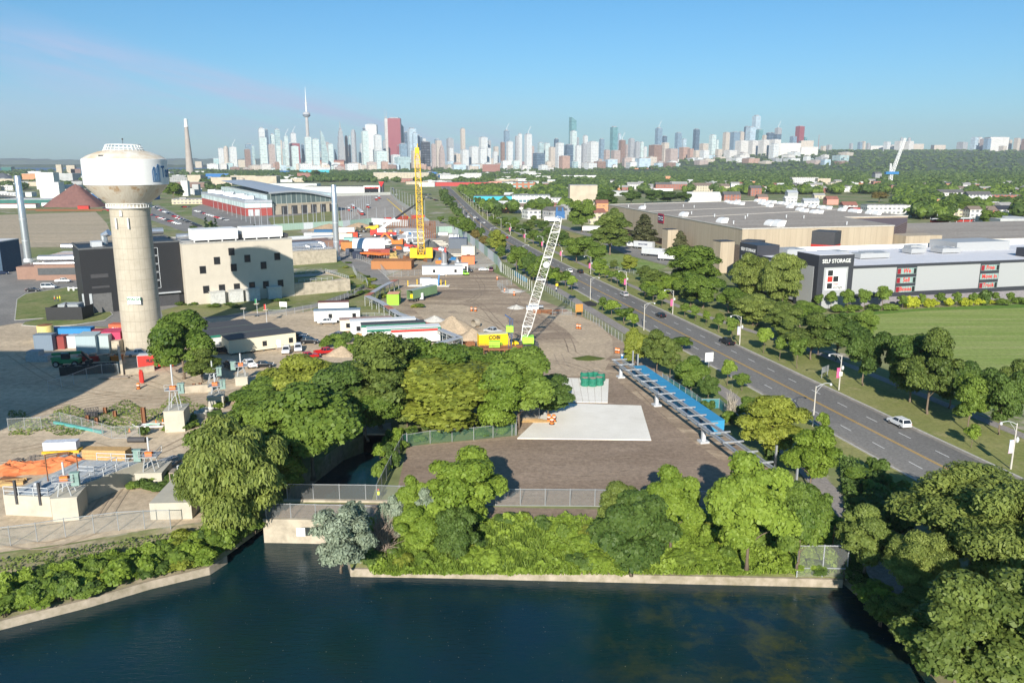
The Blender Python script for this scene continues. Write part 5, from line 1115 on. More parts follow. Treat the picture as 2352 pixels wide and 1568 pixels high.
# ---------------- fences ----------------
k=NT('chain_link');k.setc((0.42,0.44,0.43));k.b.inputs['Roughness'].default_value=0.6;tr=k.n('ShaderNodeBsdfTransparent');ms=k.n('ShaderNodeMixShader');ms.inputs[0].default_value=0.16;k.l(tr.outputs[0],ms.inputs[1]);k.l(k.b.outputs[0],ms.inputs[2]);k.l(ms.outputs[0],k.o.inputs[0]);M_link=k.m
def linkvar(name,c,a):
 k=NT(name);k.setc(c);tr=k.n('ShaderNodeBsdfTransparent');ms=k.n('ShaderNodeMixShader');ms.inputs[0].default_value=a;k.l(tr.outputs[0],ms.inputs[1]);k.l(k.b.outputs[0],ms.inputs[2]);k.l(ms.outputs[0],k.o.inputs[0]);return k.m
M_glink=linkvar('green_chain_link',(0.10,0.22,0.15),0.28);M_bscrim=linkvar('blue_scrim',(0.02,0.25,0.42),0.75);M_gscrim=linkvar('dark_green_scrim',(0.02,0.10,0.07),0.8)
def fence(label,pts,h=2.4,sp=3.0,mt=None,post=0.07,rails=(1.0,),link=None,name='chain_link_fence',group=None,top=False,pm=None):
 pts=[Vector((p[0],p[1],p[2] if len(p)>2 else 0)) for p in pts];o=thing(name,label,'fence',tuple(pts[0]),0,group);z0=pts[0].copy()
 mp=mt or M_steel;pm=pm or mp;R_=MB();Lk=MB();PP=[]
 for a,b in zip(pts[:-1],pts[1:]):
  a=a-z0;b=b-z0;L_=(b-a).length;c=max(1,round(L_/sp))
  for i in range(c+(1 if (b+z0-pts[-1]).length<1e-6 else 0)): PP.append(a.lerp(b,i/c))
  for r in rails: R_.bar(a+Vector((0,0,h*r)),b+Vector((0,0,h*r)),post)
  Lk.add([a+Vector((0,0,.1)),b+Vector((0,0,.1)),b+Vector((0,0,h)),a+Vector((0,0,h))],[(0,1,2,3)])
 pmsh=MB();pmsh.tube([(0,0,-0.2),(0,0,h+0.12)],post*0.85,6);pmsh=pmsh.mesh('post',pm)
 for p in PP[:100]:
  q=bpy.data.objects.new('post',pmsh);COL.objects.link(q);q.parent=o;q.location=p
 R_.build('rail',mp,o);Lk.build('mesh_panel',link or M_link,o)
 return o
fence('chain-link fence on the kerb between the channel bridge and the gravel forecourt',GP(('c2',290,833),('c2',1010,840),('c2',1320,850),('c2',2200,880),('c3',760,885),('c3',1800,905)),h=2.5,sp=3.6,rails=(1,0.02))
fence('chain-link fence on the front edge of the channel bridge',GP(('c2',95,1005),('c2',780,1020),('c2',1250,1030)),h=2.3,sp=3.6,rails=(1,0.05))
fence('green scrimmed fence along the creek side of the gravel forecourt',GP(('c2',1110,830),('c2',1240,560),('c2',1350,350),('c2',1385,335)),h=2.3,sp=3.5,link=M_gscrim)
fence('galvanised fence between the trees and the back of the gravel forecourt',GP(('c2',1390,345),('c2',1600,310),('c2',2000,280),('c2',2351,240),('c3',30,235)),h=2.3,sp=3.5,link=M_glink)
fence('short fence corner beside the concrete pad',GP(('c3',40,235),('c3',50,120),('c3',250,95)),h=2.3,sp=3,link=M_link)
fence('long braced chain-link fence across the lower left bank',[(*p[:2],0) for p in GP(('c1',-300,1290),('c1',100,1248),('c1',345,1215),('c1',605,1172),('c1',868,1138),('c1',1092,1108),('c1',1332,1095),('c1',1570,1090))],h=2.6,sp=6,rails=(1,))
fence('temporary fence panels across the dirt yard at the left',GP(('c1',80,190),('c1',385,175),('c1',560,130),('c1',860,210),('c1',1030,265),('c1',1290,262)),h=2.2,sp=3.2,rails=(1,0.05))
fence('temporary fence running beside the dark skip',GP(('b1',450,1250),('b1',680,1180),('b1',800,1130),('b1',940,1090),('b1',1090,1085)),h=2.4,sp=3,rails=(1,))
fence('fence along the bike path beside the sandy strip',GP(('b3',270,300),('b3',560,480),('b3',800,650),('b3',1010,790)),h=2.2,sp=3,rails=(1,))
fence('blue scrimmed fence between the blue sheds and the bike path',GP(('b3',1380,1160),('b3',1650,1330),('b3',1740,1400),('b3',1900,1400),('c3',2100,170),('c3',2300,260)),h=2.0,sp=3,link=linkvar('pale_blue_scrim',(0.05,0.32,0.42),0.5))
fence('fence round the pit beside the notice board',GP(('b3',370,550),('b3',460,545),('b3',545,548)),h=2,sp=2.4,rails=(1,0.5))
fence('curved chain-link fence beside the access road and grass slope',GP(('b2',890,130),('b2',930,210),('b2',1010,250),('b2',1030,300),('b2',940,350),('b2',840,385)),h=2.4,sp=2.5)
fence('chain-link fence on the site side of the curving access road',GP(('e0',90,600),('e0',640,750),('e0',860,820),('e0',1120,950),('e0',1210,1080)),h=2.4,sp=3)
fence('gate fence below the site containers',GP(('e0',1210,1085),('e0',1500,1090),('e0',1860,1060)),h=2.4,sp=3)
fence('fence behind the parked cars at the back of the gravel yard',GP(('f0',760,985),('f0',1060,960),('f0',1340,950)),h=2.4,sp=3)
fence('small fence enclosure near the rubble at the right of the yard',GP(('f0',1640,1240),('f0',1380,1270),('f0',1440,1320),('f0',1560,1400)),h=2.2,sp=2.5)
fence('chain-link fence in the weeds by the cream trailers',GP(('b2',850,560),('b2',940,590),('b2',1090,585),('b2',1230,600)),h=2.2,sp=3)
fence('meadow fence beside the sidewalk',GP(('b3',870,100),('b3',1000,140),('b3',1200,180)),h=1.6,sp=3)
fence('thin fence along the plant lane kerb before the trailers',GP(('b2',120,555),('b2',280,545),('b2',580,490),('b2',850,385)),h=2.0,sp=3.5)
cf=fence('tall galvanised fence panel standing on the quay corner',[G(*K('c4',262,1540),QZ),G(*K('c4',495,1538),QZ),G(*K('c4',718,1545),QZ+0.3)],h=4.2,sp=3.6,rails=(1,0.3,),post=0.10)
fence('rusty fence running back from the quay corner',[G(*K('c4',725,1400),QZ+1),G(*K('c4',590,1290),-1)],h=3.2,sp=4,mt=M_rust)
m=MB()
def hoard(label,pts,h,mats,name='hoarding'):
 o=thing(name,label,'hoarding',(0,0,0));k_=0
 for a,b in zip(pts[:-1],pts[1:]):
  a=Vector(a);b=Vector(b);n=max(1,round((b-a).length/7.3));d=(b-a).normalized();nn=Vector((-d.y,d.x,0))*0.12
  for i in range(n):
   p=a.lerp(b,i/n)+d*0.04;q=a.lerp(b,(i+1)/n)-d*0.04;m=MB();m.prism([(p.x,p.y),(q.x,q.y),(q.x+nn.x,q.y+nn.y),(p.x+nn.x,p.y+nn.y)],0,h);m.build('panel',mats[k_%len(mats)],o);k_+=1
 return o
M_hg=ribmat('pale_green_panel',(0.30,0.42,0.35),(0.27,0.38,0.32),2.4);M_hw=ribmat('pale_grey_panel',(0.52,0.56,0.58),(0.46,0.50,0.52),2.4)
hoard('long pale green hoarding behind the construction site',GP(('a2',165,1180),('a2',700,1150),('a2',800,1145),('a2',1060,1120)),4.6,[M_hg,M_hg,M_hg,M_hw])
hoard('pale grey hoarding behind the row of steel piles',GP(('a2',1062,1120),('a2',1400,1140),('a2',1550,1110),('a2',1590,1135)),4.8,[M_hw])
hoard('pale green and grey hoarding running down the right side of the construction site',GP(('a2',1655,1205),('a2',1800,1200),('a2',1900,1240),('a2',2080,1380),('a2',2220,1500),('a2',2250,1560)),4.6,[M_hg,M_hg,M_hw,M_hw,M_hw])
hoard('red hoarding strip standing above the grey one at the tram yard edge',GP(('a2',1175,1100),('a2',1245,1098),),3.6,[M_red]);hoard('longer red hoarding strip left of the yellow crane mast',GP(('a2',1290,1096),('a2',1400,1090)),4.2,[M_red]);hoard('red hoarding strip behind the yellow crane mast',GP(('a2',1425,1092),('a2',1550,1090)),4.8,[M_red])
hoard('pale concrete barrier wall at the end of the tram yard',GP(('a2',730,862),('a2',1235,850),('a2',1310,930),('a2',1560,1090)),4.0,[mat('barrier_wall',(0.42,0.43,0.40))])
for i in range(17):
 t=i/16;a=Vector(g('f0',1430,990));b=Vector(g('f0',2010,1370));p=a.lerp(b,t);m=MB();m.tube([(0,0,0),(0,0,4.2)],0.13,6);tag(m.build('bare_post',mat('grey_post',(0.5,0.5,0.46)),loc=(p.x,p.y,0)),f'tall bare grey post in the weedy strip, {ORD[i]} from the back','post','bare posts in the weedy strip')
def sscrim():
 m=MB();a,b,c=[Vector(q) for q in GP(('f0',1680,1060),('f0',1840,1170),('f0',1920,1190))]
 m.add([(a.x,a.y,.2),(b.x,b.y,.2),(b.x+.3,b.y,2.2),(a.x,a.y,2.3)],[(0,1,2,3)]);m.add([(b.x,b.y,.2),(c.x,c.y,.1),(c.x,c.y,1.6),(b.x+.3,b.y,2.2)],[(0,1,2,3)]);return tag(m.build('blue_netting',M_bscrim),'loose bright blue netting hanging on the bike path fence','netting')
sscrim()
# ---------------- lattice cranes ----------------
def lattice(m,p,q,w0,w1,n,ch=0.09,up=None):
 p=Vector(p);q=Vector(q);d=(q-p).normalized();a=(up or Vector((1,0,0)));a=(a-d*a.dot(d)).normalized();b=d.cross(a)
 def ring(t):
  w=(w0+(w1-w0)*t)/2;c=p.lerp(q,t);return [c+a*w+b*w,c-a*w+b*w,c-a*w-b*w,c+a*w-b*w]
 prev=ring(0)
 for i in range(n):
  cur=ring((i+1)/n)
  for j in range(4):
   m.bar(prev[j],cur[j],ch*1.1);m.bar(cur[j],cur[(j+1)%4],ch*0.5)
   m.bar(prev[j],cur[(j+1)%4],ch*0.5) if (i+j)%2 else m.bar(prev[(j+1)%4],cur[j],ch*0.5)
  prev=cur
M_cw_=mat('crane_white',(0.72,0.70,0.66),var=0.12,scale=0.8)
cb_=g('D',1208,797);hz_=HT(cb_,500);
cr_=thing('crawler_crane','white lattice-boom crane with lime green cab and blue jib head leaning over the gravel yard','crane',(cb_[0],cb_[1],0))
tipx=(1279-1176)/F*(cb_[1]*CP)-cb_[0]+1.0
tip=Vector((tipx,3.0,hz_));foot=Vector((-0.8,-0.6,1.8))
m=MB();lattice(m,foot,foot.lerp(tip,0.12),0.9,2.3,3,0.14);lattice(m,foot.lerp(tip,0.12),foot.lerp(tip,0.9),2.3,2.1,22,0.10);lattice(m,foot.lerp(tip,0.9),tip,2.1,1.2,3,0.10)
for t in (0.12,0.3,0.5,0.68,0.88): c=foot.lerp(tip,t);m.box(c.x-1.15,c.y-0.9,c.z-0.12,c.x+1.15,c.y+0.9,c.z+0.12)
m.build('boom',M_cw_,cr_)
m=MB();c=foot.lerp(tip,0.62);m.ball((c.x+0.2,c.y-1.3,c.z),0.9,8);m.build('cable_drum',M_white,cr_)
m=MB();m.box(tip.x-1.0,tip.y-0.6,tip.z-0.3,tip.x+1.3,tip.y+0.6,tip.z+1.5);m.bar((tip.x-0.9,tip.y,tip.z+0.2),(tip.x-0.6,tip.y,tip.z+2.4),0.4);m.bar((tip.x+1,tip.y,tip.z+0.2),(tip.x+0.7,tip.y,tip.z+2.3),0.4);m.build('boom_head',mat('crane_blue',(0.04,0.13,0.30)),cr_)
m=MB();m.box(-1.0,-1.8,1.3,2.0,1.4,3.0);m.box(0.3,-2.0,1.4,1.6,-1.8,2.7);m.build('upper_works',M_limep,cr_)
for s in (-1.8,1.3):
 m=MB();m.box(-2.6,s-0.45,0,3.2,s+0.45,1.1);m.build('crawler_track',M_dark,cr_)
m=MB();m.bar((tip.x,tip.y,tip.z),(-4.2,-1.5,8.5),0.05);m.bar((tip.x,tip.y,tip.z),(tip.x-9.5,tip.y-4,3),0.05);m.bar((-4.2,-1.5,8.5),(1.5,-1,3),0.06);m.build('cable',M_dark,cr_)
dl=thing('drill_rig','dark blue drill mast and lime power pack standing beside the crane in the shoring pit','drill rig',(*g('b2',2330,880)[:2],0))
m=MB();lattice(m,(0,0,0),(0.4,0,8.5),0.8,0.8,7,0.14);m.bar((0.4,0,8.5),(-1.2,0,9.6),0.3);m.build('mast',mat('rig_blue',(0.05,0.09,0.2)),dl);m=MB();m.box(-0.9,-.7,5.2,0.9,.6,6.8);m.box(-5.2,-1,1.4,-2.4,.8,2.9);m.build('power_pack',M_limep,dl)
pb=g('e0',1870,795)
yc=thing('crawler_crane','tall yellow lattice mast crane on black crawler tracks in the construction site','crane',(pb[0],pb[1],0));hy=HT(pb,350)
tx=(957-1176)/F*(pb[1]*CP-(hy-CH)*SP)-pb[0]
M_yc=mat('crane_yellow',(0.80,0.50,0.03),var=0.12,scale=0.5)
m=MB();f0_=Vector((0,0,2.5));t0_=Vector((tx,2,hy));lattice(m,f0_,f0_.lerp(t0_,0.06),1.2,3.0,2,0.24);lattice(m,f0_.lerp(t0_,0.06),f0_.lerp(t0_,0.95),3.0,2.4,22,0.2);lattice(m,f0_.lerp(t0_,0.95),t0_,2.4,1.0,2,0.22);m.build('boom',M_yc,yc)
m=MB();m.box(t0_.x-1,1.4,hy-.5,t0_.x+1,2.6,hy+2.2);m.bar((t0_.x,2,hy+2),(t0_.x+.3,2,hy+4),0.3);m.build('boom_head',M_yc,yc)
m=MB();m.box(-5.5,-1.5,1.6,-2.0,2,6.2);m.box(2.2,-1.5,1.6,5.4,2,6.4);m.box(-2,-1.8,1.4,2.2,3,3.0);m.build('counterweight',M_yellow,yc)
for x in (-4.2,4.2):
 m=MB();m.box(x-1.0,-5,0,x+1.0,5.5,1.4);m.build('crawler_track',M_dark,yc)
mc=thing('mobile_crane','red and white wheeled crane with a long black telescopic boom','crane',(*g('a2',1175,1235)[:2],0),math.radians(4))
m=MB();m.box(-8.5,-1.5,1.3,8.0,1.5,3.0);m.box(-8.5,-1.4,3.0,-4.0,1.4,4.6);m.build('chassis',M_red,mc)
m=MB();m.box(-4,-1.3,3.0,1.5,1.3,5.4);m.build('cab',M_white,mc)
bL=Vector(G(*K('a2',1550,885),26));bL=Vector((bL[0]*0.62,bL[1]*0.62,0));
mp=mc.location;dzz=mp[1]*CP;e=((K('a2',1545,885)[0]-1176)/F*(dzz+10)-mp[0],12,0);e=(e[0],e[1],HT((mp[0]+e[0],mp[1]+e[1]),K('a2',1545,885)[1]))
a_=Vector((-3,0,4.5));e=Vector(e);m=MB();m.bar(a_,a_.lerp(e,0.35),1.3,1.5);m.build('boom_base',M_white,mc);m=MB();m.bar(a_.lerp(e,0.33),a_.lerp(e,0.7),1.0,1.1);m.bar(a_.lerp(e,0.7),e,0.75,0.85);m.build('boom',mat('boom_black',(0.03,0.03,0.035)),mc)
for x in (-5.5,4.8):
 for s in (-1,1):
  m=MB();m.tube([(x,s*1.1,1.15),(x,s*1.9,1.15)],1.15,14);w_=m.build('wheel',M_rubber,mc);m=MB();m.tube([(x,s*1.9,1.15),(x,s*1.95,1.15)],0.65,12);m.build('rim',M_white,w_)
fp=g('a4',1120,760);fc=thing('tower_crane','white luffing tower crane rising out of the leafy belt at the right','crane',(fp[0],fp[1],0));h0=HT(fp,K('a4',0,660)[1]);h1=HT(fp,K('a4',0,330)[1]);pp=ppm(fp)
m=MB();lattice(m,(0,0,0),(0,0,h0),5,5,8,0.8);m.build('mast',M_white,fc);m=MB();m.box(-12,-4,h0,14,4,h0+5);m.build('slewing_deck',M_blue,fc);dx=95/2.351/1.7/pp
m=MB();lattice(m,(2,0,h0+4),(dx,0,h1),5,3,20,0.8);m.build('jib',M_white,fc);m=MB();lattice(m,(-2,0,h0+4),(-3,0,h0+(h1-h0)*0.3),3,2,5,0.7);m.build('a_frame',M_white,fc)
# ---------------- containers, trailers, offices ----------------
def corr(name,c): return ribmat(name,c,tuple(x*0.8 for x in c),0.4) if name not in MC else MC[name]
def box_at(s,x,y,L_,W_,H_,rz,mt,label,name='shipping_container',cat='container',group=None,z=0.0,parts=True,roofm=None):
 p=g(s,x,y,z);o=thing(name,label,cat,(p[0],p[1],z),rz,group)
 m=MB();m.box(-L_/2,0,0.12,L_/2,W_,H_);m.build('shell',mt,o)
 if parts:
  m=MB();m.box(-L_/2,-0.03,H_-0.12,L_/2,0,H_+0.02)
  for a,b in ((-L_/2,0),(L_/2-0.14,0),(-L_/2,W_-0.14),(L_/2-0.14,W_-0.14)): m.box(a-0.02,b-0.02,0,a+0.16,b+0.16,H_+0.03)
  m.box(-L_/2,-0.03,H_-0.12,L_/2,0,H_+0.02);m.box(-L_/2,-0.03,0.02,L_/2,0,0.18);m.build('frame',mt,o)
  if roofm: m=MB();m.box(-L_/2+.05,0.05,H_,L_/2-.05,W_-.05,H_+0.05);m.build('roof',roofm,o)
 return o
R1=math.radians
c=box_at('b1',630,750,12.2,2.5,2.7,R1(3),corr('c_blue',(0.03,0.22,0.50)),'left one of the blue shipping containers near the rusty yellow tank');lettering('B',1.0,M_white,c,(-5,-0.06,1.5))
c=box_at('b1',1105,745,6.1,2.5,3.6,R1(-6),corr('c_orange',(0.62,0.13,0.06)),'orange-red shipping container beside the water tower shaft');lettering('CAI',1.3,M_white,c,(-1.3,-0.06,2.2),bold=0.03)
box_at('b1',930,755,4.5,2.4,2.3,R1(4),corr('c_maroon',(0.30,0.04,0.05)),'small maroon container in front of the right blue one')
box_at('b1',405,870,4.6,2.6,4.2,R1(2),corr('c_grey',(0.17,0.22,0.28)),'grey-blue container at the left end of the container stack')
box_at('b1',515,855,4.4,2.6,3.4,R1(2),corr('c_dred',(0.26,0.05,0.045)),'dark red container with an open-top frame beside the grey-blue one')
box_at('b1',615,845,4.6,2.6,3.2,R1(2),M_alu,'white-grey container in the middle of the container stack')
box_at('b1',703,835,3.2,2.6,3.0,R1(2),M_red,'red container right of the white-grey one')
box_at('b1',800,920,4.6,5.5,5.2,R1(8),corr('c_pale',(0.36,0.45,0.48)),'pale blue-grey container standing in front of the stack')
box_at('b1',915,905,4.8,5.5,4.9,R1(8),corr('c_pale2',(0.42,0.50,0.50)),'pale grey container with white doors beside the pink one')
box_at('b1',1028,880,4.8,5.0,5.2,R1(8),corr('c_pink',(0.52,0.05,0.12)),'magenta-pink container at the right end of the stack')
ty=thing('storage_tank','cylindrical yellow tank with a rusty top beside the blue containers','tank',(*g('b1',428,765)[:2],0));m=MB();m.lathe([(2.0,0),(2.0,3.9),(1.8,4.0)],24);m.build('shell',mat('cream_yellow',(0.70,0.58,0.22)),ty,smooth=True);m=MB();m.lathe([(1.85,4.0),(0.4,4.3),(0.1,4.3)],24);m.build('lid',M_rust,ty)
sk=thing('skip','long dark skip full of scrap timber beside the temporary fence','skip',(*g('b1',815,1075)[:2],0),R1(14));m=MB();m.box(-5.6,-1.2,0,5.6,-1.05,2.0);m.box(-5.6,1.05,0,5.6,1.2,2.0);m.box(-5.6,-1.05,0,-5.45,1.05,2.0);m.box(5.45,-1.05,0,5.6,1.05,2.0);m.box(-5.45,-1.05,0.1,5.45,1.05,1.3)
for i in range(10): m.box(-5.6+i*1.2,-1.28,0,-5.5+i*1.2,-1.2,1.95)
m.build('body',M_black,sk);m=MB()
for i in range(30): a=Vector((random.uniform(-5,5),random.uniform(-.9,.9),random.uniform(1.4,1.9)));m.bar(a,a+Vector((random.uniform(-1.5,1.5),random.uniform(-.3,.3),random.uniform(-.1,.4))),0.12)
m.build('scrap_timber',M_ply,sk)
th=thing('telehandler','green telescopic handler parked beside wrapped pallets','telehandler',(*g('b1',620,1010)[:2],0),R1(6))
m=MB();m.box(-3,-1,0.9,3,1,1.9);m.box(-3.2,-.9,1.9,-0.8,.9,2.3);m.build('chassis',M_green,th);m=MB();m.bar((-3.2,0.2,2.9),(3.4,0.2,3.3),0.7,0.6);m.build('boom',M_green,th);m=MB();m.bar((3.4,0.2,3.3),(5.0,0.2,1.4),0.5);m.box(4.4,-1,0.5,5.4,1.2,1.4);m.build('fork_head',M_black,th);m=MB();m.box(-0.8,-1,1.9,1.0,-0.2,3.3);m.build('cab',M_cglass,th);wheels(th,(-2,2.2),2.6,0.75)
tr_=thing('enclosed_trailer','red trailer with white end door and bold black lettering under the spreading locust','trailer',(*g('b1',1380,1035)[:2],0),R1(12));m=MB();m.box(-2.6,0,0.5,5.2,2.3,3.2);m.build('body',M_red,tr_);m=MB();m.box(-2.66,0.02,0.5,-2.6,2.28,3.2);m.build('end_door',M_white,tr_);m=MB();m.box(-2.6,0,3.2,5.2,2.3,3.28);m.build('roof',M_alu,tr_);lettering('FLETCHER',1.0,M_black,tr_,(1.4,-0.05,1.9),bold=0.04,sx_=0.9);wheels(tr_,(0.6,1.5),2.3,0.35)
for ch in tr_.children:
 if ch.name.startswith('wheel'): ch.location.y=1.15
def drum(s,x,y,label,group=None,z=0.0,mt=None,n='traffic_drum'):
 if 'drum' not in PROTO:
  o=thing(n,'x','traffic drum',(0,0,0));m=MB();m.lathe([(0.30,0),(0.27,0.35),(0.26,0.9),(0.22,1.0)],14);m.build('body',M_orange,o,smooth=True);m=MB();m.lathe([(0.285,0.34),(0.285,0.5)],14);m.build('stripe',M_black,o);m=MB();m.lathe([(0.275,0.62),(0.275,0.76)],14);m.build('stripe',M_white,o);m=MB();m.lathe([(0.42,0),(0.42,0.08)],12);m.build('base',M_rubber,o);PROTO['drum']=o;r=o
  r.location=(*g(s,x,y,z)[:2],z);r['label']=label
  if group: r['group']=group
 else: r=dup(PROTO['drum'],(*g(s,x,y,z)[:2],z),0,label);
 if group: r['group']=group
 elif 'group' in r: del r['group']
 r.scale=(1.25,1.25,1.3);return r
for s,x,y,l,z in (('b3',600,665,'left orange drum of the pair standing alone on the sandy strip',0.06),('b3',623,668,'right orange drum of the pair standing alone on the sandy strip',0.06),('b3',956,888,'left orange drum of the pair behind the gantry end',0),('b3',978,892,'right orange drum of the pair behind the gantry end',0),('b3',832,1132,'orange drum at the right end of the green bundles',0.06),('c3',340,105,'left drum of the cluster on the concrete pad',0.25),('c3',384,105,'right drum of the cluster on the concrete pad',0.25),('c3',366,130,'front drum of the cluster on the concrete pad',0.25),('b1',1273,1220,'orange striped drum standing alone on the dirt road',0),('b2',1980,505,'left drum of the pair on a mat in the middle of the yard',0.06),('b2',2016,508,'right drum of the pair on a mat in the middle of the yard',0.06),('b2',1320,395,'drum beside the lime green container, upper one',0),('b2',1318,420,'drum beside the lime green container, lower one',0),('f0',1375,1140,'orange drum alone near the right side of the yard',0.06),('f0',1512,1365,'orange drum beside the rubble heap, left',0.06),('f0',1688,1430,'orange drum beside the rubble heap, right',0.06),('b3',18,360,'orange drum at the edge of the sandy strip rubble',0.06)): drum(s,x,y,l,z=z)
for i,(x,y) in enumerate(((1297,1160),(1312,1165))):
 m=MB();m.tube([(0,0,0),(0,0,2.4)],0.32,12);m.tube([(0,0,2.4),(0,0,2.9)],0.2,10);tag(m.build('gas_cylinder',M_red,loc=(*g('b1',x,y)[:2],0)),['left','right'][i]+' one of two tall red cylinders on the dirt by the gravel heap','cylinder')
def office(s,x,y,L_,W_,H_,rz,wm,rm,label,trim=None,win=(),door=None,name='site_office',cat='site office',z=0.45,lt=None):
 p=g(s,x,y);o=thing(name,label,cat,(p[0],p[1],0),rz)
 m=MB();m.box(0,0,z,L_,W_,H_);m.build('wall',wm,o)
 m=MB();m.box(-0.15,-0.15,H_,L_+0.15,W_+0.15,H_+0.14);m.build('roof',rm,o)
 m=MB()
 q=0.6
 while q<L_: m.box(q,0.2,0,q+0.3,0.5,z);m.box(q,W_-.5,0,q+0.3,W_-.2,z);q+=2.6
 m.build('skirting_block',M_dark,o)
 if trim: m=MB();m.box(-0.17,-0.18,H_-0.55,L_+0.17,-0.15,H_+0.02);m.build('fascia',trim,o)
 for wx in win: window(o,wx,z+1.55,1.1,1.3,fr=M_dark,t=0.08,depth=0.06)
 if door: m=MB();m.box(door-0.5,-0.06,z,door+0.5,0,z+2.1);m.build('door',M_white,o);m=MB();
 if door:
  for i in range(3): m.box(door-0.9,-0.5-i*0.35,0,door+0.9,-0.15-i*0.35,z-i*0.14)
  m.bar((door-0.9,-1.3,0.9),(door-0.9,-0.1,1.3),0.05);m.bar((door+0.9,-1.3,0.9),(door+0.9,-0.1,1.3),0.05);m.build('steps',M_ply,o)
 return o
M_cream=mat('cream_siding',(0.68,0.62,0.46),var=0.05);M_rdark=mat('dark_roof_felt',(0.07,0.072,0.078),var=0.15);M_gtrim=mat('green_trim',(0.02,0.18,0.12));M_offw=mat('off_white_siding',(0.62,0.62,0.60),var=0.05);M_rgrey=mat('grey_roof_sheet',(0.38,0.40,0.43),var=0.1)
fa=g('b1',2110,910);fb=g('b2',370,830)
rzo=math.atan2(fb[1]-fa[1],fb[0]-fa[0]);Lo_=math.dist(fa,fb)
office('b1',2110,915,Lo_,7,3.9,rzo,M_cream,M_rdark,'front cream site office with dark roof, two windows and steps',win=(Lo_*0.52,Lo_*0.92),door=Lo_*0.73)
q=Vector((math.cos(rzo+math.pi/2),math.sin(rzo+math.pi/2)))
for i,(off,back,L_) in enumerate(((-3,8,Lo_+1.5),(-4,17,Lo_-2),(-7,26,Lo_-8))):
 o=office('b1',2110,915,L_,8,3.9,rzo,M_offw,M_rdark,f'{["second","third","rearmost"][i]} of the dark-roofed site offices with green fascia, counted from the cream one',trim=M_gtrim);o.location.x+=q.x*back+off*math.cos(rzo);o.location.y+=q.y*back+off*math.sin(rzo)
office('b2',535,615,13.5,3.2,3.6,R1(9),M_offw,mat('blue_grey_roof',(0.20,0.27,0.34)),'cream office trailer with blue-grey roof behind the white pickup',win=(4.8,11.8))
office('b2',575,520,9.5,3,3.2,R1(9),M_offw,mat('maroon_roof',(0.16,0.06,0.05)),'small trailer with a maroon roof behind the blue-grey roofed one')
rzt=R1(28)
for s,x,y,L_,W_,H_,wm,rm,tr2,lab in (('b2',775,705,14.5,3.2,3.6,M_cream,mat('rusty_roof',(0.42,0.36,0.33),col2=(0.30,0.13,0.08),scale=0.8),None,'leftmost long trailer, cream with a rust-blotched roof'),
 ('b2',870,735,18,3.4,4.0,M_alu,M_white,None,'second long trailer, pale grey with a white roof'),
 ('b2',975,770,17,3.6,4.0,M_offw,M_rdark,M_gtrim,'third long trailer, white with dark roof and green fascia'),
 ('b2',1030,825,19,3.6,4.3,M_offw,M_white,M_gtrim,'fourth long trailer, white with white roof and green fascia'),
 ('b2',1250,815,12,3.2,3.9,M_offw,M_alu,M_red,'rightmost long trailer, with red fascia')):
 o=office(s,x,y,L_,W_,H_,R1(13),wm,rm,lab,trim=tr2,win=(2.2,),name='office_trailer',cat='trailer')
for x,y,i in ((945,770,0),):
 m=MB();m.tube([(0,-.35,1.0),(0,.35,1.0)],0.95,16);m.tube([(0,-.5,1),(0,.5,1)],0.35,10);tag(m.build('cable_reel',M_wood,loc=(*g('b2',x,y)[:2],0),rz=0.6),'wooden cable reel in front of the white trailers','reel')
m=MB();m.lathe([(0.9,0),(0.7,1.0),(0.6,1.2)],12);
office('e0',1880,1070,17,3.4,4.0,R1(3),M_white,M_rgrey,'white site trailer with brown-framed windows at the back of the gravel yard',win=(5,14),door=9.5,name='office_trailer',cat='trailer')
kk=office('f0',600,1015,5.6,3.4,3.9,R1(3),M_white,M_rgrey,'small white hut with two dark doorways beside the white site trailer',name='site_hut',cat='hut')
for x in (2.2,4.2): m=MB();m.box(x,-.05,.4,x+1.0,0,3);m.build('doorway',M_dark,kk)
c=box_at('b2',1258,450,4.0,6.1,3.6,R1(2),corr('c_lime',(0.30,0.62,0.05)),'lime green container with an orange roof',roofm=mat('orange_roof',(0.75,0.38,0.22)))
def semi(s,x,y,L_,rz,mt,label,rm=None,open_=False,H_=4.1,z=0.0,group=None,txt=None,cab=None):
 p=g(s,x,y);o=thing('semi_trailer',label,'trailer',(p[0],p[1],z),rz,group)
 m=MB();m.box(0.04 if not open_ else 0.06,-1.28,1.15,L_,1.28,H_);
 if open_: m.v=[];m.f=[];m.mi=[];m.box(0,-1.28,1.15,L_,-1.2,H_);m.box(0,1.2,1.15,L_,1.28,H_);m.box(0,-1.2,1.15,L_,1.2,1.3);m.box(L_-.1,-1.2,1.3,L_,1.2,H_)
 m.build('box',mt,o);m=MB();m.box(0,-1.3,H_,L_,1.3,H_+0.07);m.build('roof',rm or mt,o)
 m=MB();m.box(0.3,-1.0,0.9,L_-0.5,1.0,1.15);m.bar((L_-2.5,0.8,0),(L_-2.5,0.8,1),0.15);m.bar((L_-2.5,-0.8,0),(L_-2.5,-0.8,1),0.15);m.box(0,-1.1,0.5,0.15,1.1,0.7);m.build('chassis',M_dark,o)
 wheels(o,(1.3,2.6),2.5,0.5)
 if txt: lettering(txt,1.3,MC['sign_navy'],o,(L_*0.5,-1.3,2.7),bold=0.02)
 return o
o=semi('b2',1415,425,15,R1(62),corr('c_olive',(0.20,0.33,0.16)),'green semi-trailer with open rear doors parked in the gravel yard',rm=mat('green_roof',(0.30,0.36,0.33)),open_=True)
m=MB();m.box(1,-0.8,1.35,2.6,0.6,2.6);m.build('load',M_yellow,o)
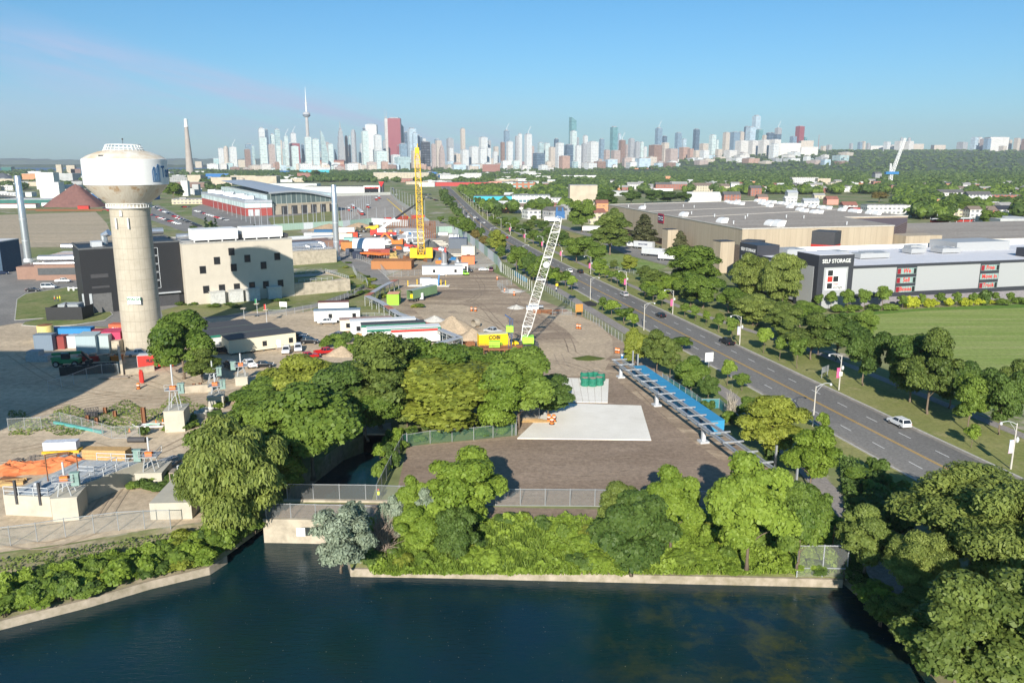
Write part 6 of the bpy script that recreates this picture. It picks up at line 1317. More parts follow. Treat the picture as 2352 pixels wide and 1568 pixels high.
ctr=g('b2',1520,405);gn=thing('generator','small white generator on a skid next to the green semi-trailer','generator',(ctr[0],ctr[1],0));m=MB();m.box(-.7,-.7,.5,.7,.7,2.6);m.build('housing',M_white,gn);m=MB();m.box(-1.1,-.9,0,1.1,.9,.5);m.build('skid',M_dark,gn)
for s,x,y,L_,rz,mt,l,t in (('a3',1125,1340,12,-40,M_alu,'leftmost grey trailer of the three parked by the warehouse, with navy lettering','MARITIME'),('a3',1200,1405,12,-40,M_alu,'middle grey trailer of the three parked by the warehouse',None),('a3',1345,1450,10.5,-22,M_white,'rightmost white trailer of the three parked by the warehouse','TIP')):
 p=g(s,x,y);o=semi(s,x,y,L_,R1(rz),mt,l,rm=MC['white_membrane'],txt=t)
for s,x,y,l in (('a3',650,1190,'white trailer on the lane behind the boulevard trees, lower of two'),('a3',300,1100,'white trailer with red rear on the lane behind the boulevard trees, upper of two')): semi(s,x,y,13,R1(-18),M_white,l)
mk=thing('tractor_unit','white and black truck cab in front of the parked trailers','truck',(*g('a3',1085,1330)[:2],0),R1(-40+180));m=MB();m.box(-2.4,-1.2,0.8,0.6,1.2,3.6);m.box(.6,-1.1,.8,2.2,1.1,2.3);m.build('cab',M_white,mk);m=MB();m.box(.55,-1,2.4,.66,1,3.3);m.build('windscreen',M_cglass,mk);wheels(mk,(-1.8,1.4),2.4,0.5)
rt=thing('box_truck','yellow rental box truck with black lettering beside the sand pile','truck',(*g('b2',2050,865)[:2],0),R1(14))
m=MB();m.box(0,-0.0,0.95,7.8,2.4,4.0);m.build('box',M_yellow,rt);m=MB();m.box(-.02,-.02,4.0,7.8,2.42,4.1);m.build('roof',mat('truck_roof',(0.6,0.55,0.4)),rt);m=MB();m.xprof([(7.8,0.7),(7.8,2.7),(8.7,2.6),(9.4,1.8),(10.4,1.5),(10.5,0.7)],0.1,2.3);m.build('cab',M_yellow,rt);m=MB();m.box(8.0,0.04,1.8,9.0,0.1,2.5);m.build('side_window',M_cglass,rt);lettering('COBI',1.35,M_black,rt,(4.0,-0.04,3.1),bold=0.05);lettering('905-629-6160',0.5,M_black,rt,(4.0,-0.04,1.75),bold=0.02);m=MB();m.box(0.3,0.1,0.6,8,2.3,0.95);m.build('chassis',M_dark,rt)
wheels(rt,(1.6,9.0),2.3,0.5)
for ch in rt.children:
 if ch.name.startswith('wheel'): ch.location.y=1.15
def heap(s,x,y,w,h,mt,label,n='sand_pile',cat='pile',d=None,seed=1):
 p=g(s,x,y);rd=random.Random(seed);m=MB();N=28;vs=[];R_=6;
 for r in range(R_+1):
  for k_ in range(N):
   a=2*math.pi*k_/N;t=r/R_;rr=t*(1+0.10*math.sin(a*3+seed)+0.06*math.sin(a*7));zz=h*(1-t**1.15)*(1+0.05*rd.uniform(-1,1)) if r<R_ else -0.05
   vs.append((p[0]+w/2*rr*math.cos(a),p[1]+(d or w*0.8)/2*rr*math.sin(a)+0,zz))
 m.add(vs,[(r*N+k_,(r+1)*N+k_,(r+1)*N+(k_+1)%N,r*N+(k_+1)%N) for r in range(R_) for k_ in range(N)]);return tag(m.build(n,mt,smooth=True),label,cat)
M_sp=gmat('heaped_sand',(0.46,0.36,0.25),(0.38,0.30,0.21),None,scale=0.3,fine=2);M_gp=gmat('heaped_stone',(0.55,0.53,0.48),(0.45,0.43,0.4),None,scale=0.4,fine=2.5);M_dp=gmat('heaped_soil',(0.33,0.245,0.165),(0.27,0.2,0.14),None,scale=0.3,fine=1.5)
heap('b2',1800,690,13.5,4.3,M_sp,'tall sand pile beside the pipe trestle',seed=1);heap('b2',1990,760,9.5,2.8,M_sp,'lower sand pile behind the yellow box truck',seed=2);heap('b2',1640,595,8,1.6,M_gp,'white stone heap behind the tall sand pile','gravel_pile',seed=3)
heap('b2',790,905,8,2.2,M_sp,'sandy mound beside the reed clump',seed=4);heap('b1',2300,1330,10,1.8,M_dp,'brown earth mound near the creek end of the dirt road','soil_pile',seed=5);heap('b3',40,480,6,1.2,M_gp,'heap of broken pale rubble beside the yard sand','rubble_pile',seed=6)
heap('f0',1650,1360,9,1.2,M_gp,'broad pale rubble heap beside the small fence enclosure','rubble_pile',seed=7)
heap('e0',170,235,34,4.5,M_dp,'long brown soil heap in front of the green hoarding, left','soil_pile',d=8,seed=8);heap('e0',720,225,34,5,M_dp,'long brown soil heap in front of the green hoarding, right','soil_pile',d=8,seed=9)
heap('i0',1430,970,64,23,mat('red_brown_ore',(0.20,0.10,0.085),scale=0.3),'big conical red-brown pile behind the settling lot','ore_pile',seed=10);heap('i0',60,500,95,19,mat('slate_heap',(0.12,0.13,0.15),scale=0.3),'dark grey stone heap at the left border','gravel_pile',seed=11)
heap('e0',2020,740,24,9,mat('dark_spoil',(0.11,0.115,0.11),scale=1.5),'dark grey spoil heap behind the yellow crane','spoil_pile',seed=12)
heap('b3',700,945,8.5,0.9,leafmat('cut_brush',(0.06,0.09,0.02),(0.2,0.22,0.06)),'low heap of cut green brush on the sand','brush_pile',d=4,seed=13)
for i,(x,y) in enumerate(((670,1195),(740,1198),(800,1190),(665,1140),(715,1135),(770,1132),(815,1150))):
 p=g('b3',x,y);o=thing('netting_bundle',f'bundle wrapped in shiny green netting on the precast panels, {["front left","front middle","front right","back left","back second","back third","back right"][i]}','bundle',(p[0],p[1],0.2),0,'green netting bundles');m=MB();m.lathe([(0.95,0),(1.05,0.4),(0.9,0.8),(1.0,1.3),(0.75,1.65),(0.3,1.7)],14);m.build('wrap',mat('green_netting',(0.006,0.10,0.06),rough=0.35,scale=6,col2=(0.04,0.26,0.17)),o,smooth=True);m=MB();m.lathe([(0.35,1.7),(0.7,1.72),(0.7,1.8),(0.35,1.82)],12);m.build('top_ring',M_ply,o)
for i in range(5):
 p=g('c3',120+i*30,80+i*9,0.25);m=MB();m.bar((-3.4,0,0.1),(3.4,0,0.1),0.25,0.12);tag(m.build('timber_plank',M_wood,loc=(p[0],p[1],0.24),rz=-0.25+i*0.07),f'loose plank on the left corner of the concrete pad, {ORD[i]} from the back','plank','loose planks on the concrete pad')
# ---------------- steel gantry, blue sheds, pipe trestle ----------------
ga=Vector(G(*K('b3',925,1010)));gb=Vector(G(*K('b3',1315,1380)));gd=(gb-ga).normalized()
A0=Vector(g('b3',985,1115));A1=Vector(g('c3',1740,300));gdir=(A1-A0).normalized();rzg=math.atan2(gdir.y,gdir.x);GL=(A1-A0).length
gt=thing('pipe_gantry','long galvanised steel gantry on posts with cross beams, above the blue sheds','gantry',(A0.x,A0.y,0),rzg)
zt=3.4
m=MB()
for y in (-0.4,1.7):
 m.box(-3,y-0.2,zt-0.5,GL+24,y+0.2,zt-0.42);m.box(-3,y-0.05,zt-0.42,GL+24,y+0.05,zt-0.08);m.box(-3,y-0.2,zt-0.08,GL+24,y+0.2,zt)
m.build('rail_beam',M_steel,gt)
x=-2.6
while x<GL+22: m=MB();m.box(x-0.14,-1.0,zt+0.0,x+0.14,2.6,zt+0.22);m.build('cross_beam',M_steel,gt);x+=4.6
for i in range(5):
 x=i*GL/2-0;y=0.3
 if x>GL+24: break
 m=MB();m.box(x-0.3,y-0.3,0,x+0.3,y+0.3,zt-0.5);m.box(x-0.8,y-0.8,0,x+0.8,y+0.8,0.35);m.build('post',M_alu,gt)
x=-4
while x<GL+24: m=MB();m.box(x-0.13,4.4,0,x+0.13,4.66,zt+1.6);m.build('stub_post',M_steel,gt);x+=(3.2 if x<-1 else (6 if x>GL*0.9 else 60))
M_bs=ribmat('blue_ribbed',(0.03,0.27,0.50),(0.025,0.22,0.42),0.5)
s0_=0.3
for i in range(6):
 o=thing('blue_shed',f'blue flat-roofed container shed beside the gantry, {ORD[i]} from the far end','shed',(A0.x+gdir.x*(s0_+i*6.6)-gdir.y*2.7,A0.y+gdir.y*(s0_+i*6.6)+gdir.x*2.7,0),rzg,'blue sheds beside the gantry')
 m=MB();m.box(0,0.2,0.1,6.45,3.0,2.55);m.build('shell',M_bs,o);m=MB();m.box(0,0.15,2.55,6.5,3.05,2.62);m.build('roof',M_bs,o);m=MB();m.box(2.4,0.12,0.2,3.6,0.2,2.3);m.build('door',mat('shed_navy',(0.01,0.09,0.2)),o)
ob=thing('cool_box','small blue and white box on the far end of the gantry','box',(*g('b3',1022,948)[:2],0));m=MB();m.box(-.6,-.5,0,.6,.5,1.0);m.build('body',M_blue,ob);m=MB();m.box(-.62,-.52,1.0,.62,.52,1.25);m.build('lid',M_white,ob)
tp_=[g('b2',*q,3.6) for q in ((1290,215),(1160,275),(1020,362),(1150,420),(1300,520),(1520,600),(1870,742),(1665,800))]
tr2=thing('pipe_trestle','grey walkway-like pipe trestle on thin legs zigzagging beside the gravel yard','trestle',(0,0,0))
for i,(a,b) in enumerate(zip(tp_[:-1],tp_[1:])):
 a=Vector(a);b=Vector(b);d=(b-a).normalized();n=Vector((-d.y,d.x,0));L_=(b-a).length;c=max(1,round(L_/6))
 for j in range(c):
  p=a.lerp(b,j/c)+d*0.05;q=a.lerp(b,(j+1)/c)-d*0.05;m=MB();m.prism([tuple((v)[:2]) for v in (p-n*0.9,q-n*0.9,q+n*0.9,p+n*0.9)],3.45,3.6);m.build('deck_panel',M_rgrey if (i*3+j)%5 else mat('deck_brick',(0.45,0.16,0.10)),tr2)
 m=MB()
 for s in (-0.9,0.9): m.bar(a+n*s+Vector((0,0,-0.25)),b+n*s+Vector((0,0,-0.25)),0.1);m.bar(a+n*s+Vector((0,0,-0.9)),b+n*s+Vector((0,0,-0.9)),0.1);
 for j in range(c*2):
  for s in (-0.9,0.9): m.bar(a.lerp(b,j/c/2)+n*s+Vector((0,0,-0.2)),a.lerp(b,(j+.5)/c/2)+n*s+Vector((0,0,-0.9)),0.07)
 m.build('truss',M_steel,tr2)
 for j in range(c+1):
  p=a.lerp(b,j/c);m=MB();m.bar((p.x-n.x*.8,p.y-n.y*.8,0),(p.x-n.x*.8,p.y-n.y*.8,3.4),0.14);m.bar((p.x+n.x*.8,p.y+n.y*.8,0),(p.x+n.x*.8,p.y+n.y*.8,3.4),0.14);m.build('leg_frame',M_steel,tr2)
# ---------------- lower left works ----------------
cA=G(*K('c1',55,965));cB=G(*K('c1',480,985));HC=HT(cB,K('c1',0,800)[1])
ct=thing('concrete_chamber','pale concrete chamber with railed bluish roof in the lower left yard','chamber',(cA[0],cA[1],0),math.atan2(cB[1]-cA[1],cB[0]-cA[0]));Lc=math.dist(cA,cB)
Dc=13.5
m=MB();m.prism([(0,0),(Lc,0),(Lc+5.5,Dc),(2.5,Dc)],-0.2,HC);m.build('wall',mat('pale_concrete',(0.47,0.44,0.365),var=0.12,scale=0.4),ct)
m=MB();m.prism([(0.5,0.4),(Lc-0.3,0.4),(Lc+5.0,Dc-.4),(3,Dc-.4)],HC,HC+0.05);m.build('roof',gmat('blue_grey_slab',(0.34,0.40,0.46),(0.42,0.44,0.45),(0.5,0.48,0.44),scale=0.12,fine=2,t3=(0.55,0.6)),ct)
m=MB();rail(m,[(0.1,0.1,HC),(Lc-.2,0.1,HC),(Lc+5.2,Dc-.2,HC),(5,Dc-.2,HC)],h=1.2);m.build('railing',M_alu,ct)
m=MB();rail(m,[(5.5,8,HC),(8,8,HC),(9,12,HC)],h=1.2);m.build('hatch_railing',M_alu,ct)
for x,y,h in ((1.8,0,3.2),(5.2,0,3.0)):
 m=MB();m.box(x,-.18,HC-1.2,x+.3,.1,HC+h-1);m.build('guide_rail',M_dark,ct)
for x,y in ((3.0,5),(7,6)): m=MB();m.bar((x,y,HC),(x,y,HC+4),0.12);m.build('rusty_post',M_rust,ct)
for x,y in ((3.6,2),(6.8,1.8)): m=MB();m.lathe([(.5,HC),(.5,HC+.9),(.35,HC+1.2)],10,(x,y));m.build('motor',M_steel,ct)
def gate(s,x,y,yt,w,H_,label,green=True,rz=0.2,side=1):
 """gate lift: concrete block, steel frame, small platform, cabinet and a tall pipe"""
 p=g(s,x,y);o=thing('gate_lift',label,'gate lift',(p[0],p[1],0),rz);m=MB();m.box(-w/2,0,-.2,w/2,w*1.25,H_);m.box(-w/2-.1,-.08,H_,w/2+.1,w*1.25+.1,H_+.15);m.build('concrete_block',MC['pale_concrete'],o)
 h=HT(p,K(s,x,yt)[1]);fz=H_+(h-H_)*0.45
 m=MB()
 for a,b in ((-.7,.5),(.7,.5),(-.7,2.3),(.7,2.3)): m.bar((a*1.25,b,H_),(a*0.6,b,fz),0.13)
 m.bar((-.8,.5,H_+1),(.7,.5,fz-.3),0.1);m.box(-1.2,.2,fz,1.4,2.6,fz+.12);rail(m,[(-1.2,.2,fz),(1.4,.2,fz),(1.4,2.6,fz)],h=1.1,w=0.06);m.build('frame',M_ply if not green else M_steel,o)
 m=MB();m.box(-.5,.8,fz+.12,.5,1.6,fz+.7);m.build('motor',M_orange,o);m=MB();m.tube([(0,1.2,fz+.7),(0,1.2,h)],0.14,8);m.build('pipe_mast',M_alu,o)
 m=MB();m.box(side*1.5-.5,.4,fz-.6,side*1.5+.5,1.0,fz+1.1);m.box(side*1.5-.6,.3,fz+1.1,side*1.5+.6,1.1,fz+1.25);m.build('cabinet',mat('cabinet_green',(0.22,0.33,0.30)),o)
gate('c1',610,1020,510,3.2,3.2,'gate lift frame on a concrete block right of the concrete chamber')
gate('c1',1370,680,275,3.8,1.6,'gate lift with a leaning wooden frame amid dark weeds in the lower left yard',side=-1,rz=0.1)
gate('c1',1610,205,-400,3.4,3.8,'gate lift on a tall concrete block beside the excavation',rz=0.15)
gate('b1',1985,1405,1090,2.9,2.4,'gate lift on the block beside the two white concrete rings',rz=0.25)
gate('b1',2220,1190,905,2.5,1.8,'gate lift standing by the parked pickups',rz=0.25,side=-1)
gate('b1',1950,1190,975,0.9,0.5,'slim mast with cabinet beside the wire gate under the locust')
ch2=thing('concrete_vault','low concrete vault with railed platform beside the big willow','vault',(*g('c1',1385,1010)[:2],0),0.05);m=MB();m.box(0,0,-.2,5.5,9,2.4);m.build('lower_block',MC['pale_concrete'],ch2);m=MB();m.box(0.6,9.1,-.2,7,15,2.8);m.build('upper_block',MC['pale_concrete'],ch2);m=MB();rail(m,[(.6,9.2,2.8),(7,9.2,2.8),(7,15,2.8),(.6,15,2.8)],h=1.3);m.build('railing',M_alu,ch2)
kb=thing('control_cabinet','white weathered control cabinet under a little roof behind the vault','cabinet',(*g('c1',1680,720)[:2],0),.1);m=MB();m.box(-1.2,0,0,1.2,1,2.4);m.build('body',M_offw,kb);m=MB();m.box(-1.7,-.4,2.5,1.7,1.4,2.65);m.bar((-1.6,-.3,0),(-1.6,-.3,2.5),.12);m.bar((1.6,-.3,0),(1.6,-.3,2.5),.12);m.build('shelter_roof',M_ply,kb)
lb=thing('lumber_stack','large banded stack of fresh yellow lumber beside the dirt track','lumber',(*g('c1',760,475)[:2],0),-0.06)
for i in range(3): m=MB();m.box(0,0.02,0.15+i*.62,7.2,1.9,0.72+i*.62);m.build('bundle',M_wood,lb)
wr=thing('wrapped_lumber','white plastic-wrapped lumber pack with printed lettering on yellow beams','lumber',(*g('c1',400,405)[:2],0),0.12);m=MB();m.box(0,0,.5,5.2,1.6,1.9);m.build('wrap',mat('wrap_white',(0.62,0.64,0.70),rough=0.4),wr);m=MB();m.box(-.2,-.2,0,5.6,1.6,.4);m.build('beam',mat('beam_yellow',(0.7,0.42,0.03)),wr)
m=MB();m.lathe([(.36,0),(.38,.5),(.36,1.0)],16);tag(m.build('barrel',M_blue,smooth=True,loc=(*g('c1',723,468)[:2],0)),'blue plastic barrel at the end of the yellow lumber stack','barrel')
def tarp():
 p=g('c1',270,600);m=MB();n=14;rd=random.Random(5);vs=[]
 for j in range(n+1):
  for i in range(n+1):
   u,v=i/n,j/n;e=min(u,1-u,v,1-v);vs.append((p[0]-6.5+13*u+rd.uniform(-.3,.3),p[1]-1.5+5*v+u*3+rd.uniform(-.3,.3),0.05+min(1,e*7)*(0.9+rd.uniform(-.35,.45))))
 m.add(vs,[(j*(n+1)+i,j*(n+1)+i+1,(j+1)*(n+1)+i+1,(j+1)*(n+1)+i) for j in range(n) for i in range(n)]);return tag(m.build('tarpaulin',mat('orange_tarp',(0.62,0.19,0.07),var=0.2,scale=0.8)),'crumpled bright orange tarpaulin behind the concrete chamber','tarpaulin')
tarp()
rd=random.Random(3)
PLK=[('c1',60,520),('c1',160,500),('c1',90,580),('c1',200,540),('c1',330,520),('c1',360,460),('c1',430,470),('c1',480,490),('c1',520,450),('c1',590,480),('c1',650,480),('c1',700,500),('c1',560,540),('c1',640,540),('c1',760,530),('c1',820,540),('c1',900,545),('c1',940,530),('c1',880,600),('c1',930,620),('c1',980,600),('c1',900,680),('c1',100,700),('c1',40,680),('c1',1560,480),('c1',1620,510)]
for i,(s,x,y) in enumerate(PLK):
 p=g(s,x,y);o=thing('timber_bundle','bundle of weathered timber lying among the others round the concrete chamber','timber',(p[0],p[1],0),rd.uniform(-.5,2.2),'weathered timber bundles round the concrete chamber');m=MB()
 for j in range(6): m.box(-1.6+rd.uniform(-.2,.2),j*.28,0.05,1.6+rd.uniform(-.2,.2),j*.28+.24,.3+rd.uniform(0,.25))
 m.build('planks',[M_ply,M_ply,M_wood,M_rust,M_steel][i%5],o)
for x,y,l in ((1850,1485,'left white concrete ring standing in the weeds'),(1905,1460,'right white concrete ring standing in the weeds')):
 m=MB();n=20;prof=[(1.15,0),(1.25,1.3),(1.0,1.3),(0.9,.1)];m.lathe(prof,n);tag(m.build('concrete_ring',mat('ring_white',(0.66,0.62,0.54)),loc=(*g('b1',x,y)[:2],0),smooth=True),l,'pipe ring')
m=MB();m.tube([(-1.5,0,.5),(1.5,0,.5)],0.5,14);tag(m.build('black_pipe',M_dark,loc=(*g('c1',1260,300)[:2],0)),'short black pipe lying on the track edge','pipe')
a=g('c1',500,132);b=g('c1',945,222);m=MB();m.bar((a[0],a[1],.35),(b[0],b[1],.35),0.45);tag(m.build('teal_pipe',mat('teal_coat',(0.10,0.36,0.34))),'long teal pipe lying along the temporary fence','pipe')
for i,(x,y) in enumerate(((970,1448),(1060,1480),(810,1522),(893,1545),(1688,1255),(1843,1218),(1785,1225))): m=MB();m.box(-.3,-.05,0,.3,.05,1.3);m.box(-.3,-.25,0,-.2,.25,1.3);m.box(.2,-.25,0,.3,.25,1.3);tag(m.build('steel_pile',M_rust,loc=(*g('b1',x,y)[:2],0)),'short rusty steel pile sticking up in the dirt yard','pile','short rusty piles in the dirt yard')
m=MB();m.box(-.3,-.08,0,.3,.08,3.2);m.box(-.35,-.3,0,-.25,.3,3.2);m.box(.25,-.3,0,.35,.3,3.2);tag(m.build('steel_pile',M_rust,loc=(*g('c1',1328,130)[:2],0)),'tall rusty steel pile beside the hoses and the excavation','pile')
cg=thing('wire_crate','black wire crate on the pale dirt near the rusty piles','crate',(*g('b1',845,1475)[:2],0),.3);m=MB()
for i in range(6):
 for j in range(2): m.bar((-1.1+i*.44,-.7+j*1.4,0),(-1.1+i*.44,-.7+j*1.4,1.6),.07)
for z in (0,.5,1.0,1.6): m.bar((-1.1,-.7,z),(1.1,-.7,z),.07);m.bar((-1.1,.7,z),(1.1,.7,z),.07);m.bar((-1.1,-.7,z),(-1.1,.7,z),.07);m.bar((1.1,-.7,z),(1.1,.7,z),.07)
m.build('frame',M_dark,cg);m=MB();m.box(-.9,-.5,.1,.9,.5,.9);m.build('load',M_dark,cg)
hp=thing('hose_tray','white pipe elbows and green hoses on the slab beside the excavation','hoses',(*g('c1',1400,150)[:2],.1),0)
for i in range(4): m=MB();pts=[(math.cos(t*.9+i)*(.8+i*.5)*1.6,math.sin(t*.9+i)*(.5+i*.25),.15) for t in range(6)];m.tube(pts,.12,6);m.build('hose',[mat('hose_mint',(0.35,0.62,0.48)),M_white,M_dark,M_white][i],hp)
for i,(s,x,y) in enumerate((('c1',1190,205),('c1',1434,130),('c1',1496,120))): m=MB();m.lathe([(.28,0),(.28,.05),(.16,.06),(.04,.75)],12);tag(m.build('traffic_cone',M_orange,loc=(*g(s,x,y)[:2],0.05)),['orange cone on the slab left of the hoses','left of the two orange cones by the concrete block','right of the two orange cones by the concrete block'][i],'traffic cone')
m=MB();m.box(-2.6,-1.4,0,2.6,1.4,1.5);m.box(-2.4,-1.2,1.5,.5,1.2,2.6);tag(m.build('wrapped_pallets',mat('grey_wrap',(0.36,0.38,0.40),scale=2),loc=(*g('b1',370,960)[:2],0)),'stack of grey wrapped pallets left of the telehandler','pallets')
sc_=thing('scrap_bins','row of red and orange bins heaped with scrap in front of the pink container','bins',(*g('b1',930,960)[:2],0),.1)
for i,mt in enumerate((M_red,M_red,M_ply,M_orange)): m=MB();m.frust((-5+i*2.6,-.8,-3+i*2.6,.8),(-5.3+i*2.6,-1,-2.8+i*2.6,1),0,1.3);m.build('bin',mt,sc_)
for i in range(14): a=random.uniform(-5,5);m=MB();m.box(a-.4,-.6,1.25,a+.4,.6,1.3+random.uniform(.2,.6));m.build('scrap',M_ply,sc_)
m=MB();wallpts(m,[g('b1',1135,1095),g('b1',1105,905)],0,2.6,.5);tag(m.build('concrete_barrier',M_cw),'upright concrete wall between the bins and the red trailer','wall')
m=MB();wallpts(m,[g('b1',1160,1095),g('b1',1420,1055)],0,1.3,.6);tag(m.build('concrete_barrier',M_cw),'low concrete barrier in front of the red trailer','wall')
m=MB();wallpts(m,[g('b1',1690,1265),g('b1',1950,1245)],0,1.6,.7);tag(m.build('concrete_barrier',M_cw),'low concrete wall beside the rusty piles of the excavation','wall')
pf=thing('gravel_tray','pile of loose timber lengths on the dirt near the gravel','timber',(*g('b1',1040,1130)[:2],0),.15);m=MB()
for i in range(9): m.bar((-3+random.uniform(-.5,.5),i*.2,.2),(3+random.uniform(-.5,.5),i*.25,.3),.2,.15)
m.build('planks',M_ply,pf)
en=thing('generator_enclosure','black-fenced enclosure holding grey generators on the grass island','enclosure',(*g('b1',430,595)[:2],.16),.08)
m=MB();m.box(0,0,0,10.5,.15,4);m.box(0,.15,0,.15,8,3.6);m.box(10.35,.15,0,10.5,8,3.6)
m.build('screen_wall',M_black,en);m=MB();m.box(2.5,2.5,0,8.5,6.5,4.2);m.box(2.7,2.3,4.2,8.3,6.6,4.4);m.build('generator_box',mat('gen_grey',(0.36,0.39,0.41)),en);m=MB();m.box(6.2,11,0,9.2,14.5,6.2);m.build('tall_cabinet',MC['gen_grey'],en);m=MB();m.tube([(5,1.5,0),(5,1.5,3.6),(5,2.8,4.8)],.25,8);m.box(9,1,.2,9.8,1.6,3);m.build('exhaust',M_dark,en)
vg=thing('valve_manifold','white valve manifold with a yellow frame at the back of the grass island','pipework',(*g('b1',760,320)[:2],.1),.06)
for i in range(6): m=MB();m.tube([(-5+i*1.8,0,0),(-5+i*1.8,0,1.4)],.35,8);m.tube([(-5+i*1.8,0,1.0),(-3.4+i*1.8,0,1.0)],.22,8);m.build('valve',M_white,vg)
m=MB();m.bar((-.8,0,0),(-.2,0,4),.2);m.bar((1.2,0,0),(-.2,0,4),.2);m.build('hoist_frame',M_yellow,vg)
for i in range(4): m=MB();m.box(-.6,-.4,0,.6,.4,1.9);tag(m.build('equipment_cage',[M_yellow,M_yellow,M_yellow,M_wood][i],loc=(*g('b1',615+i*32,215)[:2],.05)),f'yellow cage standing by the brown brick wall, {ORD[i]} from the left','cage')
bs=thing('waste_bin','tall blue waste bin at the foot of the black building','bin',(*g('b1',1060,495)[:2],.05));m=MB();m.box(-1.2,-.8,.3,1.2,.8,2.9);m.build('body',M_blue,bs);m=MB();m.box(-1.25,-.85,2.9,1.25,.85,3.1);m.build('lid',mat('lid_blue',(0.05,0.3,0.6)),bs);wheels(bs,(-.9,.9),1.6,.22)
for x,y,c_,l,w in ((1580,440,M_yellow,'low yellow bin by the black building entrance',.9),(1632,435,M_blue,'blue skip by the black building entrance',2.0),(1685,435,M_yellow,'tall yellow cabinet at the corner of the beige building',1.1)): m=MB();h=2.9 if 'tall' in l else 1.3;m.box(-w,-.5,0,w,.5,h);m.box(-w-.06,-.56,h,w+.06,.56,h+.12);tag(m.build('bin',c_,loc=(*g('b1',x,y)[:2],.08)),l,'bin')
for s,x,y,yt,c_,l in (('b2',15,555,390,M_green,'flagpole with a green flag over the site offices'),('b2',100,615,440,M_red,'flagpole with a furled red and white flag over the site offices'),('b1',2245,600,485,M_white,'bare mast on the rear site office roof')):
 p=g(s,x,y);h=HT(p,K(s,x,yt)[1]);o=thing('flagpole',l,'flagpole',(p[0],p[1],0));m=MB();m.tube([(0,0,0),(0,0,h)],[.09,.05],6);m.build('pole',M_alu,o);m=MB();m.box(-.7,-.7,3.9,.7,.7,4.15);m.build('base_block',M_cw,o)
 if c_ is not M_white: m=MB();m.box(-.55,-.02,h-1.9,-.06,.02,h-.1);m.build('flag',c_,o)
pt=thing('shoring_pit','rust-coloured shoring frame with railings in front of the white crane','shoring',(*g('b2',2040,905)[:2],0),-.05);m=MB();
for i in range(9): m.box(i*1.3,0,0,i*1.3+.25,.3,1.5)
m.box(0,-.1,1.3,11,.35,1.7);m.box(0,3.5,0,11,3.8,1.6);m.build('waler',M_rust,pt);m=MB();rail(m,[(0,0,1.6),(11,0,1.6),(11,3.6,1.6)],h=1.1);m.build('railing',M_rust,pt)
lg=thing('light_tower','lime green site generator box beside the yellow truck','generator',(*g('b2',2215,860)[:2],0));m=MB();m.box(-1.3,-.7,.5,1.3,.7,1.9);m.build('body',M_limep,lg);wheels(lg,(-.7,.7),1.5,.28)
sd=thing('rusty_skip','open rusty box between the sand pile and the yellow truck','skip',(*g('b2',1945,830)[:2],0),.2);m=MB();m.box(-1.8,-1,0,1.8,-.9,1.2);m.box(-1.8,.9,0,1.8,1,1.2);m.box(-1.8,-.9,0,-1.7,.9,1.2);m.box(1.7,-.9,0,1.8,.9,1.2);m.box(-1.7,-.9,.1,1.7,.9,.2);m.build('box',M_rust,sd)
m=MB();m.tube([(0,0,1.1),(1.6,.4,1.1)],1.15,16,cap=False);m.tube([(0,0,1.1),(1.6,.4,1.1)],1.0,16,cap=False);tag(m.build('concrete_pipe',M_cw,loc=(*g('b2',2000,655)[:2],0),rz=.6),'short concrete pipe section beside the tall sand pile','pipe')
pp_=thing('pit_shoring','timber and steel lined pit at the right side of the yard by the notice board','shoring',(*g('b3',400,545)[:2],0));m=MB();m.bar((-6,6,.4),(0,.5,.4),.5);m.bar((-6,6,.4),(4,7,.4),.5);m.bar((0,.5,.4),(4,7,.4),.5);m.box(-7,3,0,-4.5,3.3,1.4);m.build('waler',M_rust,pp_);m=MB();m.box(-9,8,.2,-5,11,1.2);m.box(-8,8.4,1.2,-3.5,10.6,1.35);m.build('steel_plate',M_alu,pp_)
# ---------------- the construction site behind ----------------
th2=g('e0',760,640);
ft=thing('fabric_shelter','white arched fabric shelter in the construction site','shelter',(*g('e0',600,640)[:2],0),math.radians(8));pw=ppm(g('e0',700,630));wL=580/4.704/1.7007/pw;hF=HT(g('e0',760,640),K('e0',0,400)[1]);dF=15
m=MB();n=12;arc=[(-dF/2*math.cos(math.pi*i/n),hF*(math.sin(math.pi*i/n))**0.75) for i in range(n+1)]
m.add([(0,a+dF/2,b) for a,b in arc]+[(wL,a+dF/2,b) for a,b in arc],[tuple(range(n+1)),tuple(range(n+1,2*n+2))[::-1]]+[(i,i+1,n+2+i,n+1+i) for i in range(n)]);m.build('cover',mat('white_fabric',(0.74,0.75,0.78),rough=0.5,var=0.03),ft,smooth=True)
m=MB();m.box(-.1,dF/2-2,0,0,dF/2+2,4.5);m.build('door',M_rgrey,ft)
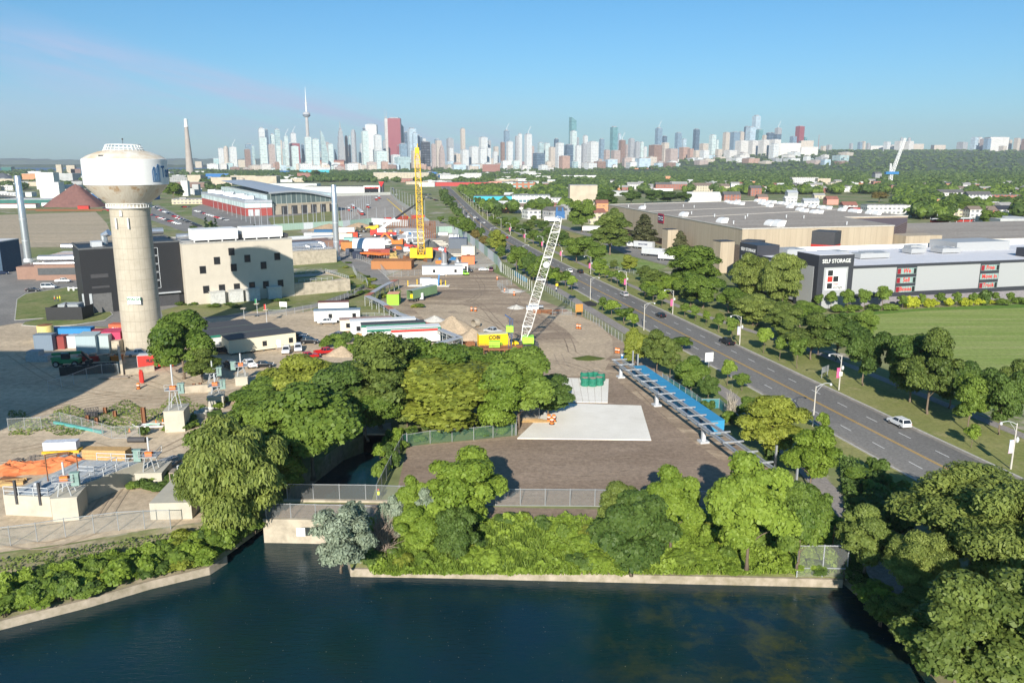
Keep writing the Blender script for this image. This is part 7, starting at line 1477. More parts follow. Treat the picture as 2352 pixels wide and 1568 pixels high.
SITE=[('e0',880,735,12,2.6,3.0,'c_dred2',(0.33,0.07,0.05),3,'dark red container in front of the white shelter'),('e0',1140,700,14,2.6,3.4,'c_dred2',(0.33,0.07,0.05),3,'long dark red container right of the white shelter base'),('e0',620,690,9,2.8,3.2,'c_slate',(0.09,0.11,0.15),-14,'slate-blue container at the left of the shelter'),('e0',690,760,5,2.8,3.6,'c_navy',(0.02,0.03,0.06),-4,'navy container with an open door by the road fence'),
 ('e0',380,520,9,3,3.0,'c_dred2',(0.33,0.07,0.05),3,'red-brown container under the orange-roofed cabin'),('e0',400,400,13,4,3.6,'cream_siding',(.6,.5,.4),3,'cream cabin with an orange roof behind the silver chimney'),('e0',560,370,9,2.8,3.4,'c_scarlet',(0.6,0.07,0.03),12,'scarlet container right of the orange-roofed cabin'),('e0',440,300,14,2.8,4.2,'off_white_siding',(.6,.6,.6),2,'white wall-like cabin before the soil heap'),
 ('e0',100,400,26,4,4.0,'off_white_siding',(.6,.6,.6),3,'long white cabin left of the silver chimney'),('e0',60,310,12,3,3.2,'c_navyb',(0.03,0.12,0.25),3,'navy container with a pale blue roof in front of the hoarding'),('e0',40,480,12,3,3.2,'c_taupe',(0.25,0.24,0.23),3,'taupe shed beside the silver chimney'),
 ('e0',1310,950,18,9,3.8,'c_ochre',(0.40,0.17,0.06),-1,'ochre formwork box with open timber top beside the road fence'),('f0',290,760,8,3,5.5,'c_red3',(0.55,0.10,0.08),4,'red tarp-covered box right of the yellow crane'),('f0',650,575,10,5,5.8,'c_gslate',(0.12,0.14,0.17),-3,'dark grey hut with navy roof beside the right hoarding'),('f0',840,700,7,4,5.0,'c_palec',(0.55,0.53,0.47),-10,'pale open-sided concrete box beside the right hoarding'),('f0',580,450,6,4,4.5,'c_white3',(0.7,0.7,0.68),-5,'white hut with a shallow gable near the right hoarding'),('f0',380,330,6,3,2.2,'c_white3',(0.7,0.7,0.68),0,'small white box at the corner of the right hoarding'),('e0',520,620,8,5,5.0,'c_ochre2',(0.45,0.20,0.06),-5,'orange-brown box left of the shelter'),('e0',550,500,7,5,4.0,'c_teal',(0.25,0.48,0.45),5,'pale teal tank roof left of the shelter'),('f0',840,860,6,3,4.0,'c_org',(0.75,0.20,0.08),0,'orange scaffold box near the yard fence')]
for s,x,y,L_,W_,H_,nm,c_,rz,lab in SITE: box_at(s,x,y,L_,W_,H_,R1(rz),MC[nm] if nm in MC else corr(nm,c_),lab,name='cabin' if 'cabin' in lab or 'hut' in lab else 'shipping_container',cat='cabin' if ('cabin' in lab or 'hut' in lab) else 'container',roofm={'e0400':mat('orange_roof2',(0.72,0.32,0.08)),'f0650':mat('navy_roof',(0.03,0.06,0.2))}.get(s+str(x)))
og=thing('orange_beam_rack','rack of bright orange steel beams on dark stands beside the ochre box','beams',(*g('e0',1010,780)[:2],0),-.6);m=MB()
for i in range(6): m.box(-7,-3+i*1.1,3.0,7,-2.2+i*1.1,3.5)
m.build('beam',M_orange,og);m=MB()
for i in range(8): m.bar((-6+i*1.7,-3,0),(-6+i*1.7,-3,3),.3);m.bar((-6+i*1.7,3,0),(-6+i*1.7,3,3),.3)
m.build('stand',M_dark,og)
def digger(s,x,y,rz,body,label,arm=True,sc_=1.0,name='excavator',cat='excavator'):
 o=thing(name,label,cat,(*g(s,x,y)[:2],0),R1(rz));o.scale=(sc_,)*3
 m=MB();m.box(-2.2,-1.4,1.2,2.0,1.4,2.6);m.box(-2.2,-1.4,2.6,-1.0,1.4,3.0);m.build('body',body,o);m=MB();m.box(0.4,-1.3,2.6,1.9,-.1,4.0);m.build('cab',M_cglass,o)
 if arm:
  m=MB();m.bar((1.6,.4,2.4),(4.6,.4,5.2),.6);m.bar((4.6,.4,5.2),(7.2,.4,2.6),.45);m.box(6.7,-.3,1.2,7.9,1.1,2.5);m.build('arm',body,o)
  for q in (-1.3,.7): m=MB();m.xprof([(-2.6,.3),(-2.2,0),(2.4,0),(2.8,.3),(2.8,.7),(2.4,1.1),(-2.2,1.1),(-2.6,.7)],q,q+.6);m.build('track',M_dark,o)
 else:
  wheels(o,(-1.8,1.9),2.9,.95);m=MB();m.bar((1.8,0,2.0),(4.2,0,1.6),.5);m.box(4.0,-1.6,.3,5.2,1.6,1.7);m.build('bucket',body,o)
digger('e0',990,265,180,M_yc,'big yellow wheel loader in front of the soil heaps',False,1.6,'wheel_loader','loader');digger('e0',740,275,10,mat('loader_dark',(0.10,0.09,0.06)),'dark loader with a yellow rear beside the soil heaps',False,1.2,'wheel_loader','loader')
digger('e0',1345,755,-80,mat('tan_yellow',(0.45,0.33,0.12)),'tan loader facing away in front of the long red container',False,1.2,'wheel_loader','loader');digger('e0',1430,540,175,M_orange,'orange excavator with its arm reaching left',True,1.5);digger('e0',1640,590,0,M_red,'red forklift beside the white scaffold stack',False,1.1,'forklift','forklift')
wt_=thing('flatbed_truck','white cab truck with dark flatbed in the middle of the construction site','truck',(*g('e0',1480,650)[:2],0),R1(-5));m=MB();m.box(2,-1.3,.9,4.4,1.3,3.2);m.box(4.4,-1.2,.9,5.8,1.2,2.2);m.build('cab',M_white,wt_);m=MB();m.box(-8,-1.2,1.1,2,1.2,1.4);m.box(-8,-.6,.7,4,.6,1.1);m.build('flatbed',M_dark,wt_);wheels(wt_,(-6,-4.6,4.6),2.5,.6)
wc=thing('boom_truck','white and orange boom truck behind the shelter','truck',(*g('e0',1260,530)[:2],0),R1(5));m=MB();m.box(-5,-1.3,1,4,1.3,1.8);m.box(-4,-1.2,1.8,0,1.2,3.6);m.build('body',M_white,wc);m=MB();m.bar((-1,0,3.6),(11,0,4.2),.9);m.build('boom',M_white,wc);wheels(wc,(-3.5,3),2.4,.6)
sf=thing('scaffold_stack','tall stack of white steel frames left of the yellow crane mast','scaffold',(*g('e0',1760,575)[:2],0));m=MB()
for i in range(4):
 for j in range(2): m.bar((-5+i*3.2,j*3,0),(-5+i*3.2,j*3,9.5),.35)
for z in (0.4,3.2,6.2,9.3): m.bar((-5,0,z),(4.6,0,z),.35);m.bar((-5,3,z),(4.6,3,z),.35);m.box(-5,0,z,4.6,3,z+.15)
m.build('frame',M_alu,sf)
vp=thing('vent_pipe','shiny silver elbow duct rising from the shoring beside the site trailer','duct',(*g('f0',400,875)[:2],0));m=MB();m.tube([(0,0,0),(0,0,5.5),(-.4,0,7),(-2.2,0,7.6)],1.35,14);m.build('pipe',M_duct,vp);m=MB();m.lathe([(1.6,0),(1.6,1)],16);m.build('collar',M_alu,vp)
for i in range(24):
 t=i/23;p=Vector(g('e0',1180+int(t*720),205-int(60*t*(1-t))));m=MB();h=random.uniform(6,10) if i>9 else 4.5;m.box(-.3,-.06,0,.3,.06,h);m.box(-.3,-.28,0,-.18,.28,h);m.box(.18,-.28,0,.3,.28,h);tag(m.build('soldier_pile',M_rust,loc=(p.x,p.y,0)),'upright rusty steel pile in the row before the grey hoarding','pile','rusty soldier piles before the hoarding')
for i in range(14):
 p=Vector(g('e0',1900+(i%7)*36,385-(i//7)*70));m=MB();h=9;m.box(-.35,-.06,0,.35,.06,h);m.box(-.35,-.3,0,-.22,.3,h);m.box(.22,-.3,0,.35,.3,h);tag(m.build('soldier_pile',M_rust,loc=(p.x,p.y,0)),'tall rusty steel pile in the cluster right of the yellow mast','pile','rusty piles right of the yellow mast')
for i,(x,y) in enumerate(((240,435),(290,462),(330,490),(375,515),(430,550),(630,680),(690,710),(320,300))): m=MB();m.box(-4.5,-.4,0,4.5,.4,.5);tag(m.build('concrete_beam',mat('beam_white',(0.6,0.56,0.48)),loc=(*g('f0',x,y)[:2],0),rz=random.uniform(-.1,.1)),f'pale precast beam lying on the site ground, {ORD[i]} from the top','beam','pale precast beams on the site ground')
for i in range(46):
 s_,x,y=random.choice((('e0',random.uniform(1250,1850),random.uniform(420,820)),('f0',random.uniform(60,900),random.uniform(700,860)),('e0',random.uniform(1200,1700),random.uniform(250,330)),('e0',random.uniform(30,620),random.uniform(520,600))));w=random.uniform(.8,3.0);m=MB();m.box(-w,-.6,0,w,.6,random.uniform(.4,1.4));m.box(-w*.8,-.4,0.4,w*.5,.5,random.uniform(1.4,2.0));tag(m.build('material_stack',random.choice([M_wood,M_ply,M_rust,M_orange,M_alu,M_white,M_blue,M_rust]),loc=(*g(s_,x,y)[:2],0),rz=random.uniform(0,3)),'small stack of building material on the construction site','building material','material stacks on the construction site')
kk=thing('wheel_wash','white low kiosk on a concrete pad with yellow bollards in the yard','kiosk',(*g('e0',1900,1260)[:2],0),-.05);m=MB();m.box(-6,-1,0,10,3,.15);m.build('pad',M_conc,kk);m=MB();m.box(-.3,0,.15,5.5,1.6,2.8);m.build('body',M_white,kk);m=MB();m.box(-2,4,.15,2.4,6.4,2.6);m.build('cage',M_steel,kk);m=MB();m.bar((5.6,1,.2),(6,1.4,4.4),.5);m.build('chute',M_blue,kk)
for q in ((-6,0),(-3,3.4),(8.5,1),(6.5,2.5)): m=MB();m.tube([(q[0],q[1],0),(q[0],q[1],2.2)],.16,8);m.build('bollard',M_yellow,kk)
mm=thing('motor_scooter','small white cart parked at the trailer steps','cart',(*g('b2',1710,185)[:2],.05),0);m=MB();m.box(-1.1,-.5,.4,1.1,.5,.9);m.bar((-.9,0,.9),(-.6,0,1.8),.12);m.build('body',M_white,mm);wheels(mm,(-.8,.8),1.1,.3)
# ---------------- people ----------------
def person(s,x,y,label,vest,legs,hat=None,z=0.0,face=0.0,pose='stand'):
 o=thing('person',label,'person',(*g(s,x,y,z)[:2],z),face);sk=MC.get('skin') or mat('skin',(0.55,0.33,0.22))
 P=[(0,0,.95),(0,0,1.2),(0,.01,1.42),(0,0,1.5),(0,-.02,1.62),(0,-.01,1.74),(-.10,0,.88),(-.12,.02,.48),(-.12,.05,.06),(.10,0,.88),(.14,-.04,.48),(.14,.0,.06),(-.2,0,1.42),(-.27,-.02,1.15),(-.25,-.14,.92),(.2,0,1.42),(.27,-.03,1.15),(.24,-.2,.98),(-.12,-.14,.03),(.14,-.19,.03)]
 Rr=[.15,.145,.16,.06,.10,.08,.10,.07,.05,.10,.07,.05,.07,.05,.035,.07,.05,.035,.035,.035]
 E_=[(0,1),(1,2),(2,3),(3,4),(4,5),(0,6),(6,7),(7,8),(0,9),(9,10),(10,11),(2,12),(12,13),(13,14),(2,15),(15,16),(16,17),(8,18),(11,19)]
 me=bpy.data.meshes.new('body');me.from_pydata(P,E_,[]);b=bpy.data.objects.new('body',me);COL.objects.link(b);b.parent=o;me.materials.append(legs)
 sm=b.modifiers.new('skin','SKIN');b.modifiers.new('sub','SUBSURF').render_levels=1
 for i,r in enumerate(Rr): me.skin_vertices[0].data[i].radius=(r,r*.8)
 me.skin_vertices[0].data[0].use_root=True
 m=MB();m.lathe([(.19,.95),(.19,1.1),(.215,1.35),(.15,1.47)],12);m.build('vest',vest,o,smooth=True)
 m=MB();m.ball((0,-.02,1.68),.115,8,1.15);m.box(-.02,-.15,1.66,.02,-.12,1.71);m.build('head',sk,o,smooth=True)
 if hat: m=MB();m.lathe([(.17,1.72),(.14,1.75),(.13,1.82),(.04,1.87)],12);m.build('hard_hat',hat,o,smooth=True)
M_hv=mat('hivis',(0.72,0.85,0.05),var=0.05);M_jean=mat('jeans',(0.05,0.07,0.13));M_wk=mat('work_trousers',(0.55,0.5,0.1))
person('b1',553,412,'worker in full yellow hi-vis beside the generator enclosure',M_hv,M_wk,M_yellow,.17);person('b1',533,415,'worker in yellow vest and red hat at the enclosure, second from right',M_hv,M_jean,M_red,.17);person('b1',505,418,'worker in orange vest at the enclosure, leftmost',M_orange,M_jean,M_white,.17)
person('c2',1128,835,'worker in yellow hi-vis vest behind the bridge fence',M_hv,M_jean,M_red);person('b2',2066,858,'worker in yellow hi-vis beside the yellow box truck',M_hv,M_wk,M_hv,)
person('b3',405,328,'cyclist in white shirt on the bike path',mat('shirt',(0.6,0.6,0.62)),M_jean,None,.1)
bk=thing('bicycle','dark bicycle ridden along the bike path','bicycle',(g('b3',405,328)[0],g('b3',405,328)[1]+.1,.1),math.pi/2)
for x in (-.5,.5): m=MB();m.tube([(x+.33*math.cos(t*math.pi/8),0,.34+.33*math.sin(t*math.pi/8)) for t in range(17)],.03,5);m.build('wheel',M_rubber,bk)
m=MB();m.bar((-.5,0,.34),(-.1,0,.85),.04);m.bar((-.1,0,.85),(.4,0,.8),.04);m.bar((.4,0,.9),(.5,0,.34),.04);m.build('frame',M_dark,bk)
# ---------------- bank plants ----------------
def scatter(poly,n,keys,rr,hh,label,group,zf=lambda p:0.0,seed=1,name='shrub',cat='shrub'):
 rd=random.Random(seed);us=[p[0] for p in poly];vs=[p[1] for p in poly];c=0
 def inside(u,v):
  r=False;j=len(poly)-1
  for i in range(len(poly)):
   if (poly[i][1]>v)!=(poly[j][1]>v) and u<(poly[j][0]-poly[i][0])*(v-poly[i][1])/(poly[j][1]-poly[i][1])+poly[i][0]: r=not r
   j=i
  return r
 while c<n:
  u,v=rd.uniform(min(us),max(us)),rd.uniform(min(vs),max(vs))
  if not inside(u,v): continue
  z=zf((u,v));p=G(u,v,z);k_=rd.choice(keys);col={'shrub':'mid-green','shrublime':'lime-green','shrubyel':'yellow-green','shrubdark':'dark green'}[k_]
  plant(k_,(p[0],p[1],z),rd.uniform(*rr),rd.uniform(*hh),f'{col} {label}',name,cat,f'{col} {group}');c+=1
scatter([(-30,1400),(130,1350),(330,1295),(470,1245),(560,1215),(600,1215),(520,1268),(478,1295),(345,1326),(200,1366),(0,1415)],62,['shrub','shrublime','shrubdark','shrubyel','shrublime','shrub'],(1.1,2.1),(1.2,2.6),'shrub in the thicket above the left quay wall','shrubs above the left quay wall',lambda q:-1.7,seed=4)
scatter([(0,1345),(160,1295),(330,1262),(470,1222),(540,1212),(480,1240),(330,1290),(130,1345),(0,1390)],14,['shrub','shrublime','shrubdark'],(.8,1.4),(.6,1.3),'low shrub on the upper slope of the left bank','low shrubs on the left bank',lambda q:-.9,seed=5)
scatter([(840,1215),(1130,1190),(1800,1190),(1880,1230),(1900,1318),(1700,1318),(1000,1300),(850,1300)],96,['shrub','shrublime','shrubyel','shrublime','shrubdark','shrublime'],(1.0,1.9),(.9,2.0),'shrub on the overgrown bank right of the bridge','shrubs on the right bank',lambda q:-2.0*max(0,min(1,(q[1]-1197)/112)),seed=6)
scatter([(845,1120),(860,1060),(905,1010),(930,1010),(925,1040),(880,1115)],12,['shrub','shrublime','shrubdark'],(1,1.6),(1.5,3),'shrub between the creek and the scrimmed fence','shrubs along the creek',seed=7)
scatter([(900,990),(1180,975),(1180,1000),(940,1015)],16,['shrub','shrubdark','shrublime'],(1,1.7),(1,2),'shrub behind the galvanised fence','shrubs behind the galvanised fence',seed=8)
scatter([(1940,1060),(2060,1100),(2110,1180),(2060,1230),(1980,1190)],22,['shrubdark','shrubdark','shrub'],(1.4,2.4),(1.8,3),'bush on the slope between road and path','bushes between road and path',seed=9)
scatter([(1960,1340),(2100,1450),(2200,1560),(2120,1540),(2010,1420)],16,['shrubdark','shrub','shrublime'],(1.2,2.2),(1.5,3),'bush on the dark east shore','bushes on the east shore',lambda q:-1.5,seed=10)
scatter([(1440,790),(1500,830),(1560,900),(1640,970),(1720,1040),(1760,1080),(1800,1090),(1700,960),(1560,860),(1480,780)],16,['shrub','shrubdark','shrubyel'],(1,1.8),(1,2.4),'bush behind the blue sheds','bushes behind the blue sheds',seed=11)
scatter([(300,1110),(345,1080),(400,1060),(420,1110),(330,1160)],12,['shrubdark','shrub'],(.8,1.5),(.7,1.5),'weedy bush beside the gate lifts','bushes beside the gate lifts',seed=12)
scatter([(330,1000),(480,930),(530,900),(520,960),(420,1000)],14,['shrubdark','shrub','shrublime'],(.8,1.5),(.7,1.5),'weedy bush by the concrete rings','bushes by the concrete rings',seed=13)
scatter([(740,800),(800,775),(850,790),(860,820),(800,815)],8,['shrub','shrubdark'],(1.5,2.2),(2,3),'reed clump beside the sandy mound','reed clumps',seed=14)
scatter([(720,640),(800,600),(860,640),(930,690),(990,720),(880,700),(780,670)],26,['shrub','shrubyel','shrubdark'],(1.2,2.2),(.7,1.5),'weed clump on the slope below the trestle','weed clumps below the trestle',seed=15)
scatter([(400,700),(560,690),(700,680),(640,700),(430,712)],12,['shrub','shrubdark'],(1.2,2.2),(.6,1.3),'weed clump at the foot of the beige building','weed clumps at the beige building',seed=16)
def grassmesh(name,poly,n,hr,m_,zf,label,seed):
 r=np.random.default_rng(seed);us=[p[0] for p in poly];vs=[p[1] for p in poly];pts=[]
 while len(pts)<n:
  u,v=r.uniform(min(us),max(us)),r.uniform(min(vs),max(vs));z=zf((u,v));p=G(u,v,z)
  pts.append((p[0],p[1],z))
 P=np.array(pts);h=r.uniform(*hr,len(P));a=r.uniform(0,6.28,len(P));w=0.05+0.06*r.random(len(P));dx=np.stack([np.cos(a)*w,np.sin(a)*w,np.zeros(len(P))],1);lean=np.stack([r.normal(0,.4,len(P))*h,r.normal(0,.4,len(P))*h,h],1)
 V=np.stack([P-dx,P+dx,P+dx*.4+lean,P-dx*.4+lean],1).reshape(-1,3);me=arrmesh(name,V,np.arange(len(P)*4).reshape(-1,4),np.zeros((0,3),int),r.random(len(P)),m_);o=bpy.data.objects.new(name,me);COL.objects.link(o);o['kind']='stuff';o['label']=label;return o
bz=lambda q:-2.15*max(0,min(1,(q[1]-1197)/112))
grassmesh('tall_grass',[(860,1200),(1930,1320)],45000,(.3,1.0),LM['lime'],bz,'tall bright grass and reeds covering the right bank',1)
grassmesh('tall_grass',[(850,1225),(1250,1318)],9000,(.6,1.6),LM['mid'],bz,'blue-green reeds low on the right bank above the quay',2)
def carpet(poly,n,zf,mt,label,seed,hmax=1.6,sz=.3):
 r=np.random.default_rng(seed);(u0,v0),(u1,v1)=poly;P=[]
 while len(P)<n:
  u,v=r.uniform(u0,u1),r.uniform(v0,v1);z=zf((u,v))
  if z is None: continue
  p=G(u,v,z);q=math.sin(p[0]*.9+math.sin(p[1]*1.3)*2)*math.sin(p[1]*1.1+1)+.5*math.sin(p[0]*2.3+p[1]*1.7);P.append((p[0],p[1],z+max(0.05,(.5+.4*q)*hmax)*r.uniform(.75,1.05),q))
 P=np.array(P);rng_=unit(n);V=leafquads(P[:,:3],rng_*.7+np.array([0,-.3,.9]),sz*r.uniform(.6,1.4,n));t=np.clip(.3+.25*np.sin(P[:,0]*.35+seed)+.15*P[:,3]+.35*r.random(n),0,1)
 me=arrmesh('bank_greenery',V,np.arange(n*4).reshape(-1,4),np.zeros((0,3),int),t,mt);o=bpy.data.objects.new('bank_greenery',me);COL.objects.link(o);o['kind']='stuff';o['label']=label
carpet([(850,1196),(1935,1322)],42000,bz,LM['lime'],'bright vines and weeds matted over the right bank',21)
def lz(q):
 top=np.interp(q[0],[0,160,300,430,520,612],[1285,1262,1237,1215,1208,1200]);bot=np.interp(q[0],[0,200,345,480,520,612],[1418,1368,1326,1296,1270,1208])
 return -2.15*(q[1]-top)/max(1,bot-top) if top<q[1]<bot else None
carpet([(-30,1195),(612,1425)],16000,lambda q:(lambda z:z if z is not None and z<-.8 else None)(lz(q)),LM['lime'],'bright weeds low on the left bank',22)
carpet([(-30,1195),(612,1425)],3800,lz,LM['olive'],'sparse dusty weeds scattered on the left bank',23,.4,.22)
carpet([(1942,1215),(2250,1600)],16000,lambda q:-2.4*max(0,min(1,(q[1]-1260)/130)) if q[1]<1340+(q[0]-1942)*.92 and q[1]>1215+max(0,(q[0]-1985))*.2 else None,LM['dark'],'dark undergrowth on the east shore',24,1.2)
carpet([(1900,1040),(2100,1230)],9000,lambda q:0.0 if q[1]>1030+(q[0]-1900)*.55 and q[0]>1925+(q[1]-1040)*.1 else None,LM['dark'],'dense undergrowth between the road and the bike path',25,1.6)
carpet([(20,905),(470,1000)],5000,lambda q:0.0 if abs(q[1]-(985-.09*q[0]))<26+14*math.sin(q[0]*.05) else None,LM['olive'],'dusty weeds along the temporary fence',26,.35,.25)
m=MB();m.box(-142,68,-.2,-100,108,40);m.box(-136,74,40,-120,90,43);tag(m.build('plant_block',M_beige),'tall block just beyond the left border, known by its big shadow on the dirt yard','building')
def deadbush(s,x,y,R_,H_,label,n=260,seed=1,z=0,mt=None):
 rd=random.Random(seed);m=MB()
 for i in range(n):
  a=rd.uniform(0,6.28);e=rd.uniform(.15,1.5);r=rd.uniform(.5,1);b=Vector((rd.uniform(-.3,.3)*R_,rd.uniform(-.3,.3)*R_,rd.uniform(0,.5)*H_));t=b+Vector((math.cos(a)*math.cos(e)*R_*r*.8,math.sin(a)*math.cos(e)*R_*r*.8,math.sin(e)*H_*r*.55));k_=b.lerp(t,.5)+Vector((rd.uniform(-.2,.2),rd.uniform(-.2,.2),rd.uniform(0,.3)));m.tube([b,k_,t],[.05,.035,.015],3,cap=False)
 p=g(s,x,y,z);o=thing('dead_bush',label,'bush',(p[0],p[1],z));m.build('branches',mt or LM['bark'],o);m=MB();m.tube([(0,0,-.3),(0,0,H_*.5)],[.18,.08],7);m.build('stem',mt or M_bark,o)
deadbush('D',880,1280,2.9,6.5,'large leafless grey-brown bush beside the silvery olive tree',420,1,-1.8);deadbush('D',915,1200,2.3,3.4,'upper leafless brown bush at the end of the bridge deck',220,2,-.3)
deadbush('b3',2010,1510,2.0,7.0,'bare pale grey sapling on the left verge',160,3,mt=M_barkp)
tree('silver','D',905,1250,1150,70,'small silvery bush between the leafless bushes','bush','bush',z=-1.2);tree('silver','D',990,1240,1130,80,'silvery bush at the left foot of the lime maple','bush','bush',z=-.8)
tree('medlime','D',960,1270,1165,110,'bright vine-covered bush left of the lime maple','bush','bush',z=-1.2);tree('dense','D',1050,1290,1175,100,'dark green bush under the lime maple','bush','bush',z=-1.5)
# ---------------- middle distance buildings ----------------
def FA(n,w,gl,dx=4,dz=3.5,fx=.6,fz=.5,**k): return facade(n,w,gl,dx,dz,fx,fz,**k)
RF=dict(g=mat('roof_grey',(0.34,0.33,0.32),scale=.1),w=mat('roof_white',(0.62,0.62,0.61),scale=.1),d=mat('roof_dark',(0.13,0.125,0.125),scale=.1),r=mat('roof_red',(0.28,0.12,0.09),scale=.2),s=mat('roof_steel',(0.40,0.43,0.47),rough=.45),t=mat('roof_teal',(0.08,0.40,0.48)),b=mat('roof_brown',(0.22,0.17,0.14)))
WL=dict(w=FA('wall_white',(0.62,0.61,0.58),(0.14,0.15,0.17)),b=FA('wall_brick',(0.33,0.13,0.09),(0.10,0.10,0.11),fx=.5),c=FA('wall_cream',(0.56,0.49,0.36),(0.16,0.15,0.14)),g=FA('wall_grey',(0.36,0.36,0.36),(0.1,0.11,0.12)),o=FA('wall_orange',(0.58,0.27,0.13),(0.2,0.12,0.1),fz=.25),
 W=mat('plain_white_wall',(0.66,0.66,0.64),scale=.1),G=mat('plain_grey_wall',(0.42,0.43,0.43),scale=.1),C=mat('plain_tan_wall',(0.50,0.43,0.33),scale=.1),B=mat('plain_brown_wall',(0.20,0.13,0.11),scale=.2),E=mat('plain_green_wall',(0.04,0.15,0.13),scale=.2),T=mat('plain_teal_wall',(0.05,0.42,0.50)),R=mat('plain_red_wall',(0.45,0.06,0.05)),S=mat('plain_blue_wall',(0.03,0.16,0.42)),k=MC['charcoal_panel'],P=mat('plain_salmon_wall',(0.60,0.28,0.22)))
def blk(s,x0,x1,yt,yb,D_,wall,roof,label,gable=False,rz=0.0,name='building',cat='building',Y=None,group=None,over=0.3,pad=6):
 ua,va=K(s,x0,yb);ub,_=K(s,x1,yb);um=(ua+ub)/2;p=G(um,va) if Y is None else (0,Y,0)
 if Y is not None: z=gz(0,0);p=((um-1176)/F*(Y*CP+ (CH)*SP),Y,0);zz=gz(p[0],Y)
 else: zz=0
 w=(ub-ua)/ppm((p[0],p[1],zz));h=HT(p,K(s,0,yt)[1])-zz;h=max(2.5,h)
 ca,sa=abs(math.cos(rz)),abs(math.sin(rz));
 wx=max(1.5,(w-D_*sa)/ca) if w-D_*sa>w*.3 else w*.7/ca
 if w-D_*sa<=w*.3: D_=w*.3/max(sa,.05)
 o=thing(name,label,cat,(p[0],p[1],zz),rz,group)
 m=MB();m.box(-wx/2,0,-2,wx/2,D_,h);m.build('wall',WL.get(wall) or FAR[wall],o)
 m=MB()
 if gable: g_=min(D_,wx)*.28;m.add([(-wx/2-over,-over,h),(wx/2+over,-over,h),(wx/2+over,D_+over,h),(-wx/2-over,D_+over,h),(-wx/2-over,D_/2,h+g_),(wx/2+over,D_/2,h+g_)],[(0,1,5,4),(2,3,4,5),(1,2,5),(3,0,4),(0,3,2,1)])
 else: m.box(-wx/2-.1,-.1,h,wx/2+.1,D_+.1,h+max(.3,h*.03))
 m.build('roof',RF.get(roof) or WL.get(roof),o);q=10*ppm(p) if Y is None else 3
 FB.append((ua-pad*.4,va-3,ub+pad*.4,va+min(q,26)*0.8));return o,wx,h
FAR={}
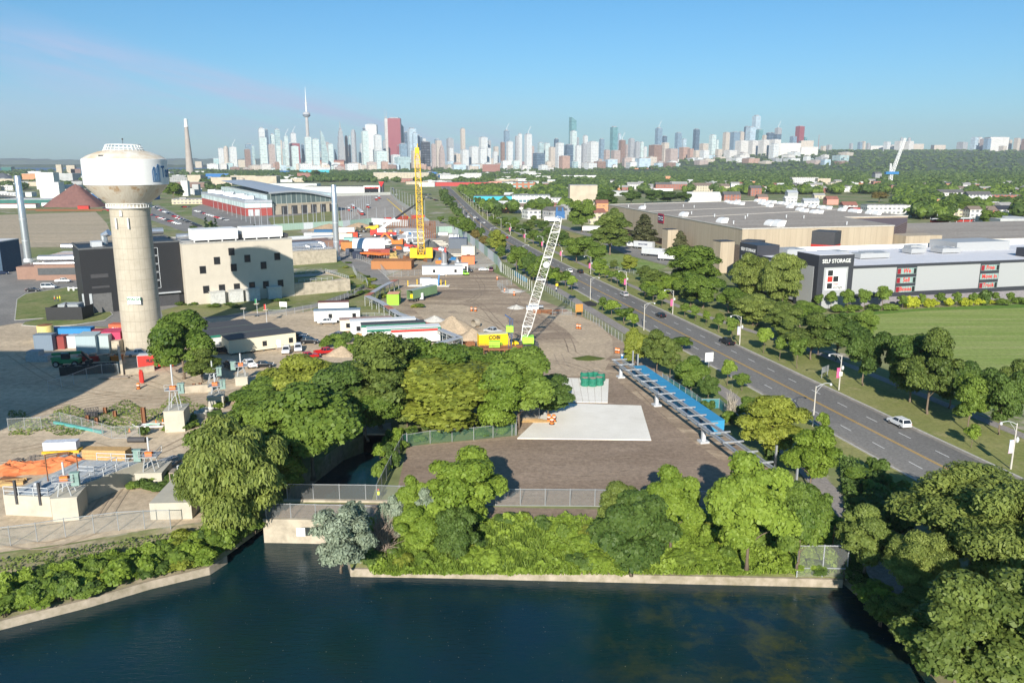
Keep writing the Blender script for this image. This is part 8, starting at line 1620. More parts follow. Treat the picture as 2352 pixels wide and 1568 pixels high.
MID=[('a1',330,670,655,720,40,'G','w','long grey industrial shed beyond the settling lot'),('a1',372,552,738,878,14,'W','w','white windowless tower block beside the green-clad shed'),('a1',340,505,648,800,18,'W','w','white plant tower with conveyor behind the white block'),
('a1',0,620,893,945,35,'E','w','long dark green-clad shed with pale roof at the left'),('a1',440,518,890,938,4,'S','s','bright blue shed door block in front of the green shed'),('a1',205,330,655,708,20,'o','t','orange-brick shed with a teal roof edge'),('a1',15,105,595,635,30,'E','g','dark green tank-like shed by the lake'),
('a1',0,160,830,882,18,'w','w','white office block with porthole windows at the left border'),('a1',0,330,935,970,8,'W','R','low white and red-roofed hut row before the green shed'),('a1',520,570,575,655,12,'C','C','tan cement plant tower by the lake'),('a1',615,690,580,650,14,'C','C','second tan cement plant tower by the lake'),('a1',652,745,612,650,25,'B','r','maroon shed beside the cement towers'),
('a1',830,905,880,905,8,'S','s','blue truck-body shed right of the red-brown pile'),('a1',550,790,800,830,25,'C','g','tan low building behind the red-brown pile'),('a1',560,720,760,790,20,'W','w','white low building behind the tan one'),('a1',735,775,675,712,8,'W','w','small white building left of the water tank'),
('a1',1725,1845,670,740,30,'C','C','grey concrete block at the foot of the great chimney'),('a1',1670,1730,725,860,8,'W','w','white vertical silo block near the settling yard'),('a1',1770,1828,755,850,8,'G','g','grey slab tower beside the brick depot'),('a1',1560,1720,690,735,30,'g','g','grey station block left of the great chimney'),('a1',1570,1880,735,780,25,'B','g','brown long building in front of the great chimney'),
('a1',1795,1855,545,600,25,'C','C','pair of tan cement silos by the harbour'),('a1',1890,2100,655,685,30,'S','s','pale blue long shed among the trees'),('a1',1965,2135,515,610,30,'teal','s','teal glass office building by the harbour'),('a1',2110,2230,520,560,30,'navy','s','dark glass pavilion right of the teal office'),('a1',2190,2351,530,598,25,'C','C','row of joined concrete grain silos'),
('a1',1940,2130,690,760,30,'C','g','stained cream industrial block with tanks'),('a1',2120,2351,675,740,30,'C','C','beige windowless plant behind the brick depot'),
('a2',0,190,680,745,30,'C','C','beige plant hall left of the shop'),('a2',120,560,748,800,30,'W','w','long white low shed behind the glass tram depot'),('a2',430,1000,775,835,40,'W','d','white flat store with solar panels on the roof'),('a2',515,810,545,612,40,'brickgrid','r','big red brick warehouse with window grid below the skyline'),('a2',755,890,575,632,25,'b','r','lower red brick mill building'),
('a2',400,680,620,650,30,'T','w','teal and white shed before the brick warehouse'),('a2',380,520,650,695,25,'b','r','dark brick works building left of centre'),('a2',1080,1590,645,705,50,'c','g','long cream factory with sawtooth roof in the belt'),('a2',1330,1440,700,735,20,'b','d','red brick building under the long cream factory'),
('a2',1440,1555,545,585,35,'W','w','white angular building at the skyline foot'),('a2',1568,1660,555,592,25,'w','g','white gridded building right of the black tower foot'),('a2',1690,1870,668,705,25,'w','w','white car-park-like building in the belt'),('a2',1915,2070,650,705,25,'w','g','grey and white building right of the car-park-like one'),('a2',1610,2130,735,770,30,'R','d','long red and white retail building with dark roof'),('a2',2130,2280,728,765,20,'P','r','salmon pink building right of the red and white one'),('a2',1500,1640,740,775,15,'W','w','small white shed beside the long red and white building'),
('a2',2000,2351,862,930,30,'T','d','low dark-roofed building with teal fascia at centre right'),('a2',2080,2240,570,640,20,'b','g','brick block in the belt at centre right'),
('a3',8,212,735,825,30,'brickgrid2','b','square orange brick building with rooftop antennas'),('a3',0,350,855,935,30,'tealwin','g','low white school-like building with teal bands'),('a3',350,525,880,935,20,'w','g','white single-storey wing right of the teal-banded building'),('a3',190,305,900,930,12,'C','C','cream gabled house in front of the school-like building'),('a3',350,410,940,985,12,'b','r','small red brick house beside the cream gabled one'),
('a3',530,780,765,960,26,'C','g','tall windowless tan cube'),('a3',640,790,925,990,22,'C','g','lower pale annex of the tan cube'),('a3',450,790,672,692,25,'W','w','long pale building with a small tower in the belt'),('a3',90,220,545,575,30,'b','r','red brick building under the skyline at centre right'),('a3',1220,1500,560,595,50,'w','w','stepped white terraced apartment building in the belt'),('a3',1115,1230,518,548,30,'c','w','cream low block below the skyline'),('a3',1548,1645,538,595,25,'b','r','dark red brick slab building in the belt'),('a3',1645,1840,545,585,30,'w','g','pale office wing right of the dark red slab'),
('a3',2050,2210,440,515,60,'blueg','s','blue-grey glass office block under the right skyline'),('a3',2215,2351,412,508,60,'blueg','s','second blue-grey glass office block under the right skyline'),('a3',2105,2265,510,572,40,'g','d','dark stepped modern building in the belt'),('a3',1125,1310,605,640,40,'o','r','orange and blue school-like building in the belt'),('a3',1400,1455,678,708,15,'o','g','small orange cube building in the belt'),
('a3',1320,1470,755,800,14,'b','d','red brick row house block behind the warehouse'),('a3',1470,1610,750,800,14,'b','g','second red brick row house block behind the warehouse'),('a3',1060,1165,755,800,14,'w','g','white house with grey roof behind the warehouse'),('a3',930,1090,815,860,20,'G','g','grey shed behind the round dark trees'),('a3',1620,1920,870,925,20,'W','w','white flat building behind the warehouse roof'),('a3',1300,1480,790,815,12,'W','R','white and red low shop in the belt'),('a3',1660,1840,765,820,15,'c','b','tan gabled row behind the warehouse'),('a3',1870,2000,770,800,14,'c','b','brown-roofed houses behind the warehouse'),('a3',2190,2290,790,860,14,'b','d','red barn-like house with dark roof'),('a3',1945,2100,850,900,14,'b','d','brick and black house before the warehouse roof'),('a3',2260,2351,870,915,14,'P','b','salmon brick house with billboard'),
('a4',218,460,690,745,16,'w','c','cream arched commercial building in the leafy belt'),('a4',455,572,700,752,16,'C','C','yellow plain end of the cream commercial building'),('a4',180,272,830,890,12,'G','s','pale blue-grey house behind the roof vents'),('a4',160,265,885,925,10,'w','w','white gabled house by the warehouse roof'),('a4',330,470,905,945,10,'w','s','white house with a bluish roof'),('a4',540,645,890,940,12,'P','r','terracotta brick house by the warehouse roof'),('a4',425,525,855,885,10,'c','g','cream box house behind the roof vents'),('a4',690,820,945,995,12,'w','r','white house with maroon gable roof'),('a4',905,1300,945,1030,14,'w','g','row of modern white and grey townhouses'),('a4',780,905,970,1005,12,'R','r','red brick low wing beside the townhouses'),('a4',1500,1645,890,960,14,'o','g','orange brick townhouses among the trees'),
('a4',1570,1800,830,885,14,'w','d','white terrace with dark gabled roofs'),('a4',1835,2050,850,925,14,'w','d','second white terrace with dark gabled roofs'),('a4',2050,2310,850,920,14,'b','d','brick terrace at the right among trees'),('a4',2110,2280,985,1045,12,'w','k','white house with black hipped roof'),('a4',1850,1960,985,1055,12,'w','b','tall narrow white house near the trams'),('a4',1960,2120,990,1045,12,'b','b','brown brick houses near the trams'),('a4',2120,2500,1075,1190,30,'G','w','open steel tram shed with glazed roof at the right border'),('a4',2240,2351,470,545,40,'b','b','stepped dark red brick tower block at the right border'),('a4',1770,1845,405,435,30,'w','w','white low slab on the far right ridge'),('a4',2190,2351,540,565,40,'C','C','pale low building under the dark red tower block'),('a4',980,1040,655,720,20,'g','d','grey church-like house in the leafy belt')]
WL['brickgrid']=FA('brick_grid',(0.33,0.12,0.085),(0.55,0.40,0.28),8,7,.7,.55,lit=.1);WL['brickgrid2']=FA('orange_brick_grid',(0.40,0.17,0.10),(0.16,0.28,0.27),9,6,.6,.5);WL['tealwin']=FA('teal_bands',(0.62,0.62,0.6),(0.04,0.10,0.13),4.5,7,.8,.4);WL['teal']=FA('teal_glass_wall',(0.42,0.47,0.47),(0.16,0.32,0.32),8,9,.9,.5);WL['navy']=mat('navy_glass_wall',(0.05,0.09,0.14));WL['blueg']=FA('blue_grey_wall',(0.34,0.40,0.46),(0.16,0.22,0.29),9,8,.9,.5)
for t in MID: blk(*t,gable=('gable' in t[8] or 'house' in t[8]) and 'town' not in t[8] and 'warehouse' not in t[7][:1])
blk('b1',-160,30,-125,160,14,'navy','w','dark-glazed block with a white roof edge cut off by the left border')
def chim(s,x,yb,xt,yt,r0,r1,mt,label,Y=None,cap=None):
 u,v=K(s,x,yb);p=G(u,v) if Y is None else ((u-1176)/F*Y*CP,Y,0);h=HT(p,K(s,0,yt)[1]);o=thing('chimney',label,'chimney',(p[0],p[1],gz(p[0],p[1])));m=MB();m.lathe([(r0,-2),(r0,0),(r1,h*.86)],20);m.build('shaft',mt,o,smooth=True);m=MB();m.lathe([(r1*1.25,h*.86),(r1*1.25,h*.88),(r1,h*.885),(r1*.95,h),(r1*.5,h+2)],20);m.build('top',cap or mt,o,smooth=True)
 FB.append((u-5,v-4,u+5,v+12))
chim('a1',1748,660,0,155,15,6.5,mat('chimney_concrete',(0.40,0.35,0.31),var=.15,scale=.05),'great tapered concrete chimney with a white top left of the skyline',cap=M_white)
chim('a4',448,570,0,368,8,4,mat('chimney_brick',(0.42,0.16,0.09)),'tall orange brick chimney in the leafy belt');chim('a4',475,560,0,485,4,2.5,MC['chimney_brick'],'short brick chimney beside the tall orange one')
chim('a3',1070,590,0,540,4,3,MC['chimney_brick'],'small brick chimney in the belt at centre right')
p=g('a2',1025,612);o=thing('water_tank','white water tank on thin legs below the skyline','water tank',(p[0],p[1],0));h=HT(p,K('a2',0,482)[1]);m=MB();m.lathe([(1,h*.72),(10,h*.8),(10,h*.95),(1,h)],16);m.build('tank',M_white,o,smooth=True);m=MB()
for q in range(6): a=q*1.047;m.bar((11*math.cos(a),11*math.sin(a),0),(8*math.cos(a),8*math.sin(a),h*.8),1.6)
m.build('leg_frame',M_white,o)
for x,w in ((92,75),(160,58)):
 p=g('a2',x,605);o=thing('storage_dome','white dome left of the brick warehouse'+(', larger' if w>60 else ', smaller'),'dome',(p[0],p[1],0));r=w/2/2.351/1.7/ppm(p);m=MB();m.lathe([(r,0),(r*1.02,r*.5),(r*.6,r),(.5,r*1.15)],20);m.build('shell',M_white,o,smooth=True)
for i,x in enumerate((2010,2035,2070,2100,2130,2165,2190,2225)):
 p=g('a1',x-30 if i<4 else x,752);m=MB();r=5.5;h=HT(p,K('a1',0,718 if i<5 else 690)[1]);m.lathe([(r,0),(r,h-2),(r*.4,h)],14);tag(m.build('process_tank',mat('tank_cream',(0.62,0.57,0.48),col2=(0.4,0.28,0.18),scale=.3),loc=(p[0],p[1],0),smooth=True),f'cream process tank, {ORD[i]} from the left in the row left of the beige plant','tank')
dq=[g('h0',190,930),g('h0',985,1150),g('h0',1480,1135)]
def wallrun(pts,h,th,parent,nm,mt,z0=0):
 m=MB();wallpts(m,pts,z0,h,th);return m.build(nm,mt,parent)
dp=thing('brick_depot','long red brick depot with a pale glass band and grey sloping roof','building',(0,0,0))
hd=HT(dq[1],K('h0',0,910)[1]);back=Vector((dq[2][0]-dq[1][0],dq[2][1]-dq[1][1]));
A_,B_,C_=[Vector(q[:2]) for q in dq];D2_=A_+(C_-B_)
poly=[tuple(A_),tuple(B_),tuple(C_),tuple(D2_)]
m=MB();m.prism(poly,0,hd*.62);m.build('brick_wall',mat('depot_brick',(0.36,0.07,0.06)),dp);m=MB();m.prism([tuple(A_.lerp(C_,.5)+(Vector(q)-A_.lerp(C_,.5))*1.004) for q in poly],hd*.62,hd);m.build('glass_band',FA('depot_glass',(0.60,0.68,0.68),(0.40,0.52,0.53),4.2,50,.75,1),dp);m=MB();m.prism([tuple(A_.lerp(C_,.5)+(Vector(q)-A_.lerp(C_,.5))*1.01) for q in poly],hd,hd+2.2);m.build('roof',RF['s'],dp)
for i in range(16): p=A_.lerp(B_,.15+i*.05)+(C_-B_)*(.25+.4*random.random());m=MB();m.box(p.x-4,p.y-2,hd+2.2,p.x+4,p.y+2,hd+2.2+random.uniform(1.5,4));m.build('rooftop_unit',M_alu,dp)
for t in (.12,.36): p=B_.lerp(C_,t);q=B_.lerp(C_,t+.18);wallrun([(p.x,p.y-.5),(q.x,q.y-.5)],hd*.5,.4,dp,'shutter_door',M_alu)
b0,b1=g('h0',1480,1130),g('a2',735,1000);hb_=HT(b0,K('h0',0,740)[1]);bn=thing('tram_barn','glass-fronted tram barn with a rippling grey roof and dark door openings','building',(b0[0],b0[1],0),math.atan2(b1[1]-b0[1],b1[0]-b0[0]));LB=math.dist(b0[:2],b1[:2])
h1=HT(b1,K('a2',0,870)[1])
_d=Vector((-133,257));_r=-bn.rotation_euler[2];SX=_d.x*math.cos(_r)-_d.y*math.sin(_r);SY=_d.x*math.sin(_r)+_d.y*math.cos(_r)
def rip(t): return hb_*1.0+(h1-hb_)*t+2.6*math.sin(t*math.pi*1.2)
n=16;m=MB();pr=[(LB*i/n-4*(i==0),rip(i/n)) for i in range(n+1)]
m.add([(a,.6,b) for a,b in pr]+[(a,.6,9) for a,b in pr],[(n+1+i,n+2+i,i+1,i) for i in range(n)]);m.build('glass_front',FA('barn_glass',(0.42,0.46,0.42),(0.10,0.14,0.14),5.5,60,.88,1,lit=.15),bn)
m=MB();m.add([(a,-2,b) for a,b in pr]+[(a+SX,SY,b+4) for a,b in pr]+[(a,-2,b+1.6) for a,b in pr]+[(a+SX,SY,b+5.6) for a,b in pr],[(2*n+2+i,2*n+3+i,3*n+4+i,3*n+3+i) for i in range(n)]+[(i,i+1,2*n+3+i,2*n+2+i) for i in range(n)]);m.build('roof',RF['s'],bn)
m=MB();m.box(-8,0,8.4,LB,0.6,9.6);m.box(-6,.3,0,LB,.6,8.4);m.build('lower_wall',WL['C'],bn);m=MB();m.prism([(-4,.7),(LB,.7),(LB+SX,SY),(SX-4,SY)],0,hb_-1.5);m.build('side_wall',MC['depot_glass'],bn)
for i,c_ in enumerate((None,M_yc,None,M_white,M_yc,None)): m=MB();x=10+i*LB/6.6;m.box(x,.1,0,x+6.5,.35,7.6);m.build('doorway',M_dark,bn);
bf=thing('blower_fan','big blue round ventilation unit at the end of the tram barn','fan',(*g('a2',605,1000)[:2],0));m=MB();m.tube([(0,-3,8),(0,3,8)],6,18);m.box(-5,-2,0,5,2,8);m.build('housing',M_blue,bf)
sh=blk('a2',990,1140,768,838,25,'W','w','white shop front with bold red lettering beside the black pylon')[0];w_=(K('a2',1140,0)[0]-K('a2',990,0)[0])/ppm(sh.location);lettering('CANADIAN TIRE',w_*.115,M_red2,sh,(0,-1.2,HT(sh.location,K('a2',0,785)[1])),bold=.12,sx_=1.0);m=MB();m.box(-w_*.45,-.5,.2,w_*.4,-.1,9);m.build('glazing',M_glass,sh)
py=blk('a2',1137,1170,735,836,8,'k','k','tall charcoal pylon with a red triangle emblem')[0];m=MB();zc=HT(py.location,K('a2',0,750)[1]);r=4.2;m.add([(-r,-1,zc+r*.8),(r,-1,zc+r*.8),(0,-1,zc-r)],[(0,2,1)]);m.build('triangle_emblem',mat('emblem_red',(0.7,0.02,0.02)),py)
def tram(s,x,y,h,n,label,group='trams in the tram yard',L_=14):
 o=thing('tram',label,'tram',(*g(s,x,y)[:2],.05),math.radians(90-h),group)
 for i in range(n):
  m=MB();m.box(i*(L_+.6),-1.25,.9,i*(L_+.6)+L_,1.25,2.0);m.build('red_skirt',M_red,o);m=MB();m.box(i*(L_+.6)+.05,-1.22,2.0,i*(L_+.6)+L_-.05,1.22,3.1);m.build('window_band',M_glass,o);m=MB();m.box(i*(L_+.6),-1.25,3.1,i*(L_+.6)+L_,1.25,3.5);m.box(i*(L_+.6)+1,-.9,3.5,i*(L_+.6)+L_-1,.9,3.9);m.build('roof',M_alu,o);m=MB();m.box(i*(L_+.6)+1,-1,.1,i*(L_+.6)+L_-1,1,.9);m.build('bogie',M_dark,o)
for x,y,n,l in ((975,1040,4,'longest line of coupled red and white trams in the yard'),(897,980,2,'coupled trams left of the longest line'),(855,1003,1,'single tram at the left of the yard'),(1030,975,1,'single tram right of the longest line'),(1108,903,1,'left one of two trams at the back of the yard'),(1133,888,1,'right one of two trams at the back of the yard')): tram('a2',x,y,RH-2.5,n,l)
for x,y,n,l in ((1495,1112,1,'red and white tram at the left of the right-hand stop'),(1720,1105,2,'coupled red and white trams in the middle of the right-hand stop'),(1990,1170,1,'tram in front of the open steel shed'),(1880,1130,1,'small tram end beside the tree at the right-hand stop')): tram('a4',x,y,84,n,l,'trams at the right-hand stop')
def mast(s,x,y,yt,i,where):
 p=g(s,x,y);h=HT(p,K(s,x,yt)[1]);me=MASTM;o=bpy.data.objects.new('yard_mast',me);COL.objects.link(o);o.location=(p[0],p[1],0);o.scale=(1,1,h/12);tag(o,f'slim grey mast {where}','mast',f'slim masts {where}')
m=MB();m.tube([(0,0,0),(0,0,12)],[.28,.16],6);MASTM=m.mesh('mast',M_steel)
for i,(x,y,yt) in enumerate([(a,1140-(i%3)*3,930+(i%2)*30) for i,a in enumerate((55,110,170,260,300,345,435,480,530,560,610,630,710,760))]): mast('a2',x,y,yt,i,'in front of the tram barn')
for i in range(12): mast('a2',830+i*20,1110-i*16,960-i*13,i,'between the yard tracks')
for i in range(13): mast('a2',1240+i*26,850+i*19,775+i*10,i,'along the right edge of the tram yard')
for i in range(9): mast('a2',790+i*80,1118,965,i,'along the near edge of the tram yard')
for i in range(11): mast('h0',400+i*85,1000+i*36,870+i*22,i,'beside the brick depot')
for i in range(14): mast('a4',1310+i*60,1045+i*9,1005+i*5,i,'at the right-hand tram stop')
m=MB()
for a,b in (((1205,888),(1420,1065)),):
 P_=[g('a2',1198,886),g('a2',1206,886),g('a2',1420,1066),g('a2',1400,1066)];m.add([(q[0],q[1],.09) for q in P_],[(0,3,2,1)])
struct(m.build('yellow_platform_line',M_yellow))
for a,b,l in ((('a1',215,745,3),('a1',345,700,22),'pale sloping conveyor up to the white plant tower'),(('a1',245,878,1),('a1',372,805,14),'dark sloping conveyor at the foot of the white block')):
 p=g(*a);q=g(*b[:3],0);q=(q[0],p[1]+6,b[3]);m=MB();m.bar((p[0],p[1],a[3]),q,2.4,2.4);o=m.build('conveyor',M_alu if 'pale' in l else M_dark);tag(o,l,'conveyor')
for i,(s,x,y,mt,n,l) in enumerate((('a1',765,985,M_red,'box','red container on the weeds beyond the settling lot'),('a1',430,955,M_white,'box','long white vehicle body before the green shed'))): box_at(s,x,y,11,3,3.8,0,mt,l)
for i in range(7): m=MB();m.bar((-14,0,.6),(14,0,.6),1.0,.9);tag(m.build('rusty_girder',M_rust,loc=(*g('a1',380+i*85,990+(i%2)*10)[:2],0),rz=.03),f'rusty girder lying beyond the settling lot, {ORD[i]} from the left','girder')
# ---------------- skyline ----------------
def fm(n,w,gl,dx=9,dz=8,fx=.6,fz=.55,**k): FAR[n]=facade('far_'+n,w,gl,dx,dz,fx,fz,**k)
fm('wh',(0.66,0.66,0.64),(0.30,0.34,0.38));fm('wg',(0.58,0.62,0.61),(0.30,0.42,0.42),12,9,.85,.5);fm('ag',(0.42,0.49,0.49),(0.20,0.31,0.33),14,10,.9,.6);fm('gr',(0.38,0.39,0.40),(0.18,0.20,0.23));fm('be',(0.56,0.49,0.41),(0.28,0.25,0.23));fm('pk',(0.42,0.34,0.31),(0.24,0.2,0.19));fm('mr',(0.30,0.075,0.085),(0.24,0.06,0.07),8,50,.5,1,lit=0,wall2=(0.29,0.07,0.08));fm('bk',(0.018,0.022,0.03),(0.05,0.06,0.08),14,12,.8,.5,lit=.4);fm('nv',(0.05,0.08,0.12),(0.09,0.15,0.21),10,9,.8,.5);fm('bg',(0.20,0.27,0.34),(0.12,0.20,0.27),10,8,.85,.6);fm('tl',(0.14,0.30,0.31),(0.07,0.19,0.22),12,10,.85,.6);fm('br',(0.26,0.16,0.12),(0.14,0.10,0.09));fm('pb',(0.42,0.50,0.56),(0.28,0.38,0.45),14,10,.85,.6);fm('or',(0.42,0.27,0.21),(0.26,0.18,0.15));fm('wb',(0.68,0.66,0.62),(0.36,0.35,0.35),11,6,1,.45,band=True)
CN=dict(wh='white',wg='pale green-white glass',ag='pale aqua glass',gr='grey',be='beige',pk='pinkish-grey',mr='maroon',bk='black',nv='dark navy',bg='blue-grey glass',tl='dark teal glass',br='brown',pb='pale blue glass',wb='white banded')
CN['or']='orange-pink'
def ordn(i):
 i+=1;return f"{i}{'th' if 10<=i%100<=20 else {1:'st',2:'nd',3:'rd'}.get(i%10,'th')}"
def tower(i,s,x0,x1,yt,m_,Y,st='',lab=None):
 ua,_=K(s,x0,0);ub,v=K(s,x1,yt);um=(ua+ub)/2;X_=(um-1176)/F*(Y*CP+CH*SP);zz=gz(X_,Y);w=(ub-ua)*Y*CP/F;h=HT((X_,Y),v)-zz;th=math.radians(24);a=w/(math.cos(th)+math.sin(th))
 if h<8: h=8
 o=thing('skyscraper' if h>90 else 'tower_block',lab or f'{CN[m_]} {"high-rise" if h>90 else "block"} in the skyline, {ordn(i)} tower counting from the left','skyscraper' if h>90 else 'tower block',(X_,Y,zz),th if st!='face' else 0)
 mt=FAR[m_];m=MB();k=a/2;top=MB()
 if st=='slant': m.add([(-k,-k,-3),(k,-k,-3),(k,k,-3),(-k,k,-3),(-k,-k,h),(k,-k,h*.93),(k,k,h*.93),(-k,k,h)],[(0,3,2,1),(4,5,6,7),(0,1,5,4),(1,2,6,5),(2,3,7,6),(3,0,4,7)]);top.box(k*.2,-k*.5,h*.93,k*.6,k*.5,h*.95)
 elif st=='step':
  for q,(f,z0,z1) in enumerate(((1,-3,h*.62),(.84,h*.62,h*.78),(.64,h*.78,h*.9),(.38,h*.9,h*.97))): m.box(-k*f,-k*f,z0,k*f,k*f,z1)
  top.lathe([(k*.2,h*.97),(k*.12,h*1.05),(.6,h*1.14)],8)
 elif st=='round':
  n=12;m.prism([(k*1.1*math.cos(2*math.pi*q/n),k*1.1*math.sin(2*math.pi*q/n)) for q in range(n)],-3,h*.94);m.prism([(k*.8*math.cos(2*math.pi*q/n),k*.8*math.sin(2*math.pi*q/n)) for q in range(n)],h*.94,h);top.box(-k*.3,-k*.3,h,k*.3,k*.3,h*1.02)
 elif st=='curve':
  n=10;pr=[(-k*1.2+2.4*k*j/n,h*(1-.62*(j/n)**2.0)) for j in range(n+1)];m.xprof([(-k*1.2,-3)]+pr+[(k*1.2,-3)],-k*.7,k*.7);top.bar((-k*1.15,0,h*.9),(-k*1.2,0,h*1.02),2)
 elif st=='face': k=w/2;m.box(-k,0,-3,k,k*1.2,h);top.box(-k*.7,2,h,k*.7,k,h*1.02)
 else: m.box(-k,-k,-3,k,k,h*.985);top.box(-k*.62,-k*.62,h*.985,k*.55,k*.62,h*1.015)
 m.build('shaft',mt,o);top.build('crown',mt if st in('step','round') else FAR['gr'],o)
 if st=='ant' or st=='antenna':
  for q in (-.3,.3): r=MB();r.tube([(q*a,0,h),(q*a,0,h+55)],[1.6,.6],5);r.build('antenna',RF['s'],o)
 if st=='crane': r=MB();r.bar((0,0,h),(0,0,h+16),2);r.bar((0,0,h+12),(18,0,h+45),1.6);r.build('site_crane',M_white,o)
T2=[(40,105,235,'wh',5300,''),(38,120,320,'wg',4700,''),(102,135,248,'nv',5500,''),(120,190,385,'pk',4600,''),(148,190,292,'wg',5400,''),(187,243,245,'ag',4900,''),(192,240,395,'wg',4500,''),(250,275,425,'ag',5500,''),(270,312,308,'wg',5300,'crane'),(312,420,375,'mr',5100,''),(328,388,282,'wh',5500,'crane'),(328,405,400,'wg',4600,''),(425,455,385,'nv',5200,''),(455,525,315,'wg',4400,''),(522,595,335,'wg',4300,''),(605,668,265,'ag',5200,'curve'),(665,720,380,'wg',4700,''),(725,752,430,'bg',5400,''),(755,825,225,'gr',5300,'step'),(825,855,310,'br',5400,''),(855,880,390,'pk',5500,''),(860,880,310,'ag',5600,''),(880,935,255,'gr',5250,'round'),(945,975,460,'wg',5400,''),(977,1045,262,'wg',5200,''),(992,1020,235,'nv',5600,''),(1018,1120,205,'wh',5450,'face'),(1088,1165,298,'wh',5100,''),(1170,1200,350,'gr',5300,''),(1190,1224,140,'wb',5520,'antenna'),(1222,1338,147,'mr',5400,'face'),(1340,1368,200,'tl',5500,'slant'),(1368,1402,272,'nv',5300,''),(1397,1482,240,'pb',5200,''),(1440,1492,282,'pb',5000,''),(1490,1518,300,'bg',5300,''),(1505,1535,318,'nv',5400,''),(1520,1608,360,'bk',4300,''),(1425,1518,440,'be',4200,''),(1612,1656,380,'pk',4900,''),(1650,1708,348,'be',5200,''),(1680,1738,385,'pk',4900,'step'),(1752,1820,330,'gr',5200,''),(1770,1815,418,'wh',4600,''),(1820,1880,470,'be',4700,''),(1880,1926,238,'be',5300,''),(1880,1955,435,'wh',4700,''),(1958,2050,405,'wh',4800,''),(2048,2130,320,'wh',5100,''),(2130,2160,348,'gr',5200,''),(2040,2120,425,'wh',4400,''),(2120,2160,420,'wh',4500,''),(2245,2285,365,'br',4900,''),(2275,2328,258,'bg',5300,'crane'),(2298,2360,358,'wh',4900,''),(1085,1215,445,'wg',4300,''),(1240,1330,480,'wh',4500,''),(1270,1420,500,'ag',4200,''),(1318,1392,378,'bg',4900,''),(1300,1320,395,'mr',5000,'')]
T1=[(2010,2068,420,'wh',5200,''),(2062,2115,405,'be',5100,'round'),(2112,2190,408,'wh',5000,'crane'),(2250,2315,430,'br',4900,''),(2262,2340,382,'bg',5200,''),(2320,2351,400,'ag',5100,'')]
T3=[(28,58,310,'gr',5000,''),(52,92,288,'wh',5000,''),(113,182,290,'wh',4900,'crane'),(234,290,370,'ag',4900,''),(285,347,375,'wg',5000,''),(335,395,410,'be',4700,''),(383,425,333,'nv',5300,''),(397,472,372,'wh',4400,''),(478,560,388,'nv',4500,''),(518,585,137,'tl',5300,'slant'),(528,590,262,'wg',5150,''),(575,632,395,'wh',4300,''),(588,612,325,'gr',5400,''),(632,690,378,'gr',4600,''),(645,692,305,'wh',5300,''),(685,790,360,'wh',4400,''),(795,842,335,'bg',5100,''),(893,962,225,'tl',5200,''),(960,995,290,'pb',5300,''),(975,1035,345,'br',5000,'crane'),(1035,1060,385,'pk',5100,''),(1060,1118,332,'gr',4800,''),(1118,1166,362,'gr',4700,''),(1165,1202,362,'wg',4900,''),(1252,1367,390,'br',4200,''),(1303,1367,235,'bg',5300,'crane'),(1367,1412,310,'nv',5400,''),(1365,1432,370,'be',4500,''),(1405,1515,425,'pk',4200,''),(1485,1545,278,'bg',5200,''),(1545,1590,335,'pb',5300,''),(1650,1706,246,'nv',5300,''),(1712,1790,378,'be',4800,''),(1798,1858,298,'wg',5000,''),(1855,1885,345,'wg',5200,''),(1922,1982,275,'be',5200,''),(1982,2072,273,'bg',5300,''),(2060,2112,270,'be',5500,''),(2110,2150,222,'nv',5500,''),(2130,2212,225,'pb',5200,''),(2180,2250,122,'pb',5600,''),(2215,2282,248,'tl',5300,''),(2280,2316,300,'be',5200,''),(2313,2360,280,'nv',5300,''),(2040,2150,352,'wb',4700,''),(2150,2250,350,'wb',4800,''),(2250,2351,345,'wb',4700,''),(1530,1620,412,'or',4800,''),(1605,1660,425,'or',4700,''),(1660,1712,440,'be',4600,''),(840,895,435,'pk',4700,''),(905,990,440,'pk',4800,''),(190,300,465,'nv',4300,''),(430,530,490,'or',4100,''),(1720,1800,440,'wh',4500,''),(1860,1920,430,'be',4900,''),(1940,2050,440,'wb',4500,'')]
T4=[(0,36,278,'nv',5300,''),(40,98,235,'gr',5500,'crane'),(30,98,292,'nv',5200,''),(182,240,312,'bg',5300,''),(230,303,218,'mr',5400,''),(300,336,318,'tl',5400,''),(0,95,340,'wb',4600,''),(90,285,375,'wb',4600,'face'),(285,400,352,'be',4900,'face'),(290,445,410,'wb',4600,'face'),(0,80,380,'wh',4300,''),(470,514,400,'be',5300,''),(522,568,390,'gr',5400,''),(730,760,375,'gr',5900,''),(805,845,365,'bg',5900,''),(842,874,358,'be',5900,''),(885,917,375,'gr',5900,''),(925,1040,400,'wb',5900,'face'),(1043,1100,362,'wh',5800,''),(1105,1140,390,'wb',5800,''),(1145,1222,355,'wb',5700,''),(1185,1215,325,'gr',5800,'round'),(1233,1308,355,'wb',5700,''),(1252,1288,325,'gr',5800,'round'),(1310,1410,382,'be',5900,'face'),(1505,1610,392,'be',5900,'face'),(1715,1800,365,'gr',5800,''),(1835,1895,322,'pb',5800,''),(1880,1930,320,'wb',5900,''),(1920,1980,335,'pk',5800,''),(1955,2012,332,'bg',5600,''),(2008,2180,320,'wb',5600,'face'),(2170,2207,345,'be',5900,''),(2230,2280,328,'be',5800,''),(2270,2310,350,'wb',5900,''),(2300,2351,335,'br',5800,''),(2100,2160,400,'be',5500,'')]
ti=0
for s,T in (('a1',T1),('a2',T2),('a3',T3),('a4',T4)):
 for x0,x1,yt,m_,Y,st in T: tower(ti,s,x0,x1,yt,m_,Y,st);ti+=1
rc=random.Random(21)
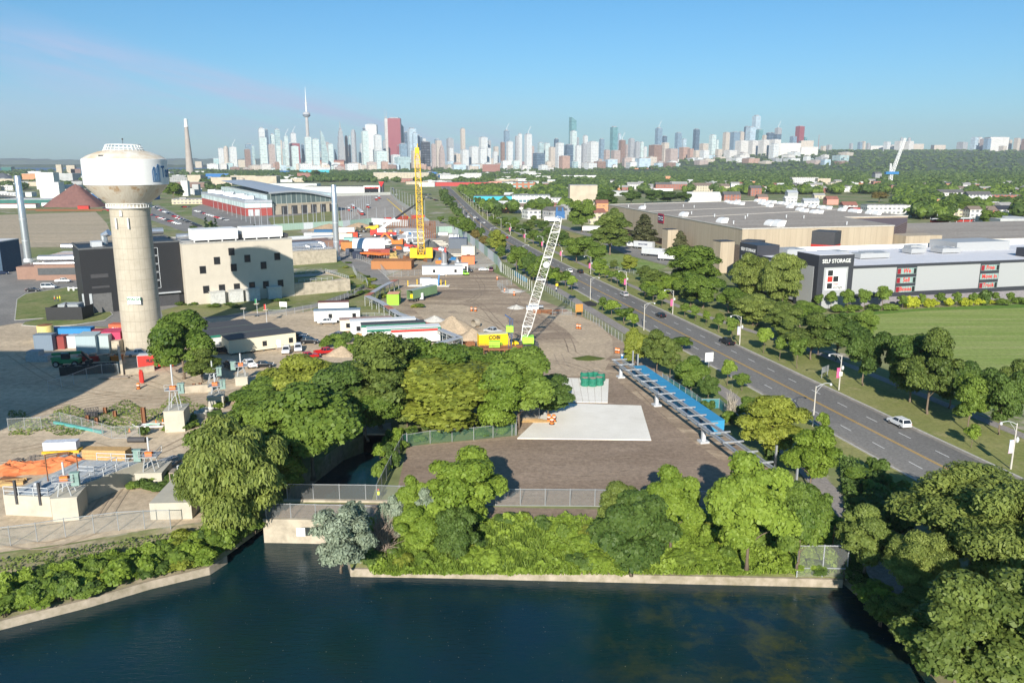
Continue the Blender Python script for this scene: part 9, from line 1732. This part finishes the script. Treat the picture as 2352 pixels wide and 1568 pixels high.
for i in range(85):
 u=rc.choice([rc.uniform(590,1000),rc.uniform(900,1530),rc.uniform(1250,1520)]);w=rc.uniform(8,16);yt=rc.uniform(318,362) if u<1000 else rc.uniform(335,366);tower(ti,'D',u,u+w,yt,rc.choice(['gr','wh','wg','be','bg','pk','nv','wh']),rc.uniform(5650,6300),lab='slender tower glimpsed behind the front row of the skyline')
nx=(711-1176)/F*5412*CP;nt=thing('needle_tower','very tall concrete needle tower with a round pod, left of centre in the skyline','tower',(nx,5400,0));hz=lambda y:HT((nx,5400),K('a2',0,y)[1])
M_nc=mat('needle_concrete',(0.46,0.44,0.42),scale=.02)
m=MB();m.lathe([(27,-2),(16,60),(12,180),(9.5,hz(140))],12);m.build('shaft',M_nc,nt);z1=hz(140);z2=hz(90);m=MB();m.lathe([(9.5,z1),(20,z1+6),(24,z1+14),(24,z1+24),(20,z1+30),(13,z1+36),(10,z2)],24);m.build('pod',mat('pod_grey',(0.42,0.43,0.45)),nt);m=MB();m.lathe([(22.5,z1+10),(24.6,z1+12),(24.6,z1+17),(22,z1+19)],24);m.build('pod_windows',FAR['nv'],nt);m=MB();m.lathe([(6,z2),(5.5,z2+50),(8,z2+52),(8,z2+58),(4,z2+60),(2.2,z2+110),(.8,HT((nx,5400),200))],10);m.build('antenna_mast',M_white,nt)
rc=random.Random(11);CI=0
for i in range(150):
 u=rc.uniform(505,1530) if i<115 else rc.uniform(1500,1960);Y=rc.uniform(3700,4700);X_=(u-1176)/F*Y;zz=gz(X_,Y);w=rc.uniform(18,60);h=rc.uniform(12,48) if u<1500 else rc.uniform(10,26);m_=rc.choice(['wh','wg','be','pk','gr','wb','wb','wh','or','pb','ag','br','be']);o=thing('city_block',f'{CN[m_]} mid-rise block at the foot of the skyline','building',(X_,Y,zz),rc.uniform(.2,.5),f'{CN[m_]} mid-rise blocks at the skyline foot');m=MB();m.box(-w/2,-w/2,-2,w/2,w/2,h);m.build('wall',FAR[m_],o);m=MB();m.box(-w/4,-w/4,h,w/5,w/4,h+4);m.build('penthouse',RF['g'],o)
for i in range(300):
 if i<60: u,Y=rc.uniform(880,1250),rc.uniform(1000,3300)
 elif i<240: u,Y=rc.uniform(1150,2352),rc.uniform(600,1700)
 else: u,Y=rc.uniform(0,700),rc.uniform(900,3600)
 X_=(u-1176)/F*Y;u_,v_=PX((X_,Y,0))
 if any(a[0]<u_<a[2] and a[1]<v_<a[3] for a in FB): continue
 if 1390<u_<2200 and v_>445 or (700<u_<1150 and v_>425) or (u_<470 and v_>470): continue
 w=rc.uniform(9,16) if 60<=i<240 else rc.uniform(14,60);h=rc.uniform(5,9);d=rc.uniform(9,14) if 60<=i<240 else rc.uniform(14,30);wk=rc.choice('wbcgobwW' if 60<=i<240 else 'wWGCgWcS');rk=rc.choice('gdrbgd' if 60<=i<125 else 'gwwgd');nm={'w':'white','b':'brick','c':'cream','g':'grey','o':'orange brick','W':'plain white','G':'plain grey','C':'tan','S':'blue'}[wk];wh_='in the streets behind the big warehouse' if 60<=i<240 else 'in the belt left of the far boulevard' if i<60 else 'in the industrial land at the left'
 o=thing('house' if 60<=i<240 else 'low_building',f'{nm} low building {wh_}','house' if 60<=i<240 else 'building',(X_,Y,gz(X_,Y)),rc.uniform(-.3,.5),f'{nm} low buildings {wh_}');m=MB();m.box(-w/2,0,-1,w/2,d,h);m.build('wall',WL[wk],o);m=MB()
 if 60<=i<240 and rc.random()<.6: m.add([(-w/2-.4,-.4,h),(w/2+.4,-.4,h),(w/2+.4,d+.4,h),(-w/2-.4,d+.4,h),(-w/2-.4,d/2,h+3),(w/2+.4,d/2,h+3)],[(0,1,5,4),(2,3,4,5),(1,2,5),(3,0,4),(0,3,2,1)])
 else: m.box(-w/2-.1,-.1,h,w/2+.1,d+.1,h+.5);m.box(-w*.3,d*.3,h+.5,-w*.1,d*.6,h+1.8)
 m.build('roof',RF[rk],o);FB.append((u_-w*ppm((X_,Y,0))/2,v_-2,u_+w*ppm((X_,Y,0))/2,v_+7*ppm((X_,Y,0))))
# ---------------- leafy belt ----------------
def allowed(X_,Y,u,v):
 if not clear(u,v): return False
 s=(X_-R0.x)*RDIR.x+(Y-R0.y)*RDIR.y;o=(X_-R0.x)*RN.x+(Y-R0.y)*RN.y-cen_(s)
 if abs(o)<14: return False
 if v>447 and 1390<u<2060 or v>505 and u>1380 or v>492 and u<1400: return False
 if 560<u<1010 and 419<v: return False          # depot, tram yard
 if o<0 and v>440: return False
 return True
tries=0
while NTREE[1]<300 and tries<4000:
 tries+=1;Y=rc.uniform(560,900);u=rc.uniform(1100,2352);X_=(u-1176)/F*Y;uu,vv=PX((X_,Y,0))
 if not allowed(X_,Y,uu,vv): continue
 plant('farm' if rc.random()<.6 else 'fard',(X_,Y,0),rc.uniform(4,6.5),rc.uniform(9,14),'leafy tree in the streets behind the big brown warehouse','tree','tree','trees behind the big brown warehouse')
print('trees',NTREE[0])
rng=np.random.default_rng(99)
def wood(name,n,ylo,yhi,usel,label,mt,p_=0.0,rs=(5,8.5),lz=1.0):
 iv,it=ico();VV=[];TT=[];QV=[];QT=[];cnt=0;tr=0;O=0
 rr=random.Random(hash(name+label)%1000 if 0 else len(label))
 V_=[];T_=[];t_=[];qs=[];qt=[]
 while cnt<n and tr<n*12:
  tr+=1;Y=rr.uniform(ylo,yhi);u=rr.uniform(*usel);X_=(u-1176)/F*Y;uu,vv=PX((X_,Y,gz(X_,Y)))
  if not allowed(X_,Y,uu,vv): continue
  if p_ and (math.sin(X_*.006+1)*math.sin(Y*.004+2)+rr.uniform(-.4,.4))<p_: continue
  R=rr.uniform(*rs)*(1+Y/9000);H=rr.uniform(8,14)*lz;z=gz(X_,Y);ti_=rr.random()
  c=np.array([X_,Y,z+H*.55]);sc3=np.array([R,R,H*.48]);v=c+iv*sc3*(0.72+0.45*rng.random((len(iv),1)));T_.append(it+O);V_.append(v);O+=len(iv);t_.append(np.full(len(it),.1+.5*ti_))
  k=int(30 if Y<2500 else 14);d=unit(k);d[:,2]=np.abs(d[:,2])*.9-.1;P=c+d*sc3*(.85+.3*rng.random((k,1)));qs.append(leafquads(P,d+unit(k)*.6+np.array([0,-.2,.3]),R*.42*rng.uniform(.6,1.3,k)));qt.append(.5*ti_+.5*rng.random(k));cnt+=1
 Qv=np.vstack(qs);nq=len(Qv)//4;V=np.vstack([Qv]+V_);Tt=np.vstack(T_)+len(Qv);me=arrmesh(name,V,np.arange(nq*4).reshape(-1,4),Tt,np.concatenate(qt+t_),mt);o=bpy.data.objects.new(name,me);COL.objects.link(o);o['kind']='stuff';o['label']=label;return o
wood('leafy_belt',3600,640,3000,(880,2400),'dense tree canopy of the leafy belt right of the boulevard',LM['far'])
wood('leafy_belt',900,565,1300,(1000,2400),'tree canopy in the streets behind the big brown warehouse',LM['mid'],rs=(4,6))
wood('leafy_belt',3400,2600,6400,(850,2400),'distant tree canopy reaching the skyline and the ridge',LM['far'])
wood('ridge_wood',1500,5600,8200,(1450,2400),'woods on the far ridge at the right',LM['dark'],rs=(8,12))
wood('left_wood',900,900,4200,(-60,900),'scattered trees over the industrial land at the left',LM['far'],p_=.15,rs=(5,8),lz=.9)
wood('belt_left',1500,1150,3600,(440,1010),'tree belt between the depot and the skyline',LM['far'],p_=-.6)
# ---------------- air ----------------
hb=MB();hb.box(-9450,-290,-8,9450,12450,575)
HZ=hb.build("haze",[]);HZ.data.materials.clear()
hm_=bpy.data.materials.new('haze_air');hm_.use_nodes=True;t=hm_.node_tree;t.nodes.clear()
o_=t.nodes.new('ShaderNodeOutputMaterial');pv=t.nodes.new('ShaderNodeVolumePrincipled');pv.inputs['Color'].default_value=(0.80,0.88,1.0,1);pv.inputs['Density'].default_value=6.5e-5;pv.inputs['Anisotropy'].default_value=0.1
t.links.new(pv.outputs[0],o_.inputs['Volume']);HZ.data.materials.append(hm_);HZ['kind']='stuff'
byl={}
for o in list(COL.objects):
 if o.parent is None and 'label' in o and o.get('kind') is None: byl.setdefault(o['label'],[]).append(o)
bpy.context.view_layer.update()
for l,os_ in byl.items():
 if len(os_)<2: continue
 os_.sort(key=lambda o:PX(o.matrix_world.translation)[0])
 for i,o in enumerate(os_): o['label']=' '.join(l.split()[:12])+', '+ordn(i)+' from the left'
